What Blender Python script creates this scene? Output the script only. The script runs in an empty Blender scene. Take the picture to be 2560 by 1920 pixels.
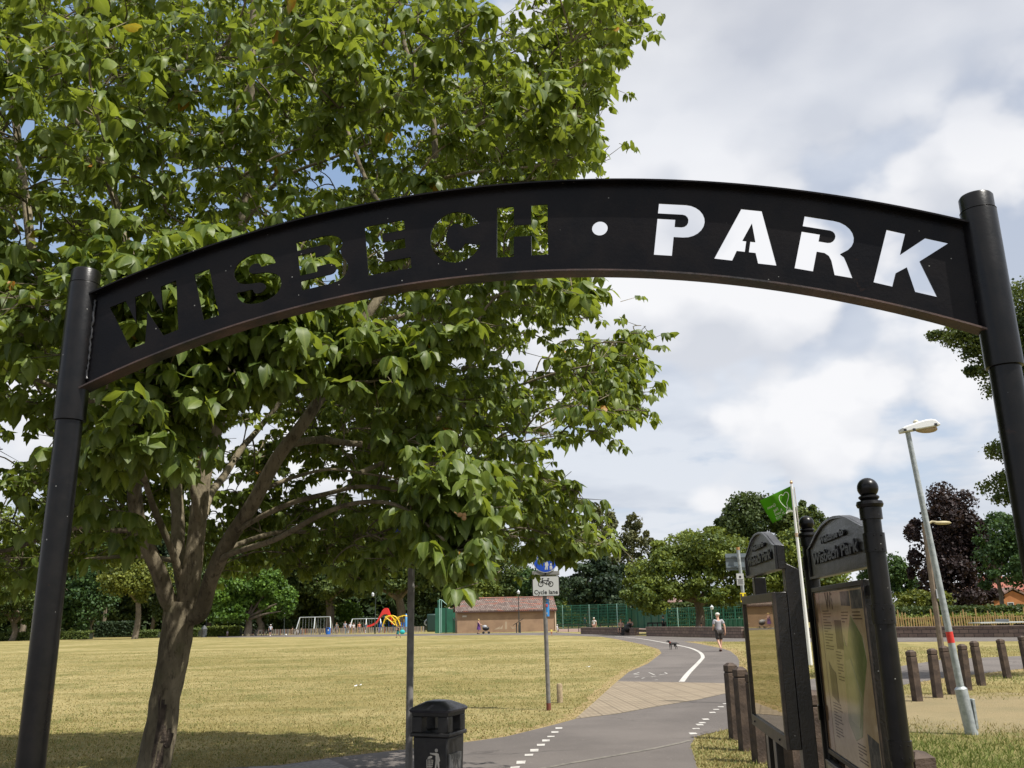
import bpy, math, random
import numpy as np
from mathutils import Vector, Matrix
rnd = random.Random(7); rng = np.random.default_rng(11)
scn = bpy.context.scene
col = scn.collection
R = math.radians

# ------------------------------------------------------------------ camera
FPX, HC = 2200.0, 1.52
PITCH, ROLL = math.atan(590 / 2200), R(1.2)
fw = Vector((0, math.cos(PITCH), math.sin(PITCH)))
u0 = Vector((0, -math.sin(PITCH), math.cos(PITCH))); r0 = Vector((1, 0, 0))
rt = math.cos(ROLL) * r0 - math.sin(ROLL) * u0
up = math.cos(ROLL) * u0 + math.sin(ROLL) * r0
cd = bpy.data.cameras.new('camera'); cam = bpy.data.objects.new('camera', cd); col.objects.link(cam)
cd.sensor_width = 36; cd.lens = 36 * FPX / 2560; cd.clip_start = .05; cd.clip_end = 4000
M = Matrix((rt, up, -fw)).transposed().to_4x4(); M.translation = (0, 0, HC)
cam.matrix_world = M; scn.camera = cam

# ------------------------------------------------------------------ sun, sky, exposure
SUN_EL = R(59); SUN_H = Vector((.84, -.54, 0)).normalized()
sun_dir = Vector((SUN_H.x * math.cos(SUN_EL), SUN_H.y * math.cos(SUN_EL), math.sin(SUN_EL)))
sd = bpy.data.lights.new('sun', 'SUN'); sd.energy = 5.0; sd.angle = R(.53); sd.color = (1, .955, .88)
so = bpy.data.objects.new('sun', sd); col.objects.link(so)
so.rotation_euler = (-sun_dir).to_track_quat('-Z', 'Y').to_euler()
scn.view_settings.view_transform = 'Standard'; scn.view_settings.look = 'None'
scn.view_settings.exposure = 0.34; scn.view_settings.gamma = 1

class NT:
    """tiny node helper"""
    def __init__(s, tree): s.t = tree; s.n = tree.nodes; s.l = tree.links
    def new(s, typ, ins=None, **kw):
        n = s.n.new(typ)
        for k, v in kw.items(): setattr(n, k, v)
        for k, v in (ins or {}).items():
            if hasattr(v, 'is_output') or isinstance(v, bpy.types.NodeSocket): s.l.new(v, n.inputs[k])
            else: n.inputs[k].default_value = v
        return n
    def math(s, op, a, b=0.0, c=None, clamp=False):
        n = s.n.new('ShaderNodeMath'); n.operation = op; n.use_clamp = clamp
        for i, v in enumerate((a, b, c)):
            if v is None: continue
            if isinstance(v, bpy.types.NodeSocket): s.l.new(v, n.inputs[i])
            else: n.inputs[i].default_value = v
        return n.outputs[0]
    def vmath(s, op, a, b=(0, 0, 0)):
        n = s.n.new('ShaderNodeVectorMath'); n.operation = op
        for i, v in enumerate((a, b)):
            if isinstance(v, bpy.types.NodeSocket): s.l.new(v, n.inputs[i])
            else: n.inputs[i].default_value = v
        return n.outputs['Value' if op in ('DOT_PRODUCT', 'LENGTH') else 'Vector']
    def mix(s, f, a, b, blend='MIX'):
        n = s.n.new('ShaderNodeMix'); n.data_type = 'RGBA'; n.blend_type = blend
        for i, v in ((0, f), (6, a), (7, b)):
            if isinstance(v, bpy.types.NodeSocket): s.l.new(v, n.inputs[i])
            else: n.inputs[i].default_value = (tuple(v) + (1,))[:4] if i else v
        return n.outputs[2]
    def ramp(s, f, lo, hi, smooth=True):
        n = s.n.new('ShaderNodeMapRange'); n.interpolation_type = 'SMOOTHSTEP' if smooth else 'LINEAR'
        s.l.new(f, n.inputs[0]); n.inputs[1].default_value = lo; n.inputs[2].default_value = hi
        return n.outputs[0]
    def noise(s, vec, scale, detail=4, rough=.5, dist=0, dim='3D'):
        n = s.n.new('ShaderNodeTexNoise'); n.noise_dimensions = dim
        if vec is not None: s.l.new(vec, n.inputs['Vector'])
        n.inputs['Scale'].default_value = scale; n.inputs['Detail'].default_value = detail
        n.inputs['Roughness'].default_value = rough; n.inputs['Distortion'].default_value = dist
        return n.outputs['Fac']

w = bpy.data.worlds.new('World'); scn.world = w; w.use_nodes = True
T = NT(w.node_tree); T.n.clear()
sky = T.new('ShaderNodeTexSky', sky_type='NISHITA', sun_disc=False, sun_elevation=SUN_EL, dust_density=.6, ozone_density=2.0)
sky.sun_rotation = math.atan2(SUN_H.x, SUN_H.y)
tc = T.new('ShaderNodeTexCoord').outputs['Generated']
dn = T.vmath('NORMALIZE', tc)
sep = T.new('ShaderNodeSeparateXYZ', {0: dn})
zz = T.math('ADD', T.math('MAXIMUM', sep.outputs['Z'], 0.0), .16)
px = T.math('DIVIDE', sep.outputs['X'], zz); py = T.math('DIVIDE', sep.outputs['Y'], zz)
cv = T.new('ShaderNodeCombineXYZ', {0: px, 1: py, 2: 0.0}).outputs[0]
cv = T.vmath('ADD', cv, (5.3, 2.1, .4))
n1 = T.noise(cv, 1.25, 7, .54, 0)
cv2 = T.vmath('ADD', cv, (SUN_H.x * .10, SUN_H.y * .10, .06))
n2 = T.noise(cv2, 1.25, 4, .5, 0)
big = T.noise(cv, .38, 2, .5)
# an opening in the cloud, high on the left
gap = T.math('SUBTRACT', 1.0, T.math('DIVIDE', T.vmath('LENGTH', T.vmath('SUBTRACT', dn, (-.30, .78, .55))), .42), clamp=True)
gap = T.math('MULTIPLY', gap, .46)
fill = T.math('SUBTRACT', 1.0, T.math('DIVIDE', T.vmath('LENGTH', T.vmath('SUBTRACT', dn, (.27, .82, .50))), .42), clamp=True)
gap = T.math('SUBTRACT', gap, T.math('MULTIPLY', fill, .30))
den = T.math('SUBTRACT', T.math('ADD', n1, T.math('MULTIPLY', T.math('SUBTRACT', big, .5), .30)), gap)
cover = T.ramp(den, .345, .455)
lit = T.math('MULTIPLY', T.math('SUBTRACT', n1, n2), 6.5)
thick = T.ramp(den, .47, .74)
sh = T.math('ADD', T.math('SUBTRACT', .86, T.math('MULTIPLY', thick, .75)), lit, clamp=True)
cc = T.mix(sh, (6.7, 7.0, 7.8), (10.0, 10.1, 10.4))
blue = T.mix(T.ramp(sep.outputs['Z'], .0, .6), (7.2, 8.3, 9.8), (3.4, 5.1, 8.0))
skyc = T.mix(.85, sky.outputs[0], blue)
fin = T.mix(cover, skyc, cc)
# heaped cumulus lower down
dB = T.vmath('ADD', T.vmath('MULTIPLY', dn, (1, 1, 1.35)), (3.1, 1.7, .2))
def heap(v, det):
    nb = T.noise(v, 2.5, det, .55, 0); vo = T.new('ShaderNodeTexVoronoi', {'Vector': v, 'Scale': 5.5, 'Detail': 2.0, 'Roughness': .55}, feature='F1')
    return T.math('SUBTRACT', T.math('ADD', nb, .14), T.math('MULTIPLY', vo.outputs['Distance'], .30))
hA = heap(dB, 6); hB = heap(T.vmath('ADD', dB, (SUN_H.x * .03, SUN_H.y * .03, .055)), 3)
cvB = T.ramp(T.math('SUBTRACT', hA, T.math('MULTIPLY', gap, .5)), .385, .490)
shB = T.math('ADD', .72, T.math('MULTIPLY', T.math('SUBTRACT', hA, hB), 4.5), clamp=True)
ccB = T.mix(shB, (7.7, 8.0, 8.7), (10.9, 10.9, 11.1))
loB = T.math('SUBTRACT', 1.0, T.ramp(sep.outputs['Z'], .40, .62))
palesky = T.mix(.5, fin, skyc)
fin = T.mix(T.math('MULTIPLY', loB, .75), fin, palesky)
fin = T.mix(T.math('MULTIPLY', cvB, T.math('MULTIPLY', loB, .92)), fin, ccB)
low = T.ramp(sep.outputs['Z'], -.02, .22)
fin = T.mix(T.math('MULTIPLY', T.math('SUBTRACT', 1.0, low), .5), fin, (8.6, 8.9, 9.5))
bgn = T.new('ShaderNodeBackground', {'Color': fin, 'Strength': .070})
T.l.new(bgn.outputs[0], T.new('ShaderNodeOutputWorld').inputs[0])

# ------------------------------------------------------------------ photo measurements -> world
def ray(x, y): return fw * FPX + rt * (x - 1280) + up * (960 - y)
def at(x, y, Y):
    d = ray(x, y); return Vector((0, 0, HC)) + d * (Y / d.y)
def gnd(x, y, z=0.0):
    d = ray(x, y); return Vector((0, 0, HC)) + d * ((z - HC) / d.z)
def atz(x, y, z):
    d = ray(x, y); return Vector((0, 0, HC)) + d * ((z - HC) / d.z)
def projn(p):
    q = p - np.array([0, 0, HC]); F = np.array(fw); w_ = q @ F
    return 1280 + FPX * (q @ np.array(rt)) / w_, 960 - FPX * (q @ np.array(up)) / w_

# ------------------------------------------------------------------ materials
MATS = {}
def mat(name, c, rough=.6, metal=0, c2=None, ns=8, amt=1.0, bump=0, bs=40, spec=.5, coat=0, det=5, lo=.35, hi=.65, obj=True):
    if name in MATS: return MATS[name]
    m = bpy.data.materials.new(name); m.use_nodes = True; t = NT(m.node_tree); t.n.clear()
    b = t.new('ShaderNodeBsdfPrincipled', {'Roughness': rough, 'Metallic': metal})
    b.inputs['Specular IOR Level'].default_value = spec; b.inputs['Coat Weight'].default_value = coat
    o = t.new('ShaderNodeOutputMaterial'); t.l.new(b.outputs[0], o.inputs[0])
    v = t.new('ShaderNodeTexCoord').outputs['Object']
    cc_ = tuple(c) + (1,)
    if c2 is not None:
        f = t.ramp(t.noise(v, ns, det, .6), lo, hi)
        if amt != 1: f = t.math('MULTIPLY', f, amt)
        cc_ = t.mix(f, c, c2)
        t.l.new(cc_, b.inputs['Base Color'])
    else: b.inputs['Base Color'].default_value = cc_
    if bump:
        bn = t.new('ShaderNodeBump', {'Strength': bump, 'Distance': .02, 'Height': t.noise(v, bs, 5, .6)})
        t.l.new(bn.outputs[0], b.inputs['Normal'])
    MATS[name] = m; m['_b'] = b.name
    return m

def leafmat(name, dark, light, odd=None, trans=.3, rough=.45, spec=.5, tcol=None):
    m = bpy.data.materials.new(name); m.use_nodes = True; t = NT(m.node_tree); t.n.clear()
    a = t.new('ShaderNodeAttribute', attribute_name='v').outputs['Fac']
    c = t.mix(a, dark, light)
    if odd: c = t.mix(t.ramp(a, .965, .985), c, odd)
    if name == 'glossy_leaf':
        rb_ = t.new('ShaderNodeAttribute', attribute_name='rib').outputs['Fac']; rb_ = t.math('POWER', rb_, 5.0)
        gq_ = t.new('ShaderNodeTexCoord').outputs['Object']; c = t.mix(t.math('MULTIPLY', t.ramp(t.noise(gq_, 45, 4, .7), .4, .7), .45), c, (dark[0] * 1.2, dark[1] * 1.1, dark[2]))
        c = t.mix(t.math('MULTIPLY', rb_, .5), c, (.30, .36, .10))
    b = t.new('ShaderNodeBsdfPrincipled', {'Base Color': c, 'Roughness': rough})
    b.inputs['Specular IOR Level'].default_value = spec
    tl = t.new('ShaderNodeBsdfTranslucent', {'Color': t.mix(.55, c, tcol or (light[0] * 1.9, light[1] * 1.7, light[2] * .6))})
    mx = t.new('ShaderNodeMixShader', {0: trans, 1: b.outputs[0], 2: tl.outputs[0]})
    o = t.new('ShaderNodeOutputMaterial'); t.l.new(mx.outputs[0], o.inputs[0])
    return m

# ------------------------------------------------------------------ mesh helpers
class MB:
    def __init__(s): s.v = []; s.f = []
    def add(s, vs, fs):
        b = len(s.v); s.v += [Vector(p) for p in vs]; s.f += [tuple(i + b for i in f) for f in fs]; return s
    def box(s, c, d, rz=0, ax=None):
        """centre, full size; ax = optional (right, forward, up) vectors"""
        if ax is None:
            ax = (Vector((math.cos(rz), math.sin(rz), 0)), Vector((-math.sin(rz), math.cos(rz), 0)), Vector((0, 0, 1)))
        c = Vector(c); q = [c + ax[0] * (i * d[0] / 2) + ax[1] * (j * d[1] / 2) + ax[2] * (k * d[2] / 2) for k in (-1, 1) for j in (-1, 1) for i in (-1, 1)]
        return s.add(q, [(0, 2, 3, 1), (4, 5, 7, 6), (0, 1, 5, 4), (2, 6, 7, 3), (0, 4, 6, 2), (1, 3, 7, 5)])
    def tube(s, pts, rad, n=10, cap=True, flat=1.0):
        pts = [Vector(p) for p in pts]
        if not hasattr(rad, '__len__'): rad = [rad] * len(pts)
        rings = []; prev = None
        for i, p in enumerate(pts):
            t = (pts[min(i + 1, len(pts) - 1)] - pts[max(i - 1, 0)])
            if t.length < 1e-9: t = Vector((0, 0, 1))
            t.normalize()
            if prev is None:
                a = Vector((1, 0, 0)) if abs(t.x) < .8 else Vector((0, 1, 0))
            else: a = prev
            x = (a - t * a.dot(t)).normalized(); prev = x; y = t.cross(x)
            rings.append([p + (x * math.cos(2 * math.pi * k / n) + y * (math.sin(2 * math.pi * k / n) * flat)) * rad[i] for k in range(n)])
        vs = [q for r_ in rings for q in r_]; fs = []
        for i in range(len(rings) - 1):
            for k in range(n):
                a = i * n + k; b = i * n + (k + 1) % n; fs.append((a, b, b + n, a + n))
        if cap: fs.append(tuple(range(n))[::-1]); fs.append(tuple((len(rings) - 1) * n + k for k in range(n)))
        return s.add(vs, fs)
    def lathe(s, prof, n=24, o=(0, 0, 0), ax=None):
        """profile [(r, z)...] round the z axis, or round ax"""
        o = Vector(o); z = Vector((0, 0, 1)) if ax is None else Vector(ax).normalized()
        a = Vector((1, 0, 0)) if abs(z.x) < .8 else Vector((0, 1, 0)); x = (a - z * a.dot(z)).normalized(); y = z.cross(x)
        vs = []; fs = []
        for r_, h in prof:
            vs += [o + z * h + (x * math.cos(2 * math.pi * k / n) + y * math.sin(2 * math.pi * k / n)) * max(r_, 1e-4) for k in range(n)]
        for i in range(len(prof) - 1):
            for k in range(n):
                a_ = i * n + k; b = i * n + (k + 1) % n; fs.append((a_, b, b + n, a_ + n))
        fs.append(tuple(range(n))[::-1]); fs.append(tuple((len(prof) - 1) * n + k for k in range(n)))
        return s.add(vs, fs)
    def prism(s, poly, o, ax, ay, az, t):
        """2-D polygon in the (ax, ay) plane at o, thickness t along az"""
        o = Vector(o); n = len(poly)
        a = [o + ax * p[0] + ay * p[1] for p in poly]; b = [q + az * t for q in a]
        return s.add(a + b, [tuple(range(n))[::-1], tuple(range(n, 2 * n))] + [(i, (i + 1) % n, (i + 1) % n + n, i + n) for i in range(n)])
    def ball(s, c, r_, n=16, sc=(1, 1, 1)):
        c = Vector(c); vs = []; fs = []; m = n // 2
        for i in range(m + 1):
            th = math.pi * i / m
            for k in range(n):
                ph = 2 * math.pi * k / n
                vs.append(c + Vector((math.sin(th) * math.cos(ph) * sc[0], math.sin(th) * math.sin(ph) * sc[1], math.cos(th) * sc[2])) * r_)
        for i in range(m):
            for k in range(n):
                a = i * n + k; b = i * n + (k + 1) % n; fs.append((a, a + n, b + n, b))
        return s.add(vs, fs)
    def build(s, name, m, parent=None, off=None, smooth=35, bevel=0):
        me = bpy.data.meshes.new(name)
        vs = [p - off for p in s.v] if off is not None else s.v
        me.from_pydata([tuple(p) for p in vs], [], s.f); me.validate(); me.update()
        if smooth:
            me.polygons.foreach_set('use_smooth', [True] * len(me.polygons)); me.set_sharp_from_angle(angle=R(smooth))
        ms = m if isinstance(m, (list, tuple)) else [m]
        for q in ms: me.materials.append(q)
        o = bpy.data.objects.new(name, me); col.objects.link(o)
        if parent: o.parent = parent
        if bevel:
            bm_ = o.modifiers.new('bevel', 'BEVEL'); bm_.width = bevel; bm_.segments = 2; bm_.limit_method = 'ANGLE'; bm_.angle_limit = R(40)
        return o

def tag(o, label=None, cat=None, group=None, kind=None):
    if label: o['label'] = label
    if cat: o['category'] = cat
    if group: o['group'] = group
    if kind: o['kind'] = kind
    return o
def thing(name, label, cat, loc=(0, 0, 0), rz=0, group=None):
    o = bpy.data.objects.new(name, None); col.objects.link(o); o.location = loc; o.rotation_euler = (0, 0, rz)
    o.empty_display_size = .2
    return tag(o, label, cat, group)
def dup(root, loc, rz, label, group=None, scale=None):
    r_ = root.copy(); col.objects.link(r_); r_.location = loc; r_.rotation_euler = (0, 0, rz); r_['label'] = label
    if group: r_['group'] = group
    if scale: r_.scale = scale
    for ch in list(root.children):
        c = ch.copy(); col.objects.link(c); c.parent = r_
        for g in list(ch.children):
            d = g.copy(); col.objects.link(d); d.parent = c
    return r_
def evalmesh(o):
    dg = bpy.context.evaluated_depsgraph_get(); dg.update()
    me = bpy.data.meshes.new_from_object(o.evaluated_get(dg)); return me
def textmesh(body, size, ext=.001, offset=0, sx=1.0, space=1.0, align='CENTER', line=1.0, shear=0):
    c = bpy.data.curves.new('lettering', 'FONT'); c.body = body; c.size = size; c.extrude = ext; c.offset = offset
    c.align_x = align; c.align_y = 'CENTER'; c.space_character = space; c.space_line = line; c.shear = shear; c.resolution_u = 3
    o = bpy.data.objects.new('lettering', c); col.objects.link(o); me = evalmesh(o)
    bpy.data.objects.remove(o); bpy.data.curves.remove(c)
    if sx != 1.0:
        for v in me.vertices: v.co.x *= sx
    return me
def place(me, name, m, parent, o, ax, ay, flip=False):
    me.materials.clear(); me.materials.append(m)
    ob = bpy.data.objects.new(name, me); col.objects.link(ob)
    az = ax.cross(ay); MM = Matrix((ax, ay, az)).transposed().to_4x4(); MM.translation = o
    ob.parent = parent; ob.matrix_local = MM
    return ob
def catmull(p, k=6):
    p = [Vector(q) for q in p]; out = []
    for i in range(len(p) - 1):
        a = p[max(i - 1, 0)]; b = p[i]; c = p[i + 1]; d = p[min(i + 2, len(p) - 1)]
        for j in range(k):
            t = j / k; out.append(.5 * ((2 * b) + (c - a) * t + (2 * a - 5 * b + 4 * c - d) * t * t + (3 * b - a - 3 * c + d) * t ** 3))
    out.append(p[-1]); return out
X, Yv, Z = Vector((1, 0, 0)), Vector((0, 1, 0)), Vector((0, 0, 1))

def inpoly(x, y, poly):
    x = np.asarray(x); y = np.asarray(y); r_ = np.zeros(x.shape, bool); n = len(poly)
    for i in range(n):
        x1, y1 = poly[i]; x2, y2 = poly[(i + 1) % n]
        if y1 == y2: continue
        c = ((y1 > y) != (y2 > y)) & (x < (x2 - x1) * (y - y1) / (y2 - y1) + x1); r_ ^= c
    return r_

# ------------------------------------------------------------------ ground, paths
def groundmat():
    m = bpy.data.materials.new('dry_lawn'); m.use_nodes = True; t = NT(m.node_tree); t.n.clear()
    g = t.new('ShaderNodeNewGeometry').outputs['Position']
    a = t.noise(g, .12, 4, .6); b_ = t.noise(g, 1.3, 5, .65); c = t.noise(g, 14, 6, .7); d = t.noise(g, 70, 3, .7)
    st = t.new('ShaderNodeMapping', {'Vector': g}); st.inputs['Scale'].default_value = (.09, .33, 1); st.inputs['Rotation'].default_value = (0, 0, R(6))
    e = t.noise(st.outputs[0], 1.0, 8, .72, .6)
    f1 = t.ramp(t.math('ADD', t.math('MULTIPLY', a, .5), t.math('MULTIPLY', e, .5)), .40, .60)
    cA = t.mix(f1, (.205, .172, .058), (.345, .285, .130))
    cA = t.mix(t.math('MULTIPLY', t.ramp(b_, .46, .66), .55), cA, (.090, .105, .026))
    cA = t.mix(t.math('MULTIPLY', t.ramp(t.noise(g, .33, 5, .7), .5, .66), .5), cA, (.115, .125, .034))
    cA = t.mix(t.math('MULTIPLY', t.ramp(c, .45, .75), .6), cA, (.11, .092, .03))
    cA = t.mix(t.math('MULTIPLY', t.ramp(d, .52, .75), .6), cA, (.38, .31, .16))
    P1 = gnd(2500, 1775); P2 = gnd(2400, 1890)
    n9 = t.noise(g, 1.1, 7, .7)
    ds = t.math('DIVIDE', t.vmath('LENGTH', t.vmath('MULTIPLY', t.vmath('SUBTRACT', g, tuple(P1)), (.8, 1, 1))), 3.4)
    so_ = t.ramp(t.math('SUBTRACT', t.math('ADD', n9, .28), ds), -.22, .05)
    dg_ = t.math('DIVIDE', t.vmath('LENGTH', t.vmath('SUBTRACT', g, tuple(P2))), 4.0)
    gr_ = t.ramp(t.math('SUBTRACT', t.math('ADD', n9, .5), dg_), -.1, .35)
    cA = t.mix(t.math('MULTIPLY', gr_, .4), cA, (.105, .130, .034))
    cA = t.mix(t.math('MULTIPLY', so_, .6), cA, t.mix(d, (.25, .195, .125), (.34, .27, .18)))
    b = t.new('ShaderNodeBsdfPrincipled', {'Base Color': cA, 'Roughness': .95}); b.inputs['Specular IOR Level'].default_value = .1
    bn = t.new('ShaderNodeBump', {'Strength': .9, 'Distance': .03, 'Height': t.math('ADD', c, t.math('MULTIPLY', d, .6))}); t.l.new(bn.outputs[0], b.inputs['Normal'])
    o = t.new('ShaderNodeOutputMaterial'); t.l.new(b.outputs[0], o.inputs[0]); return m
gm = MB(); gm.add([(-1500, -300, 0), (1500, -300, 0), (1500, 2500, 0), (-1500, 2500, 0)], [(0, 1, 2, 3)])
tag(gm.build('ground', groundmat(), smooth=0), kind='structure')

def tarmac():
    m = bpy.data.materials.new('tarmac'); m.use_nodes = True; t = NT(m.node_tree); t.n.clear()
    g = t.new('ShaderNodeNewGeometry').outputs['Position']
    a = t.noise(g, .45, 4, .6); sp = t.noise(g, 90, 2, .8); sp2 = t.noise(g, 260, 1, .5)
    c = t.mix(t.ramp(a, .35, .68), (.108, .094, .085), (.150, .131, .118))
    c = t.mix(t.math('MULTIPLY', t.ramp(sp, .5, .72), .5), c, (.21, .19, .175))
    c = t.mix(t.math('MULTIPLY', t.ramp(sp2, .55, .7), .5), c, (.04, .037, .036))
    stn = t.ramp(t.noise(g, 1.7, 3, .7, 1.2), .62, .72); c = t.mix(t.math('MULTIPLY', stn, .35), c, (.055, .05, .047))
    wq = t.new('ShaderNodeTexNoise', {'Vector': g, 'Scale': 1.2, 'Detail': 4.0}); gw = t.vmath('ADD', g, t.vmath('MULTIPLY', wq.outputs['Color'], (.9, .9, 0)))
    vo = t.new('ShaderNodeTexVoronoi', {'Vector': gw, 'Scale': .42}, feature='DISTANCE_TO_EDGE'); crk = t.math('MULTIPLY', t.math('LESS_THAN', vo.outputs['Distance'], .006), t.ramp(t.noise(g, .35, 2, .5), .45, .6))
    c = t.mix(t.math('MULTIPLY', crk, .7), c, (.035, .03, .027))
    pv = t.new('ShaderNodeTexVoronoi', {'Vector': t.vmath('MULTIPLY', g, (1, .55, 0)), 'Scale': .30}, distance='CHEBYCHEV'); c = t.mix(.10, c, t.mix(pv.outputs['Color'], (.03, .03, .03), (.22, .2, .18)))
    gr2 = t.new('ShaderNodeTexVoronoi', {'Vector': g, 'Scale': 7.0}); c = t.mix(t.math('MULTIPLY', t.math('LESS_THAN', gr2.outputs['Distance'], .07), .5), c, (.30, .27, .22))
    b = t.new('ShaderNodeBsdfPrincipled', {'Base Color': c, 'Roughness': .9}); b.inputs['Specular IOR Level'].default_value = .25
    bn = t.new('ShaderNodeBump', {'Strength': .5, 'Distance': .006, 'Height': sp}); t.l.new(bn.outputs[0], b.inputs['Normal'])
    o = t.new('ShaderNodeOutputMaterial'); t.l.new(b.outputs[0], o.inputs[0]); return m
TAR = tarmac()
def sheet(name, pts, m, z, kind='structure'):
    from mathutils.geometry import tessellate_polygon
    vs = [Vector((p[0], p[1], z)) for p in pts]
    tr = tessellate_polygon([vs]); mb = MB(); mb.add(vs, [t if (vs[t[1]] - vs[t[0]]).cross(vs[t[2]] - vs[t[0]]).z > 0 else t[::-1] for t in tr])
    return tag(mb.build(name, m, smooth=0), kind=kind)
G = lambda L: [tuple(gnd(*p)[:2]) for p in L]
edgeL = [(1438, 1798), (1387, 1812), (1265, 1842), (1173, 1855), (1015, 1874), (821, 1896), (700, 1914)]
fore_left = G(edgeL) + [(-14, 9.0), (-40, 3), (-40, -30), (30, -30), (30, -6)]
edgeR = [(1760, 1960), (1744, 1919), (1738, 1900), (1726, 1862), (1744, 1841), (1805, 1827), (1860, 1812), (1950, 1795), (2040, 1768), (2150, 1738), (2266, 1711), (2363, 1695), (2456, 1684), (2560, 1672), (2900, 1640)]
upR = [(2900, 1622), (2560, 1640), (2363, 1648), (2261, 1664), (2100, 1688), (2020, 1699), (1900, 1716), (1828, 1731), (1744, 1750), (1640, 1767), (1544, 1785)]
near = [(1.7, -6), (1.95, 3.0)] + G(edgeR) + G(upR)
fore = G(edgeL)[::-1]
poly1 = [(-40, -30), (1.7, -30)] + near + G([(1438, 1798)]) + G(edgeL)[1:] + [(-14, 8.6), (-40, 3)]
sheet('path', poly1, TAR, .004)
pavL = [(1438, 1798), (1490, 1752), (1543, 1704)]
poly2 = [(1543, 1704), (1572, 1680), (1620, 1659), (1654, 1633), (1647, 1623), (1606, 1611), (1537, 1597), (1503, 1592), (1400, 1588.5), (1200, 1587.5), (1000, 1590), (800, 1592), (545, 1594),
         (545, 1588.5), (800, 1586.5), (1100, 1584.5), (1390, 1581), (1457, 1585), (1600, 1589.5), (1710, 1593), (1860, 1596), (2240, 1594), (2560, 1593), (2900, 1590), (2900, 1600), (2560, 1603), (2240, 1605), (1990, 1605), (1860, 1604), (1709, 1604), (1744, 1609), (1805, 1621), (1826, 1628), (1843, 1642), (1849, 1654), (1846, 1680), (1836, 1709), (1695, 1706.5)]
sheet('path', G(poly2), TAR, .004)

def paving():
    m = bpy.data.materials.new('buff_tactile_paving'); m.use_nodes = True; t = NT(m.node_tree); t.n.clear()
    g = t.new('ShaderNodeNewGeometry').outputs['Position']
    mp = t.new('ShaderNodeMapping', {'Vector': g}); mp.inputs['Rotation'].default_value = (0, 0, R(-4)); mp = mp.outputs[0]
    br = t.new('ShaderNodeTexBrick', {'Vector': mp, 'Scale': 1.0, 'Mortar Size': .012, 'Brick Width': .4, 'Row Height': .4, 'Color1': (.235, .190, .135, 1), 'Color2': (.265, .217, .155, 1), 'Mortar': (.145, .115, .08, 1)}, offset=0)
    wv = t.new('ShaderNodeTexWave', {'Vector': mp, 'Scale': 3.2, 'Distortion': .3}, bands_direction='X')
    n = t.noise(g, 2.0, 4, .7)
    c = t.mix(t.math('MULTIPLY', t.ramp(wv.outputs['Fac'], .35, .8), .22), br.outputs[0], (.13, .10, .066))
    c = t.mix(t.math('MULTIPLY', t.ramp(n, .45, .7), .35), c, (.15, .125, .09))
    b = t.new('ShaderNodeBsdfPrincipled', {'Base Color': c, 'Roughness': .9}); b.inputs['Specular IOR Level'].default_value = .2
    bn = t.new('ShaderNodeBump', {'Strength': .6, 'Distance': .006, 'Height': wv.outputs['Fac']}); t.l.new(bn.outputs[0], b.inputs['Normal'])
    o = t.new('ShaderNodeOutputMaterial'); t.l.new(b.outputs[0], o.inputs[0]); return m
PAV = paving()
sheet('pavement', G([(1438, 1798), (1544, 1785), (1640, 1767), (1744, 1750), (1828, 1731), (1836, 1709), (1695, 1706.5), (1543, 1704), (1490, 1752)]), PAV, .008)
WPT = mat('white_road_paint', (.50, .48, .44), .8, c2=(.17, .155, .145), ns=9, amt=.8, lo=.45, hi=.7)
def ribbon(name, pts, wd, m, z):
    P = catmull([(p[0], p[1], z) for p in G(pts)], 5); mb = MB(); vs = []
    for i, p in enumerate(P):
        t = (P[min(i + 1, len(P) - 1)] - P[max(i - 1, 0)]).normalized(); n = Vector((-t.y, t.x, 0)); ww = wd[i * len(wd) // len(P)] if hasattr(wd, '__len__') else wd
        vs += [p - n * ww / 2, p + n * ww / 2]
    mb.add(vs, [(2 * i + 1, 2 * i, 2 * i + 2, 2 * i + 3) for i in range(len(P) - 1)]); return tag(mb.build(name, m, smooth=0), kind='structure')
ribbon('painted_centre_line', [(1704, 1705), (1723, 1681), (1750, 1653), (1757, 1642), (1748, 1630), (1724, 1620), (1692, 1613), (1658, 1606.5), (1606, 1597.5), (1565, 1593), (1537, 1591)], .14, WPT, .008)
mb = MB()
for (x, y, ww) in [(1397, 1820, 1), (1387, 1830, 1), (1377, 1841, .7), (1364.6, 1851, 1.1), (1352, 1862, 1), (1335.5, 1875.5, 1.2), (1322, 1887, .8), (1302, 1905.5, 1.2), (1287, 1919, 1), (1268, 1936, 1)] + \
        [(1732.6, 1833.5, 1), (1740, 1821.4, .6), (1749.5, 1811.5, 1.1), (1755.6, 1806.5, .8), (1764, 1797.8, .9), (1780.8, 1781, .9), (1790, 1773.4, .7), (1802, 1766.8, .8), (1814, 1759, .7), (1826, 1752, .8)]:
    p = gnd(x, y, .008); mb.add([p + Vector(q) for q in ((-.05, -.09 * ww, 0), (.045, -.085 * ww, 0), (.055, .09 * ww, 0), (-.045, .085 * ww, 0))], [(0, 1, 2, 3)])
tag(mb.build('painted_lane_dashes', WPT, smooth=0), kind='structure')
# worn bicycle marking painted on the cycle side
mb = MB()
for (x1, y1, x2, y2) in [(1584, 1685, 1598, 1681), (1584, 1685, 1597, 1687), (1622, 1681, 1636, 1687), (1586, 1693, 1597, 1691), (1648, 1687, 1668, 1684), (1662, 1681, 1668, 1684), (1628, 1692, 1640, 1690), (1636, 1700, 1645, 1699), (1604, 1696, 1612, 1694)]:
    a = gnd(x1, y1, .008); b = gnd(x2, y2, .008); n = Vector((-(b - a).y, (b - a).x, 0)).normalized() * .02
    mb.add([a - n, b - n, b + n, a + n], [(0, 1, 2, 3)])
tag(mb.build('painted_bicycle_mark', WPT, smooth=0), kind='structure')
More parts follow.
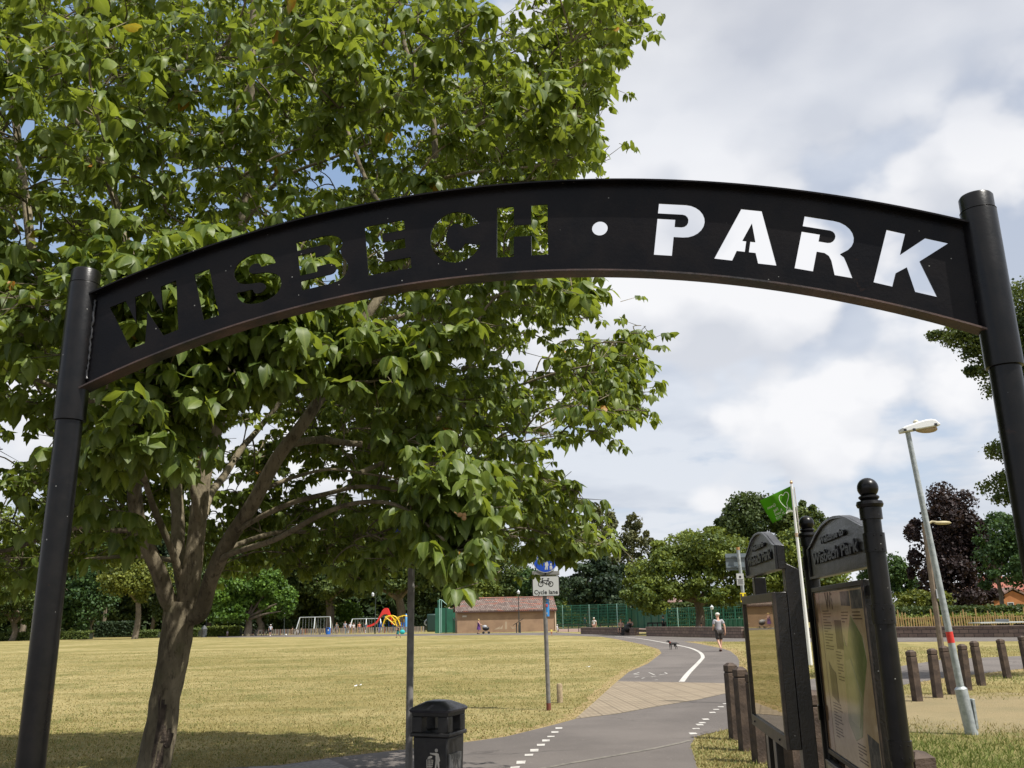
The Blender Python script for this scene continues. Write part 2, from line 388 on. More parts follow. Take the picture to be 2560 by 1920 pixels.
# concrete edging between the two tarmac surfaces
ribbon('kerb_strip', [(1240, 1946), (1400, 1914), (1469, 1902), (1616, 1876), (1675, 1864), (1727, 1852)], .07, mat('edging_concrete', (.20, .18, .15), .9, c2=(.11, .10, .085), ns=12), .008)
tag(sheet('pavement', G([(620, 1919), (700, 1916), (821, 1899), (868, 1919), (900, 1940), (640, 1960)]), mat('dark_ribbed_paving', (.15, .13, .12), .9, c2=(.24, .22, .2), ns=20), .008), kind='structure')
# dry straw verge along the path edges
VRG = mat('straw_verge', (.33, .255, .13), 1, c2=(.19, .145, .065), ns=7, spec=.05, det=8)
def verge(pts, wd, side, z=.0025):
    P = catmull([(p[0], p[1], z) for p in G(pts)], 8); mb = MB(); vs = []
    for i, p in enumerate(P):
        t = (P[min(i + 1, len(P) - 1)] - P[max(i - 1, 0)]).normalized(); n = Vector((-t.y, t.x, 0)) * side
        vs += [p - n * .15, p + n * wd * (.55 + .9 * rnd.random())]
    mb.add(vs, [(2 * i, 2 * i + 1, 2 * i + 3, 2 * i + 2) if side < 0 else (2 * i + 1, 2 * i, 2 * i + 2, 2 * i + 3) for i in range(len(P) - 1)]); tag(mb.build('verge', VRG, smooth=0), kind='structure')
verge([(700, 1914), (821, 1896), (1015, 1874), (1173, 1855), (1265, 1842), (1387, 1812), (1438, 1798), (1490, 1752), (1543, 1704), (1572, 1680), (1620, 1659), (1654, 1633), (1647, 1623), (1606, 1611), (1537, 1597)], .22, 1)
verge([(1846, 1680), (1849, 1654), (1843, 1642), (1826, 1628), (1805, 1621), (1744, 1609), (1715, 1604.5)], .45, -1)
verge([(2266, 1711), (2363, 1695), (2456, 1684), (2560, 1672)], .5, -1)
_S = mat('bare_soil', (.36, .26, .16), 1, c2=(.22, .16, .10), ns=5, spec=.05, det=8, bump=.5)
0 and sheet('bare_soil', [(p.x, p.y) for p in [gnd(*q) for q in [(2330, 1790), (2400, 1762), (2480, 1745), (2600, 1738), (2700, 1790), (2620, 1850), (2500, 1836), (2440, 1815)]]], None, .003)

# ------------------------------------------------------------------ shared paints
BLACK = mat('black_gloss_paint', (.0035, .0035, .004), .3, c2=(.008, .007, .007), ns=14, amt=.8, bump=.05, bs=60, spec=.30)
ARCH = mat('black_arch_paint', (.0045, .0045, .006), .45, c2=(.011, .009, .009), ns=5, amt=.7, bump=.1, bs=60, spec=.13)
BRD = mat('black_board_paint', (.006, .0058, .0056), .45, c2=(.016, .013, .011), ns=9, amt=.8, bump=.15, bs=60)
GALV = mat('galvanised_steel', (.30, .33, .34), .5, .35, c2=(.42, .45, .46), ns=18, bump=.05)
GREYP = mat('grey_post_paint', (.13, .125, .12), .5, c2=(.20, .19, .18), ns=10, bump=.1, spec=.4)
WOOD = mat('brown_post_timber', (.036, .022, .015), .75, c2=(.082, .054, .037), ns=6, bump=.5, bs=30)
OLDW = mat('weathered_timber', (.25, .19, .12), .9, c2=(.36, .28, .17), ns=14, bump=.5)
WHITE = mat('white_paint', (.76, .76, .75), .4, c2=(.62, .61, .58), ns=12, amt=.5)
def speckle(m):
    """bird lime, dust and rust freckles in the paint itself"""
    t = NT(m.node_tree); b = m.node_tree.nodes[m['_b']]; src = b.inputs['Base Color'].links[0].from_socket
    g = t.new('ShaderNodeTexCoord').outputs['Object']; v = t.new('ShaderNodeTexVoronoi', {'Vector': g, 'Scale': 26.0}); v2 = t.new('ShaderNodeTexWhiteNoise', {'Vector': v.outputs['Position']})
    f = t.math('MULTIPLY', t.math('LESS_THAN', v.outputs['Distance'], .085), t.math('GREATER_THAN', v2.outputs['Value'], .80))
    c = t.mix(t.math('MULTIPLY', f, .75), src, (.30, .30, .28)); ru = t.ramp(t.noise(g, 7, 6, .75, .6), .64, .72)
    c = t.mix(t.math('MULTIPLY', ru, .5), c, (.045, .022, .014)); du = t.ramp(t.noise(g, 2.2, 5, .7), .5, .8)
    c = t.mix(t.math('MULTIPLY', du, .12), c, (.04, .038, .034)); t.l.new(c, b.inputs['Base Color'])
    rr_ = t.new('ShaderNodeMapRange', {0: t.noise(g, 6, 4, .6), 3: .20, 4: .42}); t.l.new(rr_.outputs[0], b.inputs['Roughness'])
for _m in (ARCH, BLACK, BRD): speckle(_m)
DIRTW = mat('weld_spatter', (.42, .42, .40), .7)

# ------------------------------------------------------------------ the gateway arch
gate = thing('gateway_arch', 'black steel entrance arch reading WISBECH PARK in cut out letters, spanning two tubular posts', 'arch')
YR = 3.6; dL = ray(216, 677); dR = ray(2438, 490)
YL = YR * (dR.z / dR.y) / (dL.z / dL.y)
pL = at(216, 677, YL); pR = at(2438, 490, YR)
e = Vector((pR.x - pL.x, pR.y - pL.y, 0)); GW = e.length; e.normalize(); nrm = Vector((e.y, -e.x, 0))  # towards the camera
gate.location = (pL.x, pL.y, 0); GO = Vector((pL.x, pL.y, 0)); ztop = pL.z
Cu, Cz, RB, RT = 2.172, -2.284, 5.39, 5.842
def GP(u, z, n=0.0): return e * u + nrm * n + Z * z     # local to the gate root
def arcuz(r_, th): return (Cu + r_ * math.sin(th), Cz + r_ * math.cos(th))
def th_at(r_, u): return math.asin((u - Cu) / r_)
def arcpts(cx, cy, rx, ry, a0, a1, n):
    return [(cx + rx * math.cos(R(a0 + (a1 - a0) * i / n)), cy + ry * math.sin(R(a0 + (a1 - a0) * i / n))) for i in range(n + 1)]
def sm(p, k=4): return [(q.x, q.y) for q in catmull([(a, b, 0) for a, b in p] + [(p[0][0], p[0][1], 0)], k)][:-1]
LET = {
 'W': (1.42, [(0, 1), (.34, 1), (.44, .46), (.54, 1), (.87, 1), (1.0, .46), (1.09, 1), (1.42, 1), (1.215, 0), (.90, 0), (.71, .60), (.52, 0), (.205, 0)]),
 'I': (.32, [(0, 0), (0, 1), (.32, 1), (.32, 0)]),
 'S': (.88, sm([(.84, .70), (.80, .84), (.66, .96), (.44, 1.01), (.20, .96), (.04, .82), (.01, .66), (.10, .50), (.28, .43), (.46, .40), (.55, .35), (.57, .28), (.52, .21), (.43, .19), (.34, .22), (.31, .30), (.16, .31), (0, .32), (.03, .18), (.16, .05), (.42, -.01), (.68, .04), (.84, .16), (.88, .32), (.82, .46), (.64, .56), (.44, .60), (.34, .64), (.31, .71), (.35, .78), (.44, .81), (.53, .78), (.56, .71), (.70, .70)], 3)),
 'B': (.9, [(0, 1)] + arcpts(.52, .77, .34, .23, 90, -35, 8) + arcpts(.56, .29, .34, .29, 40, -90, 9) + [(0, 0), (0, .19)] + arcpts(.56, .30, .12, .11, -90, 90, 7) + [(.33, .41), (.33, .30), (0, .30), (0, .72), (.33, .72), (.33, .60)] + arcpts(.50, .71, .12, .11, -90, 90, 7) + [(0, .82)]),
 'E': (.86, [(0, 0), (0, 1), (.80, 1), (.80, .79), (.34, .79), (.34, .62), (.78, .62), (.78, .42), (.34, .42), (.34, .22), (.86, .22), (.86, 0)]),
 'C': (.95, arcpts(.49, .5, .49, .51, 25, 335, 26) + arcpts(.49, .5, .19, .27, -32, -328, 16)),
 'H': (.93, [(0, 0), (0, 1), (.31, 1), (.31, .62), (.63, .62), (.63, 1), (.93, 1), (.93, 0), (.63, 0), (.63, .39), (.31, .39), (.31, 0)]),
 'P': (.82, [(0, 1)] + arcpts(.47, .68, .35, .32, 90, -90, 12) + [(.31, .36), (.31, 0), (0, 0), (0, .705), (.31, .705), (.31, .565)] + arcpts(.43, .6825, .11, .1175, -90, 90, 7) + [(0, .80)]),
 'A': (1.07, [(0, 0), (.345, 1), (.70, 1), (1.07, 0), (.755, 0), (.69, .19), (.575, .19), (.575, .40), (.66, .40), (.56, .74), (.44, .40), (.505, .40), (.505, .19), (.365, .19), (.31, 0)]),
 'R': (.97, [(0, 1)] + arcpts(.50, .68, .38, .32, 90, -35, 8) + [(.70, .40), (.77, .36), (.83, .26), (.97, 0), (.67, 0), (.575, .25), (.52, .33), (.44, .37), (.31, .37), (.31, 0), (0, 0), (0, .705), (.31, .705), (.31, .575)] + arcpts(.46, .6875, .11, .1125, -90, 90, 7) + [(0, .80)]),
 'K': (1.04, [(0, 0), (0, 1), (.31, 1), (.31, .60), (.64, 1), (1.02, 1), (.64, .56), (1.04, 0), (.68, 0), (.46, .40), (.31, .25), (.31, 0)]),
}
TXT = [('W', -20.53, -16.82), ('I', -15.86, -15.01), ('S', -13.85, -11.44), ('B', -10.39, -7.86), ('E', -6.84, -4.56), ('C', -3.51, -.95), ('H', -.13, 2.39), ('P', 7.64, 9.87), ('A', 10.49, 13.41), ('R', 14.27, 16.86), ('K', 17.89, 20.6)]
LH = .262; L0 = .092
cu = bpy.data.curves.new('arch_panel', 'CURVE'); cu.dimensions = '2D'; cu.fill_mode = 'BOTH'; cu.extrude = .004
def addspl(pts):
    s = cu.splines.new('POLY'); s.points.add(len(pts) - 1)
    for i, p in enumerate(pts): s.points[i].co = (p[0], p[1], 0, 1)
    s.use_cyclic_u = True
u1 = GW - .05
a0b, a1b = th_at(RB, .03), th_at(RB, u1); a0t, a1t = th_at(RT, .03), th_at(RT, u1)
NA = 60
addspl([arcuz(RB, a0b + (a1b - a0b) * i / NA) for i in range(NA + 1)] + [arcuz(RT, a1t + (a0t - a1t) * i / NA) for i in range(NA + 1)])
for ch, t0, t1 in TXT:
    tm = R((t0 + t1) / 2); wl, poly = LET[ch]
    wid = R(t1 - t0) * (RB + L0 + (LH if ch in 'WK' else LH * .5 if ch in 'SC' else 0 if ch in 'EA' else LH * .5))
    s = wid / wl
    ox, oz = arcuz(RB + L0, tm); tx, tz = math.cos(tm), -math.sin(tm); rx_, rz_ = math.sin(tm), math.cos(tm)
    addspl([(ox + tx * (p[0] - wl / 2) * s + rx_ * p[1] * LH, oz + tz * (p[0] - wl / 2) * s + rz_ * p[1] * LH) for p in poly])
dx, dz = arcuz(RB + .222, R(4.93))
addspl([(dx + .037 * math.cos(t * math.pi / 14), dz + .037 * math.sin(t * math.pi / 14)) for t in range(28)])
tmp = bpy.data.objects.new('arch_panel', cu); col.objects.link(tmp); me = evalmesh(tmp); bpy.data.objects.remove(tmp)
me.materials.clear(); me.materials.append(ARCH); me.name = 'arch_panel'
for v in me.vertices: v.co = GP(v.co.x, v.co.y, v.co.z)
ap = bpy.data.objects.new('arch_panel', me); col.objects.link(ap); ap.parent = gate
def flange(rc, th, a0, a1, wd):
    mb = MB(); N = 60; vs = []
    for i in range(N + 1):
        t = a0 + (a1 - a0) * i / N
        for rr, nn in ((rc - th / 2, -wd / 2), (rc - th / 2, wd / 2), (rc + th / 2, wd / 2), (rc + th / 2, -wd / 2)):
            u, z = arcuz(rr, t); vs.append(GP(u, z, nn))
    fs = [(4 * i + k, 4 * i + (k + 1) % 4, 4 * i + 4 + (k + 1) % 4, 4 * i + 4 + k) for i in range(N) for k in range(4)] + [(0, 1, 2, 3), (4 * N + 3, 4 * N + 2, 4 * N + 1, 4 * N)]
    return mb.add(vs, fs)
FLG = mat('arch_flange_paint', (.010, .009, .010), .5, c2=(.11, .06, .045), ns=3, amt=.8, bump=.15, bs=50)
flange(RT + .004, .008, th_at(RT, .01), th_at(RT, u1), .09).build('top_flange', ARCH, gate)
flange(RB - .004, .008, a0b, a1b, .09).build('bottom_flange', FLG, gate)
for u, za, zb in ((.075, 2.72, 3.14), (u1 - .0, 2.70, 3.1)):
    mbw = MB(); wpts = [GP(u + rnd.uniform(-.004, .004), za + (zb - za) * k / 30, .012 + rnd.uniform(-.002, .002)) for k in range(31)]
    mbw.tube(wpts, [rnd.uniform(.003, .009) for _ in wpts], 7).build('weld_bead', mat('weld_paint', (.02, .02, .022), .35), gate, smooth=60)
for u, lean in ((0, .012), (GW, .012)):
    g = MB(); zt = ztop
    prof = [(.001, -.3), (.062, -.3), (.062, zt - .80), (.074, zt - .797), (.0745, zt - .79), (.0745, zt - .085), (.072, zt - .078), (.0705, zt - .074), (.0705, zt - .012), (.064, zt - .002), (.04, zt + .003), (.001, zt + .004)]
    g.lathe(prof, 40, GP(u, 0)); po = g.build('post', BLACK, gate)
    c = MB().lathe([(.071, zt - .0795), (.0748, zt - .0775), (.071, zt - .0755)], 40, GP(u, 0)).build('cap_seam', BLACK, po)

# ------------------------------------------------------------------ leaves
def leafcloud(name, pos, dr, nr, size, var, tv, tf, m, parent=None, off=(0, 0, 0), smooth=True, curl=0):
    """one mesh of many leaves: template verts tv (side, along, normal) and faces tf"""
    pos = np.asarray(pos, float) - np.array(off); dr = dr / np.linalg.norm(dr, axis=1, keepdims=True)
    nr = nr - dr * (nr * dr).sum(1, keepdims=True); nr /= np.linalg.norm(nr, axis=1, keepdims=True) + 1e-9
    sd_ = np.cross(dr, nr); tv = np.asarray(tv, float); N = len(pos); K = len(tv)
    tz = np.repeat(tv[None, :, 2], N, 0); tx_ = np.repeat(tv[None, :, 0], N, 0)
    if curl:
        cb = rng.normal(-.05, .28, (N, 1)) * curl; cf = rng.normal(.15, .45, (N, 1)) * curl; ct = rng.normal(0, .25, (N, 1)) * curl
        tz = tz + cb * tv[None, :, 1] ** 2 + cf * np.abs(tv[None, :, 0]) + ct * tv[None, :, 0] * tv[None, :, 1] * 2 + rng.normal(0, .022, (N, K)); tx_ = tx_ * rng.uniform(.72, 1.12, (N, 1))
    V = pos[:, None] + size[:, None, None] * (tx_[:, :, None] * sd_[:, None] + tv[None, :, 1:2] * dr[:, None] + tz[:, :, None] * nr[:, None])
    me = bpy.data.meshes.new(name); me.vertices.add(N * K); me.vertices.foreach_set('co', V.reshape(-1))
    lt = np.array([len(f) for f in tf]); fl = np.array([i for f in tf for i in f]); L = len(fl); Fn = len(tf)
    me.loops.add(N * L); me.loops.foreach_set('vertex_index', (fl[None] + (np.arange(N) * K)[:, None]).reshape(-1))
    me.polygons.add(N * Fn); st = np.concatenate([[0], np.cumsum(lt)[:-1]])
    me.polygons.foreach_set('loop_start', (st[None] + (np.arange(N) * L)[:, None]).reshape(-1))
    me.polygons.foreach_set('loop_total', np.tile(lt, N))
    me.update(calc_edges=True)
    if smooth: me.polygons.foreach_set('use_smooth', [True] * (N * Fn))
    at_ = me.attributes.new('v', 'FLOAT', 'POINT'); at_.data.foreach_set('value', np.repeat(var, K))
    if curl:
        a2_ = me.attributes.new('rib', 'FLOAT', 'POINT'); a2_.data.foreach_set('value', np.tile((np.abs(tv[:, 0]) < .01).astype(float), N))
    me.materials.append(m); o = bpy.data.objects.new(name, me); col.objects.link(o)
    if parent: o.parent = parent
    return o
# broad pointed leaf, folded on its midrib and drooping
LT = [(0, 0, 0), (0, .28, .02), (0, .58, -.03), (0, .84, -.13), (0, 1.05, -.24),
      (-.24, .16, -.02), (-.36, .42, -.09), (-.24, .74, -.15), (.24, .16, -.02), (.36, .42, -.09), (.24, .74, -.15)]
LF = [(0, 1, 5), (5, 1, 2, 6), (6, 2, 3, 7), (7, 3, 4), (0, 8, 1), (8, 9, 2, 1), (9, 10, 3, 2), (10, 4, 3)]
QT = [(-.5, 0, 0), (0, -.45, .08), (.5, 0, 0), (0, .6, .05)]; QF = [(0, 1, 2, 3)]
def nrmz(a): return a / (np.linalg.norm(a, axis=1, keepdims=True) + 1e-9)

BARK = bpy.data.materials.new('olive_grey_bark')
def barkmat(m, a, b_, c_, ns=3.0):
    m.use_nodes = True; t = NT(m.node_tree); t.n.clear()
    g = t.new('ShaderNodeTexCoord').outputs['Object']
    mp = t.new('ShaderNodeMapping', {'Vector': g}); mp.inputs['Scale'].default_value = (1, 1, .35); mp = mp.outputs[0]
    n_ = t.noise(mp, ns, 6, .65); f = t.noise(mp, ns * 9, 5, .7); h = t.noise(g, ns * .7, 3, .6)
    c = t.mix(t.ramp(n_, .38, .62), a, b_); c = t.mix(t.math('MULTIPLY', t.ramp(f, .5, .66), .7), c, c_)
    c = t.mix(t.math('MULTIPLY', t.ramp(h, .55, .66), .45), c, (a[0] * .8, a[1] * 1.0, a[2] * .6))
    b = t.new('ShaderNodeBsdfPrincipled', {'Base Color': c, 'Roughness': .85}); b.inputs['Specular IOR Level'].default_value = .25
    bn = t.new('ShaderNodeBump', {'Strength': .8, 'Distance': .02, 'Height': t.math('ADD', f, n_)}); t.l.new(bn.outputs[0], b.inputs['Normal'])
    o = t.new('ShaderNodeOutputMaterial'); t.l.new(b.outputs[0], o.inputs[0]); return m
barkmat(BARK, (.105, .088, .056), (.25, .21, .14), (.04, .03, .02))
BARK2 = barkmat(bpy.data.materials.new('far_bark'), (.12, .10, .075), (.22, .18, .135), (.06, .05, .04), 1.2)

# ------------------------------------------------------------------ the big near tree
YT = 7.6
tb = at(376, 1985, YT); tb.z = 0
near_tree = thing('broadleaf_tree', 'large broadleaf tree with big glossy drooping leaves behind the left half of the arch', 'tree', tb)
def px3(L): return [at(x, y, Y) for x, y, Y in L]
trunk_pts = [tb + Vector((-.06, 0, -.15)), tb + Vector((-.02, 0, .25))] + px3([(398, 1850, YT), (416, 1740, YT), (433, 1640, YT), (446, 1560, YT), (455, 1505, YT)])
trunk_r = [.165, .140, .122, .116, .120, .128, .130]
limbs = {
 'L1': ([(446, 1530, 7.6), (420, 1500, 7.5), (398, 1432, 7.4), (357, 1339, 7.25), (338, 1260, 7.15), (334, 1170, 7.05), (300, 1050, 6.9), (240, 920, 6.8), (165, 780, 6.8), (88, 650, 6.9), (65, 500, 7.1), (45, 350, 7.3), (20, 120, 7.6)], .088, .03),
 'L1b': ([(350, 1322, 7.25), (279, 1327, 7.1), (242, 1312, 7.0), (150, 1330, 6.9), (20, 1375, 6.8), (-150, 1400, 6.7)], .032, .012),
 'L1c': ([(300, 1050, 6.9), (220, 1000, 6.5), (120, 960, 6.2), (-40, 900, 6.0)], .035, .012),
 'L2': ([(456, 1450, 7.55), (440, 1405, 7.45), (424, 1363, 7.35), (398, 1302, 7.2), (374, 1240, 7.0), (350, 1150, 6.7), (330, 1050, 6.3), (330, 980, 6.0)], .042, .018),
 'L3': ([(462, 1480, 7.75), (446, 1390, 7.9), (444, 1290, 8.05), (438, 1190, 8.2), (425, 1080, 8.4), (395, 900, 8.6), (330, 650, 8.8), (262, 430, 8.9), (186, 291, 9.0), (97, 236, 9.1), (-60, 120, 9.2)], .078, .03),
 'L4': ([(462, 1520, 7.6), (475, 1450, 7.55), (489, 1351, 7.55), (498, 1270, 7.55), (515, 1156, 7.6), (540, 1072, 7.65), (565, 979, 7.7), (576, 890, 7.75), (590, 740, 7.8), (607, 561, 7.9), (625, 380, 8.0), (628, 200, 8.0), (634, 0, 8.0), (640, -300, 8.0)], .105, .03),
 'L4b': ([(495, 1300, 7.5), (489, 1249, 7.4), (474, 1180, 7.3), (477, 1100, 7.1), (470, 1000, 6.7), (450, 900, 6.4), (440, 800, 6.2)], .042, .014),
 'L4c': ([(508, 1290, 7.65), (525, 1235, 7.9), (560, 1190, 8.3), (605, 1120, 8.7), (640, 1080, 9.0), (720, 980, 9.4), (800, 860, 9.6), (860, 700, 9.8), (850, 500, 9.8)], .05, .02),
 'L5': ([(470, 1545, 7.6), (503, 1528, 7.5), (528, 1444, 7.35), (574, 1347, 7.2), (630, 1262, 7.05), (690, 1150, 6.95), (742, 1080, 6.9), (792, 1008, 6.9), (850, 900, 7.0), (930, 770, 7.2), (1040, 620, 7.5), (1092, 470, 7.7), (1088, 380, 7.8), (1078, 274, 7.9), (1036, 169, 8.0), (1007, 90, 8.0), (1000, -120, 8.0)], .085, .022),
 'L5a': ([(1100, 320, 7.8), (1171, 278, 7.8), (1256, 250, 7.8), (1340, 190, 7.9), (1420, 130, 8.0), (1540, 55, 8.1)], .024, .007),
 'L5b': ([(1040, 620, 7.5), (930, 480, 7.9), (860, 300, 8.2), (800, 120, 8.4), (790, -80, 8.5)], .032, .012),
 'L5c': ([(792, 1008, 6.9), (780, 900, 6.5), (740, 800, 6.2), (690, 720, 6.0)], .028, .01),
 'B1': ([(600, 1305, 7.15), (625, 1249, 7.2), (690, 1210, 7.4), (759, 1186, 7.6), (827, 1173, 7.8), (900, 1182, 8.0), (1020, 1200, 8.3), (1180, 1220, 8.6)], .026, .008),
 'B2': ([(560, 1375, 7.25), (603, 1321, 7.1), (717, 1262, 6.9), (827, 1232, 6.7), (905, 1216, 6.6), (1000, 1228, 6.4), (1090, 1262, 6.2), (1200, 1330, 6.0)], .032, .008),
 'B3': ([(545, 1410, 7.3), (575, 1385, 7.1), (687, 1349, 6.6), (788, 1294, 6.2), (876, 1260, 5.9), (969, 1257, 5.6), (1040, 1290, 5.4), (1110, 1350, 5.2)], .034, .008),
 'B4': ([(720, 1110, 6.95), (800, 1100, 7.2), (900, 1110, 7.6), (969, 1097, 7.8), (1053, 1066, 7.9), (1150, 1020, 8.0), (1280, 970, 8.0), (1400, 930, 7.9), (1550, 900, 7.8)], .042, .008),
 'B5': ([(900, 820, 7.1), (1000, 790, 7.4), (1150, 760, 7.7), (1300, 735, 7.9), (1460, 750, 8.0)], .03, .008),
 'B6': ([(900, 1182, 8.0), (1050, 1130, 8.6), (1250, 1160, 8.8), (1330, 1230, 8.8), (1440, 1300, 8.6), (1500, 1350, 8.4)], .028, .008),
 'B7': ([(1092, 450, 7.7), (1180, 430, 7.6), (1300, 420, 7.7), (1480, 395, 7.8)], .024, .007),
 'B8': ([(607, 561, 7.9), (700, 450, 7.6), (825, 397, 7.4), (927, 359, 7.3)], .03, .009),
 'B9': ([(560, 1375, 7.6), (700, 1330, 8.6), (850, 1340, 9.4), (1000, 1360, 9.8), (1180, 1380, 9.8)], .03, .01),
 'B10': ([(430, 1400, 7.6), (330, 1390, 8.4), (200, 1400, 9.0), (60, 1420, 9.3)], .03, .01),
}
tr = MB(); P0 = catmull(trunk_pts, 6); rr = np.interp(np.linspace(0, 6, len(P0)), range(7), trunk_r)
def lumpy(mb, P, rs, n, amp, seed):
    b = len(mb.v); mb.tube(P, list(rs), n)
    from mathutils import noise as mn
    for i in range(len(P)):
        for k in range(n):
            v = mb.v[b + i * n + k]; d = v - P[i]
            f = 1 + amp * (mn.noise(Vector((v.x * 5 + seed, v.y * 5, v.z * 2.2))) + .6 * mn.noise(Vector((v.x * 14, v.y * 14 + seed, v.z * 7)))); mb.v[b + i * n + k] = P[i] + d * f
P0 = catmull(P0, 3); rr = np.interp(np.linspace(0, 1, len(P0)), np.linspace(0, 1, len(rr)), rr)
lumpy(tr, P0, rr, 40, .13, 3)
# knots where limbs were lost, and the swollen crotch
nodes = []; npar = []; nrad = []
for k_, (L, ra, rb) in limbs.items():
    P = catmull(px3(L), 5); n = len(P); rs = [ra * .86 + (rb - ra * .86) * (i / (n - 1)) ** .8 for i in range(n)]
    lumpy(tr, P, rs, 14, .08, len(nodes) * .1)
    for i, p in enumerate(P):
        if i > n * .25: nodes.append(np.array(p))
tr.build('trunk', BARK, near_tree, off=tb, smooth=60)
WND = mat('split_heartwood', (.030, .021, .015), .85, c2=(.085, .062, .044), ns=14, bump=.8, bs=50)
wm = MB()
for k in range(9):
    o_ = -.02 + .028 * (k % 6) * 0.7; a = [(417 + 9 * math.sin(k) + 5 * k - 10, 1725 + 12 * k), (412 + 5 * k - 6, 1790 + 8 * k), (404 + 5 * k - 10, 1850), (398 + 6 * k - 20, 1919), (384 + 6 * k - 22, 1990)]
    wm.tube(catmull([at(x - 9 - 2.2 * k, y + 12, YT - .118 + .004 * k) for x, y in a], 4), .010 + .004 * (k % 3), 8)
wm.build('bark_wound', WND, near_tree, off=tb, smooth=60)

MASK = [(-3000, -3000), (1700, -3000), (1480, -260), (1585, -10), (1592, 60), (1560, 110), (1520, 200), (1500, 240), (1470, 290), (1515, 372), (1480, 410), (1430, 430), (1405, 520), (1335, 545), (1405, 600), (1430, 690), (1500, 750), (1450, 800), (1385, 825), (1330, 800), (1310, 850), (1240, 880), (1290, 915), (1370, 880), (1420, 835), (1500, 840), (1580, 842), (1608, 930), (1580, 960), (1606, 1000), (1590, 1055), (1530, 1070), (1500, 1088), (1400, 1055), (1300, 1035), (1250, 1060), (1370, 1080), (1392, 1150), (1380, 1180), (1440, 1215), (1482, 1250), (1510, 1330), (1590, 1350), (1600, 1372), (1500, 1380), (1440, 1415), (1405, 1425), (1360, 1392), (1300, 1400), (1220, 1395), (1170, 1450), (1140, 1480), (1090, 1440), (1040, 1400), (960, 1395), (935, 1455), (870, 1462), (800, 1440), (700, 1425), (560, 1440), (480, 1400), (400, 1330), (300, 1395), (200, 1400), (90, 1470), (0, 1490), (-600, 1600), (-3000, 1500)]
HOLES = [[(0, 1130), (60, 1100), (132, 1048), (150, 1110), (85, 1160), (10, 1190), (45, 1260), (70, 1310), (-40, 1330), (-60, 1150)],
         [(1205, -40), (1306, -40), (1290, 60), (1240, 118), (1205, 80), (1190, 20)], [(1165, -60), (1135, 10), (1150, 50), (1185, 40)],
         [(915, 130), (960, 190), (930, 240), (890, 210)], [(800, 380), (860, 420), (850, 465), (800, 470), (770, 430)], [(180, 0), (240, 0), (220, 60), (180, 40)],
         [(20, 290), (100, 270), (110, 330), (60, 350)], [(60, 520), (120, 540), (110, 600), (40, 590)], [(780, 130), (820, 150), (800, 190)],
         [(440, 1070), (480, 1075), (478, 1120), (440, 1110)], [(590, 1060), (650, 1050), (640, 1100), (590, 1100)], [(540, 1120), (590, 1150), (575, 1230), (545, 1200)]]
OPENF = [(520, 1000), (640, 985), (760, 960), (860, 1000), (930, 1050), (1010, 1200), (960, 1330), (840, 1420), (560, 1440), (470, 1440), (395, 1330), (290, 1180), (520, 1160)]
def okmask(P, jx=0, jy=0):
    x, y = projn(P); x = x + jx; y = y + jy * (y < 1180); m = inpoly(x, y, MASK)
    for h in HOLES: m &= ~inpoly(x, y, h)
    m &= ~(inpoly(x, y, OPENF) & (P[:, 1] < 8.3)) & ~((x > 1235) & (y > 1290) & (P[:, 1] < 7.2))
    return m
cen = np.array([-2.9, 8.2, 5.3]); rad = np.array([5.0, 3.8, 4.3])
# spray centres spread through the crown
cand = rng.uniform(-1, 1, (60000, 3)); rho = np.linalg.norm(cand, axis=1)
cand = cand[(rho < 1) & (rho > .42) & (rng.random(len(rho)) < rho ** 1.5)]
C3 = cen + cand * rad
C3 = C3[okmask(C3, rng.normal(6, 34, len(C3)), rng.normal(0, 26, len(C3))) & (C3[:, 2] > 1.75)]
hd = np.hypot(C3[:, 0] - tb.x, C3[:, 1] - tb.y)
C3 = C3[~((C3[:, 2] > HC + .80 * C3[:, 1]) & (C3[:, 1] < 8.6) & (rng.random(len(C3)) < .85))]  # unseen overhead front sprays thinned so the sun reaches the leaves below
hd = np.hypot(C3[:, 0] - tb.x, C3[:, 1] - tb.y)
C3 = C3[~((C3[:, 2] < 3.4) & (hd < 1.5) & (C3[:, 1] < 8.8)) & (C3[:, 1] > 4.75 + .0 * C3[:, 0])]
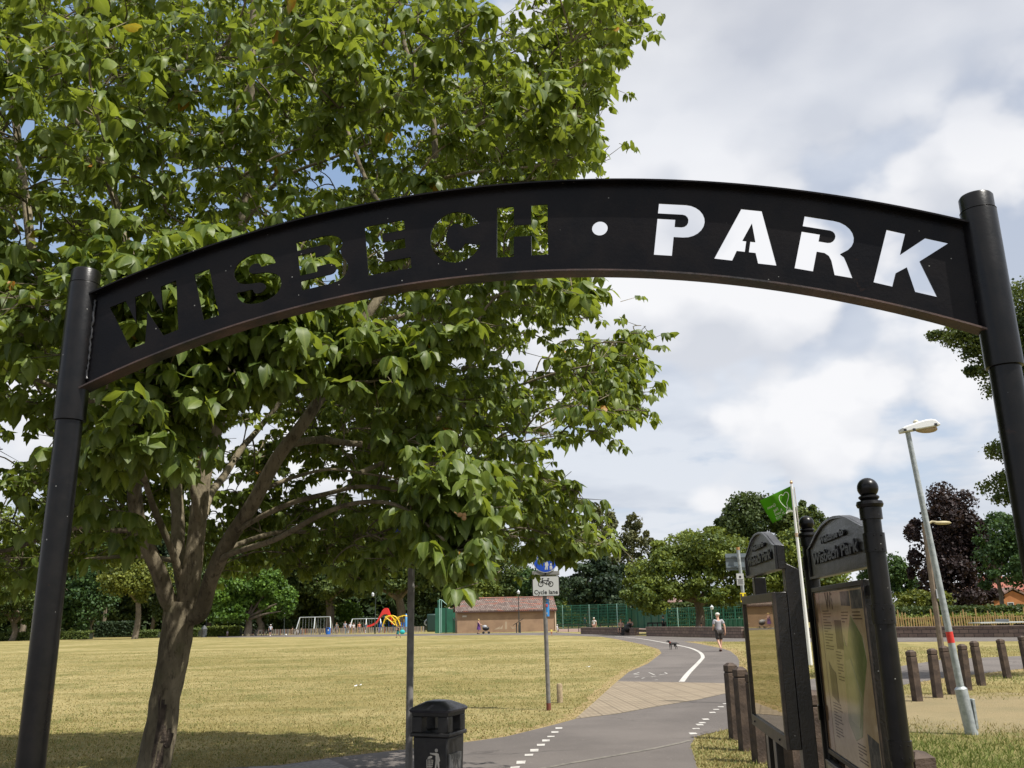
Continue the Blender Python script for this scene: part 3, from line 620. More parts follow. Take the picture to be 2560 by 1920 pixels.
# extra front sprays the photo shows hanging near the camera
def blob(x, y, Y, r_, n):
    c = np.array(at(x, y, Y)); q = rng.normal(0, 1, (n, 3)); q = q / np.linalg.norm(q, axis=1, keepdims=True) * (rng.random((n, 1)) ** .4) * r_; return c + q
EXTRA = np.vstack([blob(340, 770, 5.0, .22, 9), blob(440, 770, 5.0, .22, 8), blob(520, 700, 5.1, .22, 9), blob(640, 690, 5.3, .25, 7), blob(430, 1080, 5.1, .26, 9), blob(300, 1120, 5.1, .16, 4), blob(400, 960, 5.2, .25, 8), blob(560, 930, 5.3, .3, 9), blob(700, 880, 5.4, .3, 9), blob(860, 880, 5.6, .3, 9), blob(980, 930, 5.9, .22, 6), blob(620, 1000, 5.5, .15, 3),
                   blob(1060, 1250, 5.6, .30, 10), blob(1135, 1345, 5.5, .24, 8), blob(1000, 1160, 6.0, .35, 9), blob(1130, 1180, 6.3, .35, 9), blob(920, 1110, 6.4, .3, 7), blob(1220, 1270, 6.8, .3, 8), blob(990, 1330, 6.2, .22, 5), blob(1145, 1400, 5.3, .13, 5), blob(1040, 1200, 5.4, .14, 4), blob(1500, 80, 8.0, .3, 5), blob(1560, 50, 8.1, .12, 3), blob(1380, 120, 7.8, .3, 5), blob(1490, 190, 7.9, .18, 3), blob(1490, 385, 7.8, .16, 3),
                   blob(1560, 930, 7.8, .25, 7), blob(1480, 1000, 7.8, .3, 6), blob(1570, 1020, 7.8, .15, 3), blob(1540, 870, 7.8, .2, 4), blob(1200, 60, 8.0, .12, 2), blob(1400, 1372, 8.6, .13, 4), blob(1350, 1362, 8.6, .10, 3), blob(1440, 755, 8, .28, 6), blob(1360, 560, 7.8, .25, 5), blob(1560, 1380, 8.2, .15, 3), blob(890, 1440, 6.6, .25, 7), blob(650, 780, 5.3, .3, 7), blob(520, 690, 5.4, .3, 6), blob(350, 760, 5.4, .35, 7), blob(250, 800, 5.4, .3, 6), blob(60, 700, 5.5, .35, 6)])
nsel = 2000
# thin by spacing
buf = np.full((nsel, 3), 1e3); ns_ = 0
for i in rng.permutation(len(C3)):
    if ns_ >= nsel: break
    if np.abs(buf[:ns_] - C3[i]).sum(1).min(initial=9) > .30: buf[ns_] = C3[i]; ns_ += 1
sel = buf[:ns_]
sel = np.array(sel); sv = np.array(sun_dir)
for (x, y, Y) in [(340, 770, 5.0), (440, 770, 5.0), (520, 700, 5.1), (640, 690, 5.3), (430, 1080, 5.1), (400, 960, 5.2), (560, 930, 5.3), (700, 880, 5.4), (860, 880, 5.6), (1100, 1300, 5.3), (250, 800, 5.4), (800, 600, 6.5), (1000, 560, 7.0)]:
    q = sel - np.array(at(x, y, Y)); al_ = q @ sv; dist = np.linalg.norm(q - al_[:, None] * sv, axis=1)
    sel = sel[~((al_ > .35) & (dist < .38))]  # sprays in the sun's way left out to keep the front clusters lit
BACK = np.vstack([blob(x, y, Y, .55, 9) for x, y, Y in [(600, 1250, 9.8), (760, 1160, 10), (860, 1060, 10), (700, 1330, 9.6), (400, 1160, 9.8), (120, 1270, 9.5), (920, 1300, 9.8), (330, 1260, 9.6), (1050, 1180, 9.6), (520, 1330, 9.8), (200, 1340, 9.2)]])
BACK = BACK[BACK[:, 2] > 1.9]
SP = np.vstack([sel, EXTRA, BACK])
NN = np.array(nodes); tw = MB()
order = np.argsort([np.min(np.linalg.norm(NN - p, axis=1)) for p in SP])
lp, ld, ln, ls, lv = [], [], [], [], []
for i in order:
    p = SP[i]; dd = np.linalg.norm(NN - p, axis=1) + np.maximum(0, NN[:, 2] - p[2]) * .5
    j = np.argmin(dd); a = NN[j]; L = np.linalg.norm(p - a)
    out = p - np.array([tb.x, tb.y, 2.6]); out[2] *= .55; out /= np.linalg.norm(out)
    mid = (a + p) / 2 + np.array([0, 0, .12 * L]) + rng.normal(0, .05 * L, 3)
    tip = p + out * rng.uniform(.18, .34) + np.array([0, 0, -.05])
    Pp = catmull([a, mid, p, tip], 3); r0_ = min(.020, .006 + .007 * L)
    # rosettes along the outer part of the spray, with side twigs
    jx_, jy_ = np.clip(rng.normal(4, 22), -26, 45), np.clip(rng.normal(0, 18), -25, 25); got = 0
    nro = int(rng.integers(9, 14)); hue = rng.normal(0, .13)
    for k in range(nro):
        t = rng.uniform(.0, 1.0); base = p + (tip - p) * t
        sidev = rng.normal(0, 1, 3); sidev[2] *= .45; sidev /= np.linalg.norm(sidev)
        rp = base + sidev * rng.uniform(.06, .30) + out * .04
        fr = okmask(rp[None], jx_, jy_)[0]; ux, uy = projn(rp[None])
        if 1410 < ux[0] < 1700 and 470 < uy[0] < 610: continue
        if not fr and (rp[1] < 7 or rng.random() < .92): continue
        got += 1
        tw.tube([base, rp], [.004, .002], 3, cap=False)
        m_ = int(rng.integers(5, 9)); a0 = rng.uniform(0, 6.28)
        for q in range(m_):
            an = a0 + q * 2.4 + rng.normal(0, .3); h = np.array([math.cos(an), math.sin(an), 0]) + out * .35
            droop = rng.uniform(.25, 1.5); d = h / np.linalg.norm(h) + np.array([0, 0, -droop])
            n_ = np.array([0, 0, 1.0]) + h * (.35 + droop * .5) + rng.normal(0, .28, 3)
            lp.append(rp + h * .02); ld.append(d); ln.append(n_); ls.append(rng.uniform(.056, .106) * (1.25 if rp[1] < 6 else 1.0)); lv.append(np.clip(.45 + hue + rng.normal(0, .19), 0, .95) if rng.random() > .002 else 1.0)
    if got >= 3:
        tw.tube(Pp if got > 6 else Pp[:-2], list(np.linspace(r0_, .003, len(Pp)))[:len(Pp if got > 6 else Pp[:-2])], 5, cap=False)
        NN = np.vstack([NN, [np.array(q) for q in Pp[2:8:2]]])
print('leaves', len(lp), 'sprays', len(SP))
tw.build('branches', BARK, near_tree, off=tb, smooth=60)
LEAF = leafmat('glossy_leaf', (.042, .085, .014), (.215, .285, .048), odd=(.50, .20, .03), trans=.46, rough=.47, spec=.48, tcol=(.38, .44, .03))
crown = leafcloud('crown', lp, np.array(ld), np.array(ln), np.array(ls), np.array(lv), LT, LF, LEAF, near_tree, off=tb, curl=1.0)
crown['kind'] = 'part' ; del crown['kind']
# clusters of brown seed heads
for cl in ([(352, 1070), (372, 1062), (390, 1058)], [(425, 722), (432, 730)], [(1150, 1290)]):
    fr = MB()
    for x, y in cl:
        fr.tube([at(x - 14, y - 10, 5.02), at(x, y, 5.0), at(x + 14, y + 3, 5.0)], .003, 5)
        for k in range(4): fr.ball(at(x + rnd.uniform(-11, 11), y + rnd.uniform(-6, 6), 5.0), .014, 8)
    fr.build('seed_head', mat('seed_brown', (.30, .17, .07), .7), near_tree, off=tb)

# ------------------------------------------------------------------ background trees
PAL = {
 'dark': ((.018, .038, .012), (.085, .122, .030)), 'mid': ((.022, .046, .012), (.130, .170, .034)),
 'olive': ((.036, .066, .012), (.200, .245, .038)), 'bright': ((.025, .065, .010), (.125, .220, .022)),
 'yellow': ((.045, .070, .010), (.200, .220, .034)), 'bluegreen': ((.016, .044, .014), (.080, .145, .038)),
 'copper': ((.014, .009, .010), (.055, .034, .034)), 'pale': ((.05, .06, .025), (.16, .165, .065)), 'conifer': ((.010, .026, .013), (.050, .080, .032)),
}
LM = {k: leafmat(k + '_foliage', *v, trans=.18, rough=.6, spec=.3) for k, v in PAL.items()}
def tree(name, label, px, pyb, Y, boxes, pal, trunk=None, leaf=.34, nl=7000, group=None, tr_r=None, lobes=26, fine=1.0, bare=0.0, tmat=None, cat='tree', drop=0.0):
    """boxes: crown ellipsoids as (x0, y0, x1, y1, dY, ry): measured extents at depth Y+dY"""
    base = at(px, 1500, Y); base.z = 0
    t = thing(name, label, cat, base, 0, group)
    pos, nor, var = [], [], []; els = []
    tot = sum((b[2] - b[0]) * (b[3] - b[1]) for b in boxes)
    for b in boxes:
        a = at(b[0], (b[1] + b[3]) / 2, Y + b[4]); c = at(b[2], (b[1] + b[3]) / 2, Y + b[4]); tp = at((b[0] + b[2]) / 2, b[1], Y + b[4]); bt = at((b[0] + b[2]) / 2, b[3], Y + b[4])
        cc_ = (tp + bt) / 2; rx = (c - a).length / 2 * 1.12; rz_ = max((tp.z - bt.z) / 2, .3) * 1.07; ry = b[5] if b[5] else rx * .85
        share = (b[2] - b[0]) * (b[3] - b[1]) / tot; nlo = max(7, int(lobes * 1.7 * share)); per = int(1.7 * nl * share / nlo)
        els.append((cc_, rx, ry, rz_))
        for k in range(nlo):
            d = rng.normal(0, 1, 3); d /= np.linalg.norm(d)
            if d[1] > .35: d[1] *= -1
            rf = rng.uniform(.42, .80); lc = np.array(cc_) + d * rf * np.array([rx, ry, rz_]); lr = rng.uniform(.24, .42) * np.array([rx, ry, rz_]).clip(.3)
            if rng.random() < .28: lc = np.array(cc_) + d * rng.uniform(.80, .95) * np.array([rx, ry, rz_]); lr = lr * .5
            m_ = min(lr[0], lr[2]) * 1.15; lr = np.clip(lr, 0, m_ * 1.7); hue = rng.normal(0, .16)
            q = nrmz(rng.normal(0, 1, (per, 3))); q[:, 2] = np.where(rng.random(per) < .35, np.abs(q[:, 2]), q[:, 2]); r_ = rng.uniform(.50, 1.06, (per, 1)) + (rng.random((per, 1)) < .08) * rng.uniform(0, .25, (per, 1))
            P = lc + q * r_ * lr
            if drop: P[:, 2] -= drop * rng.random(per) ** 2 * lr[2] * 2
            P = P[P[:, 2] > .5]; q = q[:len(P)]
            pos.append(P); nor.append(q * .8 + rng.normal(0, .55, (len(P), 3)) + np.array([0, 0, .35])); var.append(np.clip(.42 + hue + rng.normal(0, .2, len(P)), 0, .96))
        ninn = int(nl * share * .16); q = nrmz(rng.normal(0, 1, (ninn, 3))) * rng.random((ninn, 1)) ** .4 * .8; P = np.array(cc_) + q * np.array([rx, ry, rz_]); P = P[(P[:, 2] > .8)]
        pos.append(P); nor.append(rng.normal(0, 1, (len(P), 3))); var.append(rng.uniform(0, .4, len(P)))  # inner leaves take darker colours, shade put into the crown interior
    pos = np.vstack(pos); nor = nrmz(np.vstack(nor)); var = np.concatenate(var); n = len(pos)
    dr = rng.normal(0, 1, (n, 3)); dr[:, 2] -= .5
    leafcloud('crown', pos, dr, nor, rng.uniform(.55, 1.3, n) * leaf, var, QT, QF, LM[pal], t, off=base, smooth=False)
    if trunk is not False:
        tm = MB(); c0, rx, ry, rz_ = els[0]; rr_ = tr_r or max(.12, rx * .055)
        zt = c0.z - rz_ * .35; z1 = max(1.2, c0.z - rz_ * .9)
        tm.tube(catmull([base + Vector((0, 0, -.2)), base + Vector((.05 * rx, 0, z1 * .5)), Vector((base.x, base.y, z1)), Vector(((base.x + c0.x) / 2, base.y, zt))], 4), list(np.linspace(rr_ * 1.25, rr_ * .6, 13)), 12)
        for k in range(9):
            c1, sx_, sy_, sz_ = els[k % len(els)]
            an = k * 2.1; st = Vector((base.x, base.y, z1 * rnd.uniform(.9, 1.1))); en = c1 + Vector((math.cos(an) * sx_ * .7, math.sin(an) * sy_ * .6, sz_ * rnd.uniform(-.5, .5)))
            tm.tube(catmull([st, (st + en) / 2 + Vector((0, 0, sz_ * .08)), en], 4), list(np.linspace(rr_ * .5, rr_ * .1, 9)), 6)
        tm.build('trunk', tmat or BARK2, t, off=base, smooth=60)
    return t
GB = 'trees along the far side of the lawn'
tree('park_tree', 'olive green tree at the far left edge of the lawn, tallest of its end', 60, 1590, 150, [(-90, 1275, 130, 1545, 0, 0), (-160, 1380, 40, 1570, -3, 0)], 'olive', nl=6000, group=GB, leaf=.5)
tree('park_tree', 'dark tree behind the left hedge at the left frame edge, with a grey trunk', 42, 1590, 138, [(-80, 1440, 150, 1560, 0, 0)], 'mid', nl=4500, group=GB, leaf=.42)
tree('park_tree', 'bushy deep green tree just right of the left gate post', 232, 1585, 142, [(120, 1385, 300, 1575, 0, 0), (150, 1330, 280, 1440, 4, 0)], 'bluegreen', nl=7500, group=GB, leaf=.42)
tree('park_tree', 'pale yellow green tree glimpsed above the deep green tree by the left gate post', 262, 1585, 165, [(200, 1290, 335, 1480, 0, 0)], 'yellow', nl=4500, group=GB, leaf=.5)
tree('park_tree', 'small yellow green tree with a pale forked trunk left of the near tree trunk', 345, 1585, 130, [(262, 1388, 425, 1500, 0, 0), (290, 1375, 400, 1440, 0, 0)], 'yellow', nl=6500, group=GB, leaf=.36, tr_r=.38)
tree('park_tree', 'dark cedar like tree seen between the limbs of the near tree', 385, 1585, 170, [(320, 1300, 450, 1490, 0, 0)], 'conifer', nl=4500, group=GB, leaf=.5)
tree('park_tree', 'dark tree right behind the near tree trunk', 470, 1585, 160, [(380, 1400, 560, 1570, 0, 0)], 'dark', nl=6000, group=GB, leaf=.5)
tree('park_tree', 'bright green spreading tree right of the near tree trunk', 622, 1586, 135, [(508, 1440, 640, 1548, 0, 0), (560, 1412, 700, 1500, 0, 0), (620, 1430, 735, 1540, 2, 0), (690, 1470, 745, 1552, -2, 0), (530, 1500, 620, 1562, -2, 0)], 'bright', nl=12000, group=GB, leaf=.42, tr_r=.5, lobes=44)
tree('park_tree', 'tall dark tree rising behind the bright green tree', 650, 1585, 170, [(540, 1300, 800, 1550, 0, 0)], 'dark', nl=8000, group=GB, leaf=.55)
tree('park_tree', 'dark tree with a stout brown trunk behind the first swing frame', 822, 1580, 168, [(730, 1330, 910, 1500, 0, 0), (760, 1440, 880, 1500, -4, 0)], 'mid', nl=8500, group=GB, leaf=.5, tr_r=.75)
tree('park_tree', 'low bright bush like tree beyond the playground fence', 872, 1578, 172, [(845, 1500, 905, 1560, 0, 0)], 'bright', nl=1500, group=GB, leaf=.4)
tree('park_tree', 'very large olive green tree above the climbing frame', 998, 1580, 165, [(880, 1310, 1090, 1500, 0, 0), (860, 1400, 1010, 1500, -4, 0), (1010, 1370, 1130, 1500, -2, 0)], 'mid', nl=12000, group=GB, leaf=.5, tr_r=.8, lobes=40)
tree('park_tree', 'dark wide tree behind the green goal wall', 1110, 1580, 175, [(1020, 1390, 1200, 1560, 0, 0)], 'dark', nl=7000, group=GB, leaf=.5)
tree('park_tree', 'yellowish rounded tree behind the left part of the tiled roof', 1205, 1580, 160, [(1160, 1442, 1250, 1530, 0, 0)], 'olive', nl=4000, group=GB, leaf=.42)
tree('park_tree', 'dense dark green tree over the middle of the tiled roof', 1262, 1580, 185, [(1150, 1345, 1345, 1540, 0, 0)], 'mid', nl=8500, group=GB, leaf=.5)
tree('park_tree', 'mid green tree right of the tiled roof behind the cycle lane sign', 1350, 1580, 175, [(1290, 1420, 1420, 1545, 0, 0)], 'bluegreen', nl=5000, group=GB, leaf=.5)
tree('park_tree', 'very dark conical conifer right of the cycle lane sign', 1470, 1575, 160, [(1405, 1400, 1600, 1530, 0, 0), (1430, 1375, 1560, 1460, 0, 0), (1395, 1470, 1680, 1545, 0, 0)], 'conifer', nl=11000, group=GB, leaf=.5)
tree('park_tree', 'low yellow green tree between the roof and the dark conifer', 1398, 1575, 180, [(1380, 1500, 1425, 1550, 0, 0)], 'yellow', nl=1200, group=GB, leaf=.4)
tree('poplar_tree', 'tall pale narrow tree, left one of the pair behind the dark conifer', 1512, 1575, 210, [(1470, 1250, 1545, 1330, 0, 0), (1455, 1290, 1560, 1440, 0, 0), (1450, 1400, 1565, 1530, 0, 0)], 'pale', nl=5500, group='pale narrow trees', leaf=.55)
tree('poplar_tree', 'tall pale narrow tree, right one of the pair behind the dark conifer', 1592, 1575, 210, [(1562, 1275, 1612, 1340, 0, 0), (1550, 1310, 1632, 1420, 0, 0), (1545, 1390, 1645, 1530, 0, 0)], 'pale', nl=4500, group='pale narrow trees', leaf=.55)
tree('park_tree', 'big spreading yellow green tree with dark trunk behind the low wall and walking man', 1742, 1573, 84, [(1570, 1372, 1790, 1510, 0, 5), (1640, 1318, 1850, 1440, 0, 5), (1548, 1440, 1680, 1540, -2, 4), (1760, 1375, 1985, 1515, 1, 5), (1690, 1440, 1830, 1515, -3, 3)], 'olive', nl=26000, group=GB, leaf=.25, tr_r=.40, lobes=80)
tree('park_tree', 'second yellow green tree behind the flagpole and the notice boards', 2030, 1570, 84, [(1900, 1345, 2120, 1530, 0, 6), (1960, 1300, 2090, 1400, 0, 4)], 'olive', nl=13000, group=GB, leaf=.27, lobes=44)
tree('park_tree', 'tall dark rounded tree against the sky behind the flag', 1885, 1570, 150, [(1800, 1222, 1960, 1370, 0, 0), (1780, 1270, 1900, 1400, 0, 0)], 'dark', nl=9000, group=GB, leaf=.42)
tree('park_tree', 'dark tree showing behind the ball topped post', 2010, 1570, 150, [(1930, 1255, 2062, 1400, 0, 0)], 'mid', nl=6000, group=GB, leaf=.42)
tree('park_tree', 'dark green stepped tree right of the ball topped notice board post', 2225, 1560, 130, [(2150, 1362, 2262, 1500, 0, 0), (2220, 1410, 2300, 1500, 0, 0)], 'bluegreen', nl=6500, group=GB, leaf=.36)
tree('copper_beech', 'dark purple copper beech behind the far lamp post', 2378, 1560, 112, [(2290, 1225, 2455, 1400, 0, 0), (2268, 1290, 2400, 1500, 0, 0), (2350, 1290, 2500, 1500, 1, 0), (2300, 1400, 2480, 1535, -2, 0)], 'copper', nl=20000, leaf=.34, lobes=44)
tree('park_tree', 'mid green tree overlapping the copper beech at the right edge', 2500, 1560, 100, [(2430, 1265, 2580, 1400, 0, 0), (2425, 1340, 2640, 1490, 0, 0), (2560, 1290, 2720, 1480, 0, 0)], 'bluegreen', nl=12000, group=GB, leaf=.32, lobes=40)
tree('park_tree', 'low clipped yellow green tree beyond the spiked wooden fence', 2290, 1545, 100, [(2195, 1470, 2370, 1545, 0, 0)], 'yellow', nl=6000, leaf=.24, lobes=24)
for _x, _b, _p, _l in ((130, (40, 1330, 230, 1560), 'mid', 'broad mid green tree behind the left gate post'), (330, (250, 1400, 440, 1560), 'dark', 'dark tree filling the gap behind the small yellow green tree'), (520, (430, 1350, 620, 1540), 'mid', 'mid green tree between the near trunk and the bright green tree'), (760, (690, 1400, 860, 1560), 'mid', 'mid green tree behind the gap between the two swing frames')):
    tree('park_tree', _l, _x, 1585, 176, [(_b[0], _b[1], _b[2], _b[3], 0, 0), (_b[0] - 30, _b[1] + 60, _b[2] - 60, _b[3] + 10, -3, 0)], _p, nl=8000, group=GB, leaf=.55)
# birch close on the right, its trunk outside the picture
tree('birch_tree', 'birch with fine hanging foliage at the right edge behind the gate post', 2760, 1700, 21, [(2455, 690, 2900, 900, 0, 2.2), (2350, 770, 2620, 915, 0, 1.1), (2420, 860, 2640, 985, 0, 1.0), (2475, 1050, 2700, 1180, .5, 1.0), (2470, 1150, 2800, 1290, .5, 1.2)], 'mid', nl=36000, leaf=.072, lobes=90, tr_r=.16, drop=.25, cat='birch')
# hedges
def hedge(label, x0, x1, yt, yb, Y, pal, nl, dp=2.0, leaf=.22):
    a = at(x0, yb, Y); b = at(x1, yb, Y); zt = at((x0 + x1) / 2, yt, Y).z; base = (a + b) / 2; base.z = 0
    L = b.x - a.x; t = thing('hedge', label, 'hedge', base)
    n = nl; P = np.c_[rng.uniform(-L / 2, L / 2, n), rng.uniform(-dp / 2, dp / 2, n), rng.uniform(.03, 1, n) ** .8 * zt]
    f = rng.random(n); P[:, 1] = np.where(f < .5, -dp / 2 + rng.normal(0, .08, n), P[:, 1]); P[:, 2] = np.where(f > .6, zt + rng.normal(0, .10, n) - .05, P[:, 2])
    leafcloud('foliage', P, rng.normal(0, 1, (n, 3)), rng.normal(0, .6, (n, 3)) + np.array([0, -.5, .6]), rng.uniform(.6, 1.3, n) * leaf, np.clip(rng.normal(.5, .22, n), 0, .96), QT, QF, LM[pal], t, smooth=False)
    MB().box((0, 0, zt * .42), (L * .985, dp * .7, zt * .8)).build('dark_core', mat('hedge_inside', (.012, .018, .008), 1), t, smooth=0)  # solid near-black core filling the inside of the hedge
hedge('low clipped hedge at the far left edge of the lawn', -260, 229, 1583, 1602, 139, 'mid', 9000)
hedge('tall dark hedge in the gap between the low hedges', 240, 338, 1556, 1590, 158, 'conifer', 3500, leaf=.3)
hedge('short low hedge section left of the near tree trunk', 337, 400, 1577, 1595, 139, 'mid', 1600)
hedge('stub of low hedge touching the right side of the near tree trunk', 470, 500, 1572, 1590, 140, 'mid', 900)
hedge('rounded low hedge right of the black lamp bin', 517, 603, 1568, 1589, 140, 'olive', 2600, leaf=.26)
hedge('dark shrubbery filling the ground under the trees behind the playground', 600, 1090, 1545, 1578, 185, 'conifer', 9000, 4, .5)
hedge('leafy bushes inside the green mesh court', 1400, 1620, 1533, 1568, 178, 'mid', 3500, 3, .35)
hedge('low bramble tangle at the foot of the spiked wooden fence', 2235, 2700, 1536, 1552, 74, 'olive', 2600, .6, .16)
hedge('dark shrubs behind the court fence under the big spreading tree', 1625, 1760, 1510, 1560, 138, 'dark', 2600, 2, .4)
hedge('dark bushes in front of the copper beech', 2150, 2700, 1518, 1545, 96, 'dark', 5200, 2, .3)

# ------------------------------------------------------------------ signs and posts
SBLUE = mat('sign_blue', (.012, .065, .42), .35, spec=.5)
SWHITE = mat('sign_white', (.50, .51, .50), .4)
SBLACK = mat('sign_black', (.012, .012, .012), .5)
SGREY = mat('sign_back_grey', (.14, .17, .19), .5)
YEL = mat('sign_yellow', (.80, .62, .02), .4)
def bike2d(mb, o, ax, ay, az, wdt, t=.0015, th=.045):
    """bicycle symbol, wdt wide, handlebar on the left"""
    def P(x, y): return Vector(o) + ax * (x * wdt) + ay * (y * wdt)
    def bar(a, b, k=th):
        A = P(*a); B = P(*b); d = (B - A).normalized(); n = az.cross(d) * (k * wdt / 2); mb.add([A - n, B - n, B + n, A + n, A - n + az * t, B - n + az * t, B + n + az * t, A + n + az * t], [(4, 5, 6, 7), (0, 3, 2, 1), (0, 1, 5, 4), (1, 2, 6, 5), (2, 3, 7, 6), (3, 0, 4, 7)])
    def ring(c, ro, ri, n=26):
        vs = []
        for k in range(n):
            a = 2 * math.pi * k / n
            for rr_ in (ri, ro): vs.append(P(c[0] + rr_ * math.cos(a), c[1] + rr_ * math.sin(a)) + az * t)
        mb.add(vs, [(2 * k, 2 * k + 1, (2 * k + 3) % (2 * n), (2 * k + 2) % (2 * n)) for k in range(n)])
    ring((-.33, -.10), .175, .125); ring((.33, -.10), .175, .125)
    bar((-.33, -.10), (-.21, .20)); bar((-.21, .20), (-.24, .27)); bar((-.26, .275), (-.14, .28)); bar((-.245, .12), (.17, .12) if False else (.16, .13))
    bar((-.235, .09), (.02, -.09)); bar((.02, -.09), (.19, .24)); bar((.11, .245), (.25, .245)); bar((.17, .14), (.33, -.10)); bar((.02, -.09), (.33, -.10)); bar((.0, -.05), (.05, -.16), .035)
def disc(mb, o, az, r_, t, n=40): mb.lathe([(r_, 0), (r_, t)], n, o, az)

# cycle lane sign in the middle distance
b0 = gnd(1372, 1776); Ys = b0.y
cyc = thing('cycle_lane_sign', 'white rectangular CYCLE LANE sign with a bicycle symbol under a round blue sign', 'sign', b0)
zt = at(1360, 1385, Ys).z
cyc_x = Vector((at(1361, 1420, Ys).x - b0.x, 0, 0))
po = MB().tube([Vector((0, 0, -.1)), Vector((-.02, 0, zt))], .038, 16).build('post', GREYP, cyc)
MB().tube([Vector((0, 0, 0)), Vector((0, 0, .12))], .041, 16).build('rust_band', mat('rust', (.16, .05, .035), .9), po)
A = at(1329.5, 1440, Ys - .07); B = at(1398, 1438.5, Ys - .07); C = at(1331, 1492, Ys - .07)
w_ = (B - A).length; h_ = (A - C).length; sx = (B - A).normalized(); sx.z = 0; sx.normalize(); cc0 = (B + C) / 2 - b0
def rrect(w, h, r_, n=5):
    o = []
    for cx_, cy_, a0 in ((w / 2 - r_, h / 2 - r_, 0), (-w / 2 + r_, h / 2 - r_, 90), (-w / 2 + r_, -h / 2 + r_, 180), (w / 2 - r_, -h / 2 + r_, 270)):
        for k in range(n + 1): a = R(a0 + 90 * k / n); o.append((cx_ + r_ * math.cos(a), cy_ + r_ * math.sin(a)))
    return o
AZ = Vector((0, -1, 0))
pl = MB().prism(rrect(w_, h_, .03), cc0, X, Z, AZ, .004).build('sign_plate', SBLACK, cyc)
MB().prism(rrect(w_ - .03, h_ - .03, .022), cc0 + AZ * .004, X, Z, AZ, .0015).build('white_face', SWHITE, pl)
mb = MB(); bike2d(mb, cc0 + AZ * .006 + Z * .062, X, Z, AZ, .27, th=.05); mb.build('bicycle_symbol', SBLACK, pl, smooth=0)
place(textmesh('Cycle lane', .104, .0008, .0022, .93, 1.04), 'lettering', SBLACK, pl, cc0 + AZ * .0065 - Z * .108, X, Z)
bc = at(1363, 1399.5, Ys - .07) - b0
bl = MB(); disc(bl, bc, AZ, .228, .004); bl = bl.build('round_plate', SWHITE, cyc)
mb = MB(); disc(mb, bc + AZ * .0045, AZ, .215, .002); mb.build('blue_face', SBLUE, bl)
def ped2d(mb, o, s, t=.0015):
    """white adult and child walking, simplified"""
    for (x, y, r_) in ((.0, .86, .10), (.42, .50, .09)): disc(mb, Vector(o) + X * x * s + Z * y * s, AZ, r_ * s, t, 16)
    for P_ in ([(-.12, .72), (.12, .72), (.20, .40), (.13, .36), (.10, .0), (.0, .0), (0, .30), (-.08, .0), (-.18, .0), (-.10, .36), (-.16, .40)], [(.33, .38), (.50, .38), (.56, .18), (.50, .0), (.42, .0), (.41, .16), (.36, 0), (.29, 0), (.32, .18), (.26, .2)]):
        mb.prism([(x * s, y * s) for x, y in P_], o, X, Z, AZ, t)
mb = MB(); bike2d(mb, bc + AZ * .007 + X * -.05 + Z * .065, X, Z, AZ, .22, th=.055); mb.build('bicycle_symbol', SWHITE, bl, smooth=0)
mb = MB(); ped2d(mb, bc + AZ * .007 + X * .02 - Z * .175, .19); mb.build('walking_figures_symbol', SWHITE, bl, smooth=0)
lb = at(1362, 1433, Ys) - b0
MB().box(lb + Vector((-.12, 0, 0)), (.22, .12, .07)).box(lb + Vector((.14, 0, 0)), (.24, .12, .075)).build('sign_light_box', mat('light_box_grey', (.22, .22, .21), .5), cyc, bevel=.01)
st = MB()
for (y0, y1, q) in ((1497, 1541, 0),):
    st.tube([at(1367, y0, Ys) - b0, at(1368, y1, Ys) - b0], .0395, 16, cap=False)
st = st.build('blue_sticker_band', mat('sticker_blue', (.03, .22, .55), .4), cyc)
mb = MB(); q = at(1367, 1513.5, Ys) - b0; mb.box(q + AZ * .0405, (.034, .002, .05)); mb.build('red_number_patch', mat('sticker_red', (.55, .03, .03), .4), st, smooth=0)
place(textmesh('1', .03, .0005, .001), 'number', SWHITE, st, q + AZ * .043, X, Z)
q = at(1367.5, 1534, Ys) - b0
MB().prism([(-.004, -.022), (.004, -.022), (.004, .004), (.016, .004), (0, .024), (-.016, .004), (-.004, .004)], q + AZ * .0415, X, Z, AZ, .001).build('white_arrow', SWHITE, st, smooth=0)
q = at(1366, 1503, Ys) - b0
mb = MB(); bike2d(mb, q + AZ * .041, X, Z, AZ, .05, th=.09); mb.build('small_bicycle_symbol', SWHITE, st, smooth=0)

# nearer round sign, wrapped in leaves
Ya = 7.4; b0 = at(1023, 1900, Ya); b0.z = 0
sa = thing('round_cycle_sign', 'grey post with a round blue sign hidden among leaves, beside the black litter bin', 'sign', b0)
topp = at(1030, 1290, Ya + .03) - b0
MB().tube([Vector((-.004, 0, -.1)), topp], .0285, 20).build('post', GREYP, sa)
bc = at(1026.5, 1325, Ya - .045) - b0
bl = MB(); disc(bl, bc, AZ, .142, .004); bl = bl.build('round_plate', SWHITE, sa)
mb = MB(); disc(mb, bc + AZ * .0045, AZ, .136, .002); mb.build('blue_face', mat('sign_deep_blue', (.008, .03, .22), .35), bl)
mb = MB(); bike2d(mb, bc + AZ * .007 + Z * .05, X, Z, AZ, .15, th=.055); mb.build('bicycle_symbol', SWHITE, bl, smooth=0)

# ------------------------------------------------------------------ litter bin
BIN = mat('black_bin_plastic', (.010, .010, .011), .42, c2=(.022, .021, .020), ns=10, bump=.2, bs=120, spec=.4)
Yb = 7.1; c = at(1097, 1800, Yb); rzb = R(-22)
lb_ = at(1104, 1749, Yb); ztb = lb_.z
binr = thing('litter_bin', 'black square litter bin with a domed lid and a silver tidy man symbol', 'litter bin', (c.x, c.y, 0), rzb)
W2 = .150; zl = ztb - .075; mb = MB()
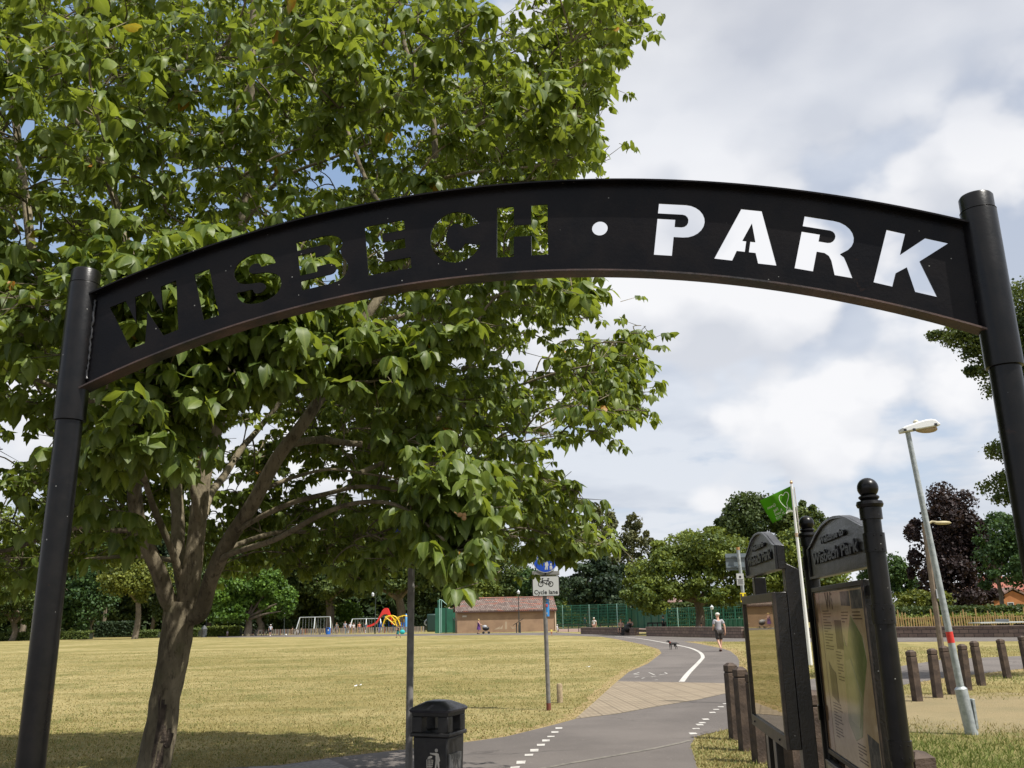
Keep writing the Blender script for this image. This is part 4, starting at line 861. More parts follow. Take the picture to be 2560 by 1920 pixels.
# hollow body: four corner posts, ledges and lower panels, so that the openings see through
zo0, zo1 = zl - .145, zl - .035
def panel(zb, zt2, w1, w2):
    mb.add([(-w1, -w1, zb), (w1, -w1, zb), (w1, w1, zb), (-w1, w1, zb), (-w2, -w2, zt2), (w2, -w2, zt2), (w2, w2, zt2), (-w2, w2, zt2)], [(0, 3, 2, 1), (4, 5, 6, 7), (0, 1, 5, 4), (1, 2, 6, 5), (2, 3, 7, 6), (3, 0, 4, 7)])
panel(.0, .06, W2 - .012, W2 - .012); panel(.06, zo0 - .03, W2 - .022, W2 - .006)
body = mb.build('body', BIN, binr, bevel=.012)
mb = MB(); panel(zo0 - .03, zo0, W2 + .012, W2 + .010); mb.build('ledge', BIN, binr, bevel=.008)
for sx_ in (-1, 1):
    for sy_ in (-1, 1): MB().box((sx_ * (W2 - .042), sy_ * (W2 - .042), (zo0 + zo1) / 2), (.085, .085, zo1 - zo0 + .002)).build('corner_post', BIN, binr, bevel=.006)
mb = MB(); panel(zo1, zl, W2, W2 + .002); mb.build('upper_rim', BIN, binr, bevel=.006)
mb = MB(); vs = []; N = 8
for k, (wv, zv) in enumerate([(W2 + .018, zl - .004), (W2 + .024, zl + .012), (W2 + .012, zl + .026), (W2 * .86, zl + .046), (W2 * .55, zl + .068), (W2 * .32, zl + .074)]):
    rc_ = .03 if k < 3 else .05
    vs.append([(x, y, zv) for x, y in rrect(2 * wv, 2 * wv, min(rc_, wv * .5), 4)])
n = len(vs[0]); fl = [v for r_ in vs for v in r_]
mb.add(fl, [(i * n + k, i * n + (k + 1) % n, (i + 1) * n + (k + 1) % n, (i + 1) * n + k) for i in range(len(vs) - 1) for k in range(n)] + [tuple(range((len(vs) - 1) * n, len(vs) * n)), tuple(range(n))[::-1]])
mb.build('lid', mat('bin_lid_plastic', (.018, .018, .024), .32, c2=(.035, .035, .045), ns=8, bump=.15, bs=60), binr, smooth=50)
SIL = mat('bin_silver_print', (.38, .36, .32), .5)
mb = MB(); fo = Vector((.0, -(W2 - .0085), 0)); zs = zo0 - .25; tilt = Vector((0, -.0, 1)); AZb = Vector((0, -1, 0))
o_ = Vector((.025, -(W2 - .004), zs))
disc(mb, o_ + Vector((.03, 0, .130)), AZb, .0125, .002, 18)
mb.prism([(-.022, .112), (.03, .113), (.048, .108), (.060, .06), (.052, .05), (.056, 0), (.046, 0), (.036, .045), (.026, 0), (.016, 0), (.024, .06), (.024, .095), (-.022, .104)], o_, X, Z, AZb, .002)
for k in range(5): mb.prism([(-.052 + .012 * k + .001 * k, .065), (-.049 + .012 * k + .001 * k, .065), (-.046 + .0095 * k, 0), (-.049 + .0095 * k, 0)], o_, X, Z, AZb, .002)
for k in range(5): y_ = .062 - .0145 * k; mb.prism([(-.052 + .0007 * k, y_), (.003 - .0015 * k, y_), (.003 - .0015 * k, y_ + .003), (-.052 + .0007 * k, y_ + .003)], o_, X, Z, AZb, .0021)
mb.prism([(-.045, .072), (-.030, .070), (-.006, .078), (-.004, .088), (-.018, .092), (-.034, .086)], o_, X, Z, AZb, .002)
mb.build('tidy_man_symbol', SIL, body, smooth=0)
mb = MB(); zz0 = zo0 - .30
mb.box((W2 - .006, -.02, zz0 + .05), (.012, .20, .20)); mb.build('side_notice_panel', mat('scratched_panel', (.05, .055, .06), .4, c2=(.11, .11, .11), ns=30), body)
mb = MB()
scr = [(-.08, .10), (-.06, .13), (-.05, .06), (-.03, .12), (-.01, .05), (.0, .11), (.03, .09), (.04, .02)]
for a, b_ in zip(scr, scr[1:]): mb.tube([(W2 + .001, a[0], zz0 + a[1]), (W2 + .001, b_[0], zz0 + b_[1])], .0012, 5)
mb.build('scratched_graffiti', SIL, body)

# ------------------------------------------------------------------ wooden bollards
def bollard_parts(t, h, wdt=.13):
    w = wdt / 2; s = MB()
    def sq(ww, z): return [(-ww, -ww, z), (ww, -ww, z), (ww, ww, z), (-ww, ww, z)]
    lv_ = [(w, -.15), (w, h - .13), (w * .88, h - .125), (w * .88, h - .11), (w, h - .105), (w, h - .035), (w * .45, h)]
    vs = [v for a, z in lv_ for v in sq(a, z)]; n = len(lv_)
    s.add(vs, [(4 * i + k, 4 * i + (k + 1) % 4, 4 * i + 4 + (k + 1) % 4, 4 * i + 4 + k) for i in range(n - 1) for k in range(4)] + [(4 * n - 4, 4 * n - 3, 4 * n - 2, 4 * n - 1)])
    s.build('post', WOOD, t, smooth=20)
    MB().box((0, 0, h - .1175), (w * 1.78, w * 1.78, .012)).build('groove', mat('groove_dark', (.02, .012, .008), .9), t, smooth=0)
G1 = 'brown wooden bollards in the row under the notice boards'
def foot_from_top(x, y, h): return atz(x, y, h)
HB = .90
p = [gnd(1840, 1849), gnd(1866, 1877)]
q = foot_from_top(2030, 1735, HB); p += [Vector((p[1].x + (q.x - p[1].x) * f, p[1].y + (q.y - p[1].y) * f, 0)) for f in (.25, .5, .75)] + [Vector((q.x, q.y, 0))]
q2 = at(2290, 1870, 5.2); q2.z = 0; p += [Vector((q.x + (q2.x - q.x) * f, q.y + (q2.y - q.y) * f, 0)) for f in (.36, .68)] + [Vector((q2.x, q2.y, 0))]
ll = ['brown wooden bollard at the far left end of the row beside the path', 'brown wooden bollard second from the left end, in front of the first notice board', 'brown wooden bollard behind the lower left corner of the first notice board',
      'brown wooden bollard under the middle of the first notice board', 'brown wooden bollard under the right side of the first notice board', 'brown wooden bollard between the two notice boards', 'brown wooden bollard behind the left edge of the map board', 'brown wooden bollard behind the middle of the map board', 'brown wooden bollard right of the round notice board post at the bottom edge']
bt = thing('wooden_bollard', ll[0], 'bollard', p[0], R(14), G1); bollard_parts(bt, .93)
for i in range(1, len(p)): dup(bt, (p[i].x, p[i].y, 0), R(14 + rnd.uniform(-6, 6)), ll[i], G1, (1, 1, .84) if i == len(p) - 1 else None)
G2 = 'brown wooden bollards along the right hand path'
cr = [((2281, 1625), (2294, 1753)), ((2330, 1621), (2345, 1744)), ((2368, 1614), (2382, 1736)), ((2407, 1610), (2419, 1726)), ((2442, 1602), (2454, 1714)), ((2504, 1597), (2519, 1696)), ((2556, 1589), (2571, 1682))]
oo = ['first', 'second', 'third', 'fourth', 'fifth', 'sixth', 'seventh']
for i, (tp_, ft) in enumerate(cr):
    f = gnd(*ft); h = at(tp_[0], tp_[1], f.y).z
    lab = '%s brown wooden bollard from the left in the row by the grey lamp post' % oo[i]
    o = dup(bt, (f.x, f.y, 0), R(10 + rnd.uniform(-8, 8)), lab, G2, (1, 1, h / .93))
    o.rotation_euler = (R(rnd.uniform(-1.5, 1.5)), R(rnd.uniform(-1, 3)) * -1, o.rotation_euler.z)
f = gnd(1400, 1757); h = at(1399, 1709, f.y).z
t = thing('wooden_stake', 'short weathered round wooden stake in the grass by the cycle lane sign', 'stake', f)
MB().lathe([(.055, -.1), (.055, h - .02), (.045, h), (.001, h + .004)], 14).build('post', OLDW, t)

# ------------------------------------------------------------------ notice boards
def board_axes(a, b):
    d = Vector((b.x - a.x, b.y - a.y, 0)); L = d.length; d.normalize(); n = Vector((-d.y, d.x, 0))
    if n.x > 0: n = -n
    return d, n, L
def solveY(x, y, z):   # depth where the pixel ray reaches height z
    return atz(x, y, z).y
GLASS = bpy.data.materials.new('board_glazing'); GLASS.use_nodes = True; t_ = NT(GLASS.node_tree); t_.n.clear()
g1 = t_.new('ShaderNodeBsdfGlossy', {'Color': (.78, .74, .66, 1), 'Roughness': .02}); g2 = t_.new('ShaderNodeBsdfDiffuse', {'Color': (.20, .155, .10, 1)})
mx = t_.new('ShaderNodeMixShader', {0: .72, 1: g2.outputs[0], 2: g1.outputs[0]}); t_.l.new(mx.outputs[0], t_.new('ShaderNodeOutputMaterial').inputs[0])
bn_ = t_.new('ShaderNodeBump', {'Strength': .02, 'Distance': .02, 'Height': t_.noise(t_.new('ShaderNodeTexCoord').outputs['Object'], 3, 2)}); t_.l.new(bn_.outputs[0], g1.inputs['Normal'])
def postermat(name, c, c2, refl=.28):
    m = bpy.data.materials.new(name); m.use_nodes = True; t = NT(m.node_tree); t.n.clear()
    cc_ = t.mix(t.ramp(t.noise(t.new('ShaderNodeTexCoord').outputs['Object'], 9, 6, .7), .4, .65), c, c2)
    d = t.new('ShaderNodeBsdfDiffuse', {'Color': cc_}); g = t.new('ShaderNodeBsdfGlossy', {'Color': (.8, .8, .8, 1), 'Roughness': .09})
    mx = t.new('ShaderNodeMixShader', {0: refl, 1: d.outputs[0], 2: g.outputs[0]}); t.l.new(mx.outputs[0], t.new('ShaderNodeOutputMaterial').inputs[0]); return m
def head_sign(t, o, d, n, prof_pts, th, text1, text2):
    """arched head panel: prof in (along, z)"""
    pr = MB().prism(prof_pts, o, d, Z, -n, th).build('head_panel', BRD, t, smooth=40, bevel=.004)
    xs = [p_[0] for p_ in prof_pts]; zs_ = [p_[1] for p_ in prof_pts]; cx_ = (min(xs) + max(xs)) / 2; zb = min(zs_); zt_ = max(zs_); cz = (zb + zt_) / 2
    ins = [((x - cx_) * .95 + cx_, (z - cz) * .91 + cz) for x, z in prof_pts]
    k = len(prof_pts); rim = MB(); vs = [o + d * p_[0] + Z * p_[1] + n * .003 for p_ in prof_pts] + [o + d * p_[0] + Z * p_[1] + n * .003 for p_ in ins] + [o + d * p_[0] + Z * p_[1] + n * .016 for p_ in prof_pts] + [o + d * p_[0] + Z * p_[1] + n * .016 for p_ in ins]
    rim.add(vs, [(2 * k + i, 3 * k + i, 3 * k + (i + 1) % k, 2 * k + (i + 1) % k) for i in range(k)] + [(i, 2 * k + i, 2 * k + (i + 1) % k, (i + 1) % k) for i in range(k)] + [(k + i, k + (i + 1) % k, 3 * k + (i + 1) % k, 3 * k + i) for i in range(k)])
    rim.build('rim', BRD, pr, smooth=40)
    W_ = max(xs) - min(xs); H_ = zt_ - zb
    tm2 = textmesh(text2, H_ * .30, .006, .003, 1); ww = max(v.co.x for v in tm2.vertices) - min(v.co.x for v in tm2.vertices); s_ = W_ * .78 / ww
    for v in tm2.vertices: v.co.x *= s_
    place(tm2, 'lettering', mat('raised_letter_black', (.012, .012, .013), .4), pr, o + d * cx_ + Z * (zb + H_ * .36) + n * .010, d, Z)
    tm1 = textmesh(text1, H_ * .17, .006, .002, 1); ww = max(v.co.x for v in tm1.vertices) - min(v.co.x for v in tm1.vertices); s_ = W_ * .42 / ww
    for v in tm1.vertices: v.co.x *= s_
    place(tm1, 'lettering', MATS['raised_letter_black'], pr, o + d * cx_ + Z * (zb + H_ * .66) + n * .010, d, Z)
    return pr
def arched(L0_, L1_, zb, zs, ztp):
    w = L1_ - L0_; pts = [(L0_, zb), (L1_, zb), (L1_, zs)]
    c = [(.96, .06), (.88, .30), (.78, .62), (.68, .86), (.58, .97), (.5, 1.0), (.42, .97), (.32, .86), (.22, .62), (.12, .30), (.04, .06)]
    return pts + [(L0_ + w * a, zs + (ztp - zs) * b) for a, b in c] + [(L0_, zs)]

# board 1: square posts and a glazed case
Yr = 5.6; br_ = at(1975, 1876, Yr); zb1 = br_.z; bl_ = atz(1886.6, 1810, zb1)
d1, n1_, L1 = board_axes(bl_, br_); tr_ = at(1943, 1480, Yr); zt1 = tr_.z
nb1 = thing('notice_board', 'black glazed notice board on square posts, reflecting the lawn in its glass', 'notice board', (bl_.x, bl_.y, 0))
O1 = Vector((0, 0, 0))
fz = .045
case = MB().box(d1 * (L1 / 2) - n1_ * .035 + Z * ((zb1 + zt1) / 2), (L1, .07, zt1 - zb1), ax=(d1, -n1_, Z)).build('case', BRD, nb1, bevel=.004)
fr_ = MB(); hh = zt1 - zb1; zc = (zb1 + zt1) / 2
for (a, b, z0_, z1_) in ((0, .035, zb1, zt1), (L1 - .04, L1, zb1, zt1), (.035, L1 - .04, zt1 - .055, zt1), (.035, L1 - .04, zb1, zb1 + .075)):
    fr_.box(d1 * ((a + b) / 2) + n1_ * .008 + Z * ((z0_ + z1_) / 2), (b - a, .02, z1_ - z0_), ax=(d1, -n1_, Z))
fr_.build('door_frame', mat('bronze_black_frame', (.018, .014, .011), .45, c2=(.05, .035, .024), ns=12), nb1, bevel=.002)
MB().box(d1 * (L1 / 2 - .002) + n1_ * .002 + Z * (zc + .01), (L1 - .076, .002, hh - .132), ax=(d1, -n1_, Z)).build('glass', GLASS, nb1, smooth=0)
for a, z_ in ((.16, zb1 + .035), (L1 - .2, zb1 + .035)): MB().ball(d1 * a + n1_ * .019 + Z * z_, .008, 10).build('lock', mat('lock_dark', (.02, .02, .02), .3, .8), nb1)
# posts: the right one projects past the case, the left one stands behind it
zr0 = at(1960, 1406, Yr).z; pr_x = L1 + .045
post1 = MB(); ax = (d1, -n1_, Z)
post1.add([d1 * (L1 - .098 + a) - n1_ * b + Z * z_ for a, b, z_ in [(0, .072, -.1), (.10, .072, -.1), (.10, .158, -.1), (0, .158, -.1), (0, .072, zr0), (.10, .072, zr0), (.10, .158, zr0 - .045), (0, .158, zr0 - .045)]],
          [(0, 3, 2, 1), (4, 5, 6, 7), (0, 1, 5, 4), (1, 2, 6, 5), (2, 3, 7, 6), (3, 0, 4, 7)])
post1.build('post', BRD, nb1, bevel=.004)
post2 = MB().box(d1 * .06 - n1_ * .115 + Z * (zr0 / 2 - .05), (.10, .085, zr0 + .02), ax=ax).build('post', BRD, nb1, bevel=.004)
lo_ = MB().box(d1 * .34 - n1_ * .10 + Z * (zb1 / 2 - .05), (.11, .05, zb1 + .05), ax=ax).build('lower_support', BRD, nb1, bevel=.004)
zhb = at(1957, 1423, Yr).z; zhs = at(1949, 1363, Yr).z; zht = at(1902, 1334, (Yr + bl_.y) / 2).z
hb_l = atz(1872.5, 1445, zhb)
la = (Vector((hb_l.x, hb_l.y, 0)) - Vector((bl_.x, bl_.y, 0))).dot(d1)
head_sign(nb1, O1 - n1_ * .03, d1, n1_, arched(la, L1 + .02, zhb, zhs, zht), .05, 'Welcome to', 'Wisbech Park')

# board 2: round posts with ball finials and the park map
Y2 = 4.8; ball_r = at(2169, 1220, Y2); zball = ball_r.z; bl2 = atz(2016, 1308, zball)
d2, n2_, L2 = board_axes(bl2, ball_r)
nb2 = thing('map_board', 'black framed park map board between two round posts topped with balls', 'notice board', (bl2.x, bl2.y, 0))
def ballpost(off, nm='post'):
    z = zball; rp = .052
    pr = [(.001, -.2), (rp, -.2), (rp, z - .115 - .30), (rp, z - .115 - .30)]
    zz_ = lambda px_, py_: at(px_, py_, Y2).z
    z1, z2 = zz_(2190, 1381), zz_(2185, 1333); z3, z4 = zz_(2181, 1299), zz_(2178, 1268); z5, z6 = zz_(2176, 1252), zz_(2173, 1244); z7 = zz_(2172, 1239)
    z8, z9 = zz_(2210, 1560), zz_(2207, 1512); za, zb_ = zz_(2252, 1903), zz_(2248, 1851)
    prof = [(.001, -.2), (rp, -.2), (rp, za - .03), (rp, za), (rp + .007, za + .001), (rp + .007, zb_), (rp, zb_ + .001), (rp, z8), (rp + .007, z8 + .001), (rp + .007, z9), (rp, z9 + .001), (rp, z1), (rp + .005, z1 + .001), (rp + .005, z2), (rp - .004, z2 + .001),
            (rp - .004, z3), (rp + .006, z3 + .001), (rp + .006, z4 - .004), (rp + .014, z4), (rp + .019, (z4 + z5) / 2 - .003), (rp + .014, z5 - .004), (rp - .006, z5), (rp - .008, z5 + .003), (rp + .002, z6 - .002), (rp + .002, z6 + .004), (rp - .006, z7), (.026, z7 + .006), (.024, z - .046)]
    o = MB().lathe(prof, 36, off).build(nm, BLACK, nb2, smooth=30)
    MB().ball(Vector(off) + Z * z, .0555, 32).build('ball_finial', BLACK, o, smooth=60)
    rv = MB()
    for zz2 in (z8 + .02, z9 - .02, z1 + .015, z2 - .015, za + .02, zb_ - .02):
        for aa in (200, 250, 290): rv.ball(Vector(off) + Vector((math.cos(R(aa)), math.sin(R(aa)), 0)) * (rp + .006) + Z * zz2, .005, 8)
    rv.build('rivet', BLACK, o)
ballpost((0, 0, 0)); ballpost(d2 * L2)
# panel
n2o = n2_ * .0
Ypr = at(2151, 1458, Y2).y
def along2(x, y, z):   # distance along the board plane for a pixel on it
    d = ray(x, y); o = Vector((bl2.x, bl2.y, HC)) + n2_ * .02; s_ = (o - Vector((0, 0, HC))).dot(n2_) / d.dot(n2_); P_ = Vector((0, 0, HC)) + d * s_; return (P_ - o).dot(d2), P_.z
aTL = along2(2021, 1470, 0); aTR = along2(2153, 1452, 0); aBL = along2(2060, 1868, 0)
print('board2', aTL, aTR, aBL, L2, 'board1', L1, zb1, zt1)
x0_, x1_ = max(.055, aTL[0]), min(aTR[0] + .03, L2 - .10); zt2 = (aTL[1] + aTR[1]) / 2; zb2 = aBL[1] - .01; hw = x1_ - x0_
pan = MB().box(d2 * ((x0_ + x1_) / 2) + n2_ * .002 + Z * ((zt2 + zb2) / 2), (hw, .035, zt2 - zb2), ax=(d2, -n2_, Z)).build('backing_panel', BRD, nb2, bevel=.003)
po0 = d2 * x0_ + n2_ * .0205 + Z * zb2; PW, PH = hw, zt2 - zb2
def PP(u, v): return (u * PW, v * PH)
def sheet2(nm, pts, m, lift, par): return MB().prism([PP(u, v) for u, v in pts], po0 + n2_ * lift, d2, Z, n2_, .0008).build(nm, m, par, smooth=0)
poster = sheet2('poster', [(.03, .035), (.97, .035), (.97, .965), (.03, .965)], postermat('poster_paper', (.52, .38, .21), (.60, .46, .27), .36), .0, nb2)
sheet2('poster_margin_strip', [(.03, .035), (.16, .035), (.16, .965), (.03, .965)], postermat('poster_margin', (.40, .24, .13), (.46, .30, .17), .36), .0012, poster)
PG = postermat('poster_map_green', (.20, .24, .085), (.27, .29, .11), .34); PGR = postermat('poster_photo_grey', (.09, .09, .08), (.20, .18, .15), .22); PBR = postermat('poster_photo_brown', (.14, .10, .06), (.20, .15, .09), .22); PTX = postermat('poster_text_ink', (.12, .085, .05), (.16, .11, .07), .2)
sheet2('map_field', [(.50, .25), (.60, .17), (.72, .21), (.80, .40), (.93, .60), (.90, .72), (.74, .83), (.66, .72), (.63, .66), (.60, .67), (.58, .72), (.52, .52)], PG, .0012, poster)
sheet2('map_water', [(.56, .27), (.70, .25), (.78, .42), (.66, .60), (.57, .58)], postermat('poster_map_pale', (.29, .31, .13), (.33, .34, .16), .34), .0024, poster)
sheet2('photo', [(.60, .88), (.76, .875), (.76, .955), (.60, .955)], PGR, .0012, poster); sheet2('photo', [(.78, .86), (.96, .86), (.96, .955), (.78, .955)], PGR, .0012, poster)
sheet2('photo', [(.43, .64), (.56, .64), (.56, .80), (.43, .80)], PBR, .0012, poster); sheet2('photo', [(.22, .36), (.35, .33), (.35, .50), (.28, .52), (.22, .56)], PBR, .0012, poster); sheet2('photo', [(.80, .06), (.96, .06), (.96, .22), (.80, .24)], PGR, .0012, poster)
tx = MB()
for (u0_, v0_, u1__, v1_) in ((.20, .60, .38, .85), (.40, .44, .52, .62), (.58, .76, .72, .84), (.78, .78, .95, .84), (.22, .10, .40, .32), (.62, .05, .78, .16)):
    n_l = int((v1_ - v0_) / .017)
    for k in range(n_l):
        v = v1_ - k * .017; uu = u0_ + (u1__ - u0_) * (rnd.uniform(.75, 1) if k % 4 != 3 else .4)
        tx.prism([PP(u0_, v), PP(uu, v), PP(uu, v + .006), PP(u0_, v + .006)], po0 + n2_ * .0012, d2, Z, n2_, .0006)
tx.build('small_text_lines', PTX, poster, smooth=0)
wt = textmesh('Wi', .17, .0004, -.002, 1.1); place(wt, 'heading_lettering', PTX, poster, po0 + d2 * (PW * .36) + Z * (PH * .905) + n2_ * .0026, d2, Z)
f2 = MB()
for (a, b, z0_, z1_) in ((0, .022, 0, PH), (PW - .022, PW, 0, PH), (.022, PW - .022, PH - .03, PH), (.022, PW - .022, 0, .03)):
    f2.box(po0 + d2 * ((a + b) / 2) + Z * ((z0_ + z1_) / 2) + n2_ * .002, (b - a, .012, z1_ - z0_), ax=(d2, -n2_, Z))
f2.build('panel_frame', MATS['bronze_black_frame'], nb2, bevel=.002)
# small leaflet case under the panel
MB().box(po0 + d2 * (PW * .5) - Z * .085 + n2_ * .02, (PW * .9, .05, .11), ax=(d2, -n2_, Z)).build('leaflet_case', BRD, nb2, bevel=.004)
MB().box(po0 + d2 * (PW * .42) - Z * .09 + n2_ * .0475, (PW * .62, .004, .085), ax=(d2, -n2_, Z)).build('case_face', mat('case_face', (.20, .18, .15), .3, c2=(.34, .31, .26), ns=6), nb2, smooth=0)
br2 = MB()
for z_ in (zt2 - .06, zb2 + .05): br2.box(d2 * (L2 - (L2 - x1_) / 2) + Z * z_ - n2_ * .005, (L2 - x1_ + .02, .02, .05), ax=(d2, -n2_, Z))
br2.build('bracket', BRD, nb2)
a1 = along2(2030, 1451, 0); a2 = along2(2172.6, 1413, 0); a3 = along2(2021.6, 1375, 0); a4 = along2(2158, 1317, 0); a5 = along2(2096, 1283, 0)
print('head2', a1, a2, a3, a4, a5)
head_sign(nb2, n2_ * .015, d2, n2_, arched(.05, L2 - .05, (a1[1] + a2[1]) / 2, (a3[1] + a4[1]) / 2, a5[1]), .05, 'Welcome to', 'Wisbech Park')

# ------------------------------------------------------------------ sign pole, flagpole, lamps
Yp = 16.5; b0 = at(1888, 1740, Yp); b0.z = 0
sp_ = thing('sign_pole', 'thin grey pole carrying a grey sign back, a white notice and a yellow H plate', 'sign pole', b0)
tp = at(1845, 1375, Yp) - b0
MB().tube([Vector((0, 0, -.1)), tp], .031, 14).build('pole', GALV, sp_)
MB().tube([tp, tp + Vector((-.0, 0, .05))], .033, 12).build('pole_cap', mat('cap_orange', (.40, .22, .08), .7), sp_)
a = at(1817, 1383, Yp - .05) - b0; b = at(1873, 1424, Yp - .05) - b0
pb = MB().box(((a.x + b.x) / 2, .09, (a.z + b.z) / 2), (b.x - a.x, .006, a.z - b.z)).build('sign_back_plate', SGREY, sp_)
MB().box(((a.x + b.x) / 2, .07, a.z - .06), (b.x - a.x, .02, .025)).box(((a.x + b.x) / 2, .07, b.z + .06), (b.x - a.x, .02, .025)).build('rail', SGREY, pb)
a = at(1840.5, 1434, Yp - .05) - b0; b = at(1861, 1463, Yp - .05) - b0; cN = (a + b) / 2
nt = MB().box(cN, (b.x - a.x, .004, a.z - b.z), ax=(X, Yv, Z)).build('white_notice', SWHITE, sp_)
mb = MB(); disc(mb, cN + AZ * .003 + Z * .045, AZ, .022, .0015, 18)
for k in range(5): mb.box(cN + AZ * .004 + Z * (.0 - .02 * k), (.105 - .02 * (k % 2), .002, .007))
mb.build('printed_lines', SBLACK, nt, smooth=0)
a = at(1850, 1482, Yp - .05) - b0; b = at(1866.5, 1505, Yp - .05) - b0; cN = (a + b) / 2
yp_ = MB().box(cN, (b.x - a.x, .006, a.z - b.z)).build('yellow_plate', YEL, sp_)
place(textmesh('H', .15, .001, .006, .95), 'letter', SBLACK, yp_, cN + AZ * .005, X, Z)

b0 = gnd(2027, 1663); Yf = b0.y
fp = thing('flagpole', 'white flagpole with a small gold ball, standing in the grass behind the notice boards', 'flagpole', b0)
tp = at(1978.5, 1211, Yf) - b0; zz1 = tp.z
MB().tube([Vector((0, 0, -.1)), Vector((tp.x * .3, 0, zz1 * .3)), Vector((tp.x * .62, 0, zz1 * .62)), tp], [.062, .055, .046, .036], 16).build('pole', mat('white_pole', (.74, .74, .72), .35), fp)
MB().ball(tp + Z * .06, .05, 16).ball(tp + Z * .12, .02, 10).build('gold_finial', mat('gold_finial', (.55, .36, .20), .35, .6), fp)
rp_ = MB()
for k in range(3): rp_.tube([tp + Vector((.05 + .012 * k, -.05, -.1)), Vector((tp.x * .76 + .07 + .015 * k, -.05, zz1 * .70))], .006, 5)
rp_.build('halyard', mat('rope', (.55, .52, .48), .9), fp)
MB().tube([Vector((tp.x * .72, 0, zz1 * .72)), Vector((tp.x * .715, 0, zz1 * .70))], .058, 14).build('pole_joint', mat('joint_rust', (.45, .33, .22), .6), fp)
# flag: a hanging cloth with real folds; the writing reads backwards from here
FC = bpy.data.materials.new('green_flag_cloth'); FC.use_nodes = True; t_ = NT(FC.node_tree); t_.n.clear()
d_ = t_.new('ShaderNodeBsdfDiffuse', {'Color': (.08, .24, .016, 1)}); l_ = t_.new('ShaderNodeBsdfTranslucent', {'Color': (.14, .42, .02, 1)}); mx = t_.new('ShaderNodeMixShader', {0: .4, 1: d_.outputs[0], 2: l_.outputs[0]}); t_.l.new(mx.outputs[0], t_.new('ShaderNodeOutputMaterial').inputs[0])
cT = [at(1977, 1215, Yf), at(1900.6, 1251, Yf + .5)]; cB = [at(1983, 1280, Yf), at(1933, 1308, Yf + .45)]
fl0 = cT[0]; flag = thing('green_flag', 'green award flag with a white tree outline, blowing to the left from the flagpole', 'flag', fl0)
def FP(u, v):
    a = cT[0].lerp(cT[1], u); b = cB[0].lerp(cB[1], u); p_ = a.lerp(b, v)
    sag = .10 * math.sin(math.pi * min(1, u * 1.25)) * v
    return p_ - fl0 + Vector((0, .09 * math.sin(u * 7 + v * 2) * (.3 + u), sag * 0.6 if u < .55 else -sag * .4))
NU, NV = 28, 16; mb = MB(); mb.add([FP(i / NU, j / NV) for j in range(NV + 1) for i in range(NU + 1)], [(j * (NU + 1) + i, j * (NU + 1) + i + 1, (j + 1) * (NU + 1) + i + 1, (j + 1) * (NU + 1) + i) for j in range(NV) for i in range(NU)])
fo_ = mb.build('cloth', FC, flag, smooth=180); sm_ = fo_.modifiers.new('thickness', 'SOLIDIFY'); sm_.thickness = .006; sm_.offset = 1
FW = mat('flag_white_print', (.70, .72, .62), .8)
def onflag(me, name, m, par):     # wrap flat letters (x 0..1, y 0..1) on the cloth
    ins = Vector((0, -.012, 0))
    for v in me.vertices:
        u, vv = min(max(v.co.x, 0), 1), min(max(1 - v.co.y, 0), 1); v.co = FP(u, vv) + Vector((0, -.014 - v.co.z, 0))
    me.materials.clear(); me.materials.append(m); o = bpy.data.objects.new(name, me); col.objects.link(o); o.parent = par
rows = [('Green', .77, .60), ('Flag', .68, .42), ('Award', .62, .26), ('2017/18', .60, .10)]
for s_, uc, vc in rows:
    tm = textmesh(s_, .17, .001, .002, 1)
    for v in tm.vertices: v.co = Vector((uc - v.co.x * -.58 * 1.0, vc + v.co.y * .95, 0)) if False else Vector((uc + v.co.x * .62, vc + v.co.y * .95, 0))
    onflag(tm, 'lettering', FW, fo_)
def flagline(pts, wd, name):
    mb = MB(); P_ = catmull([(a, b, 0) for a, b in pts], 5)
    for i in range(len(P_) - 1):
        a, b = P_[i], P_[i + 1]; d = (b - a).normalized(); n_ = Vector((-d.y, d.x, 0)) * wd / 2
        k = len(mb.v); mb.add([a - n_, b - n_, b + n_, a + n_], [(0, 1, 2, 3)])
    o = mb.build(name, FW, fo_, smooth=0)
    for v in o.data.vertices: v.co = FP(v.co.x, 1 - v.co.y) + Vector((0, -.015, 0))
flagline([(.20, .20), (.30, .26), (.42, .48), (.46, .68), (.42, .82), (.34, .84), (.28, .78), (.20, .86), (.12, .80), (.10, .66), (.16, .50), (.22, .40), (.20, .22)], .018, 'tree_outline')
flagline([(.30, .06), (.26, .28), (.20, .06)], .018, 'adult_figure'); flagline([(.16, .06), (.13, .2), (.09, .06)], .016, 'child_figure')
mb = MB(); mb.add([(a, b, 0) for a, b in [(0, .0), (.12, .02), (.25, .02), (.38, -.0), (.38, .06), (.25, .12), (.12, .12), (0, .06)]], [tuple(range(8))]); o = mb.build('white_hill', FW, fo_, smooth=0)
for v in o.data.vertices: v.co = FP(v.co.x, min(1, 1 - v.co.y)) + Vector((0, -.016, 0))

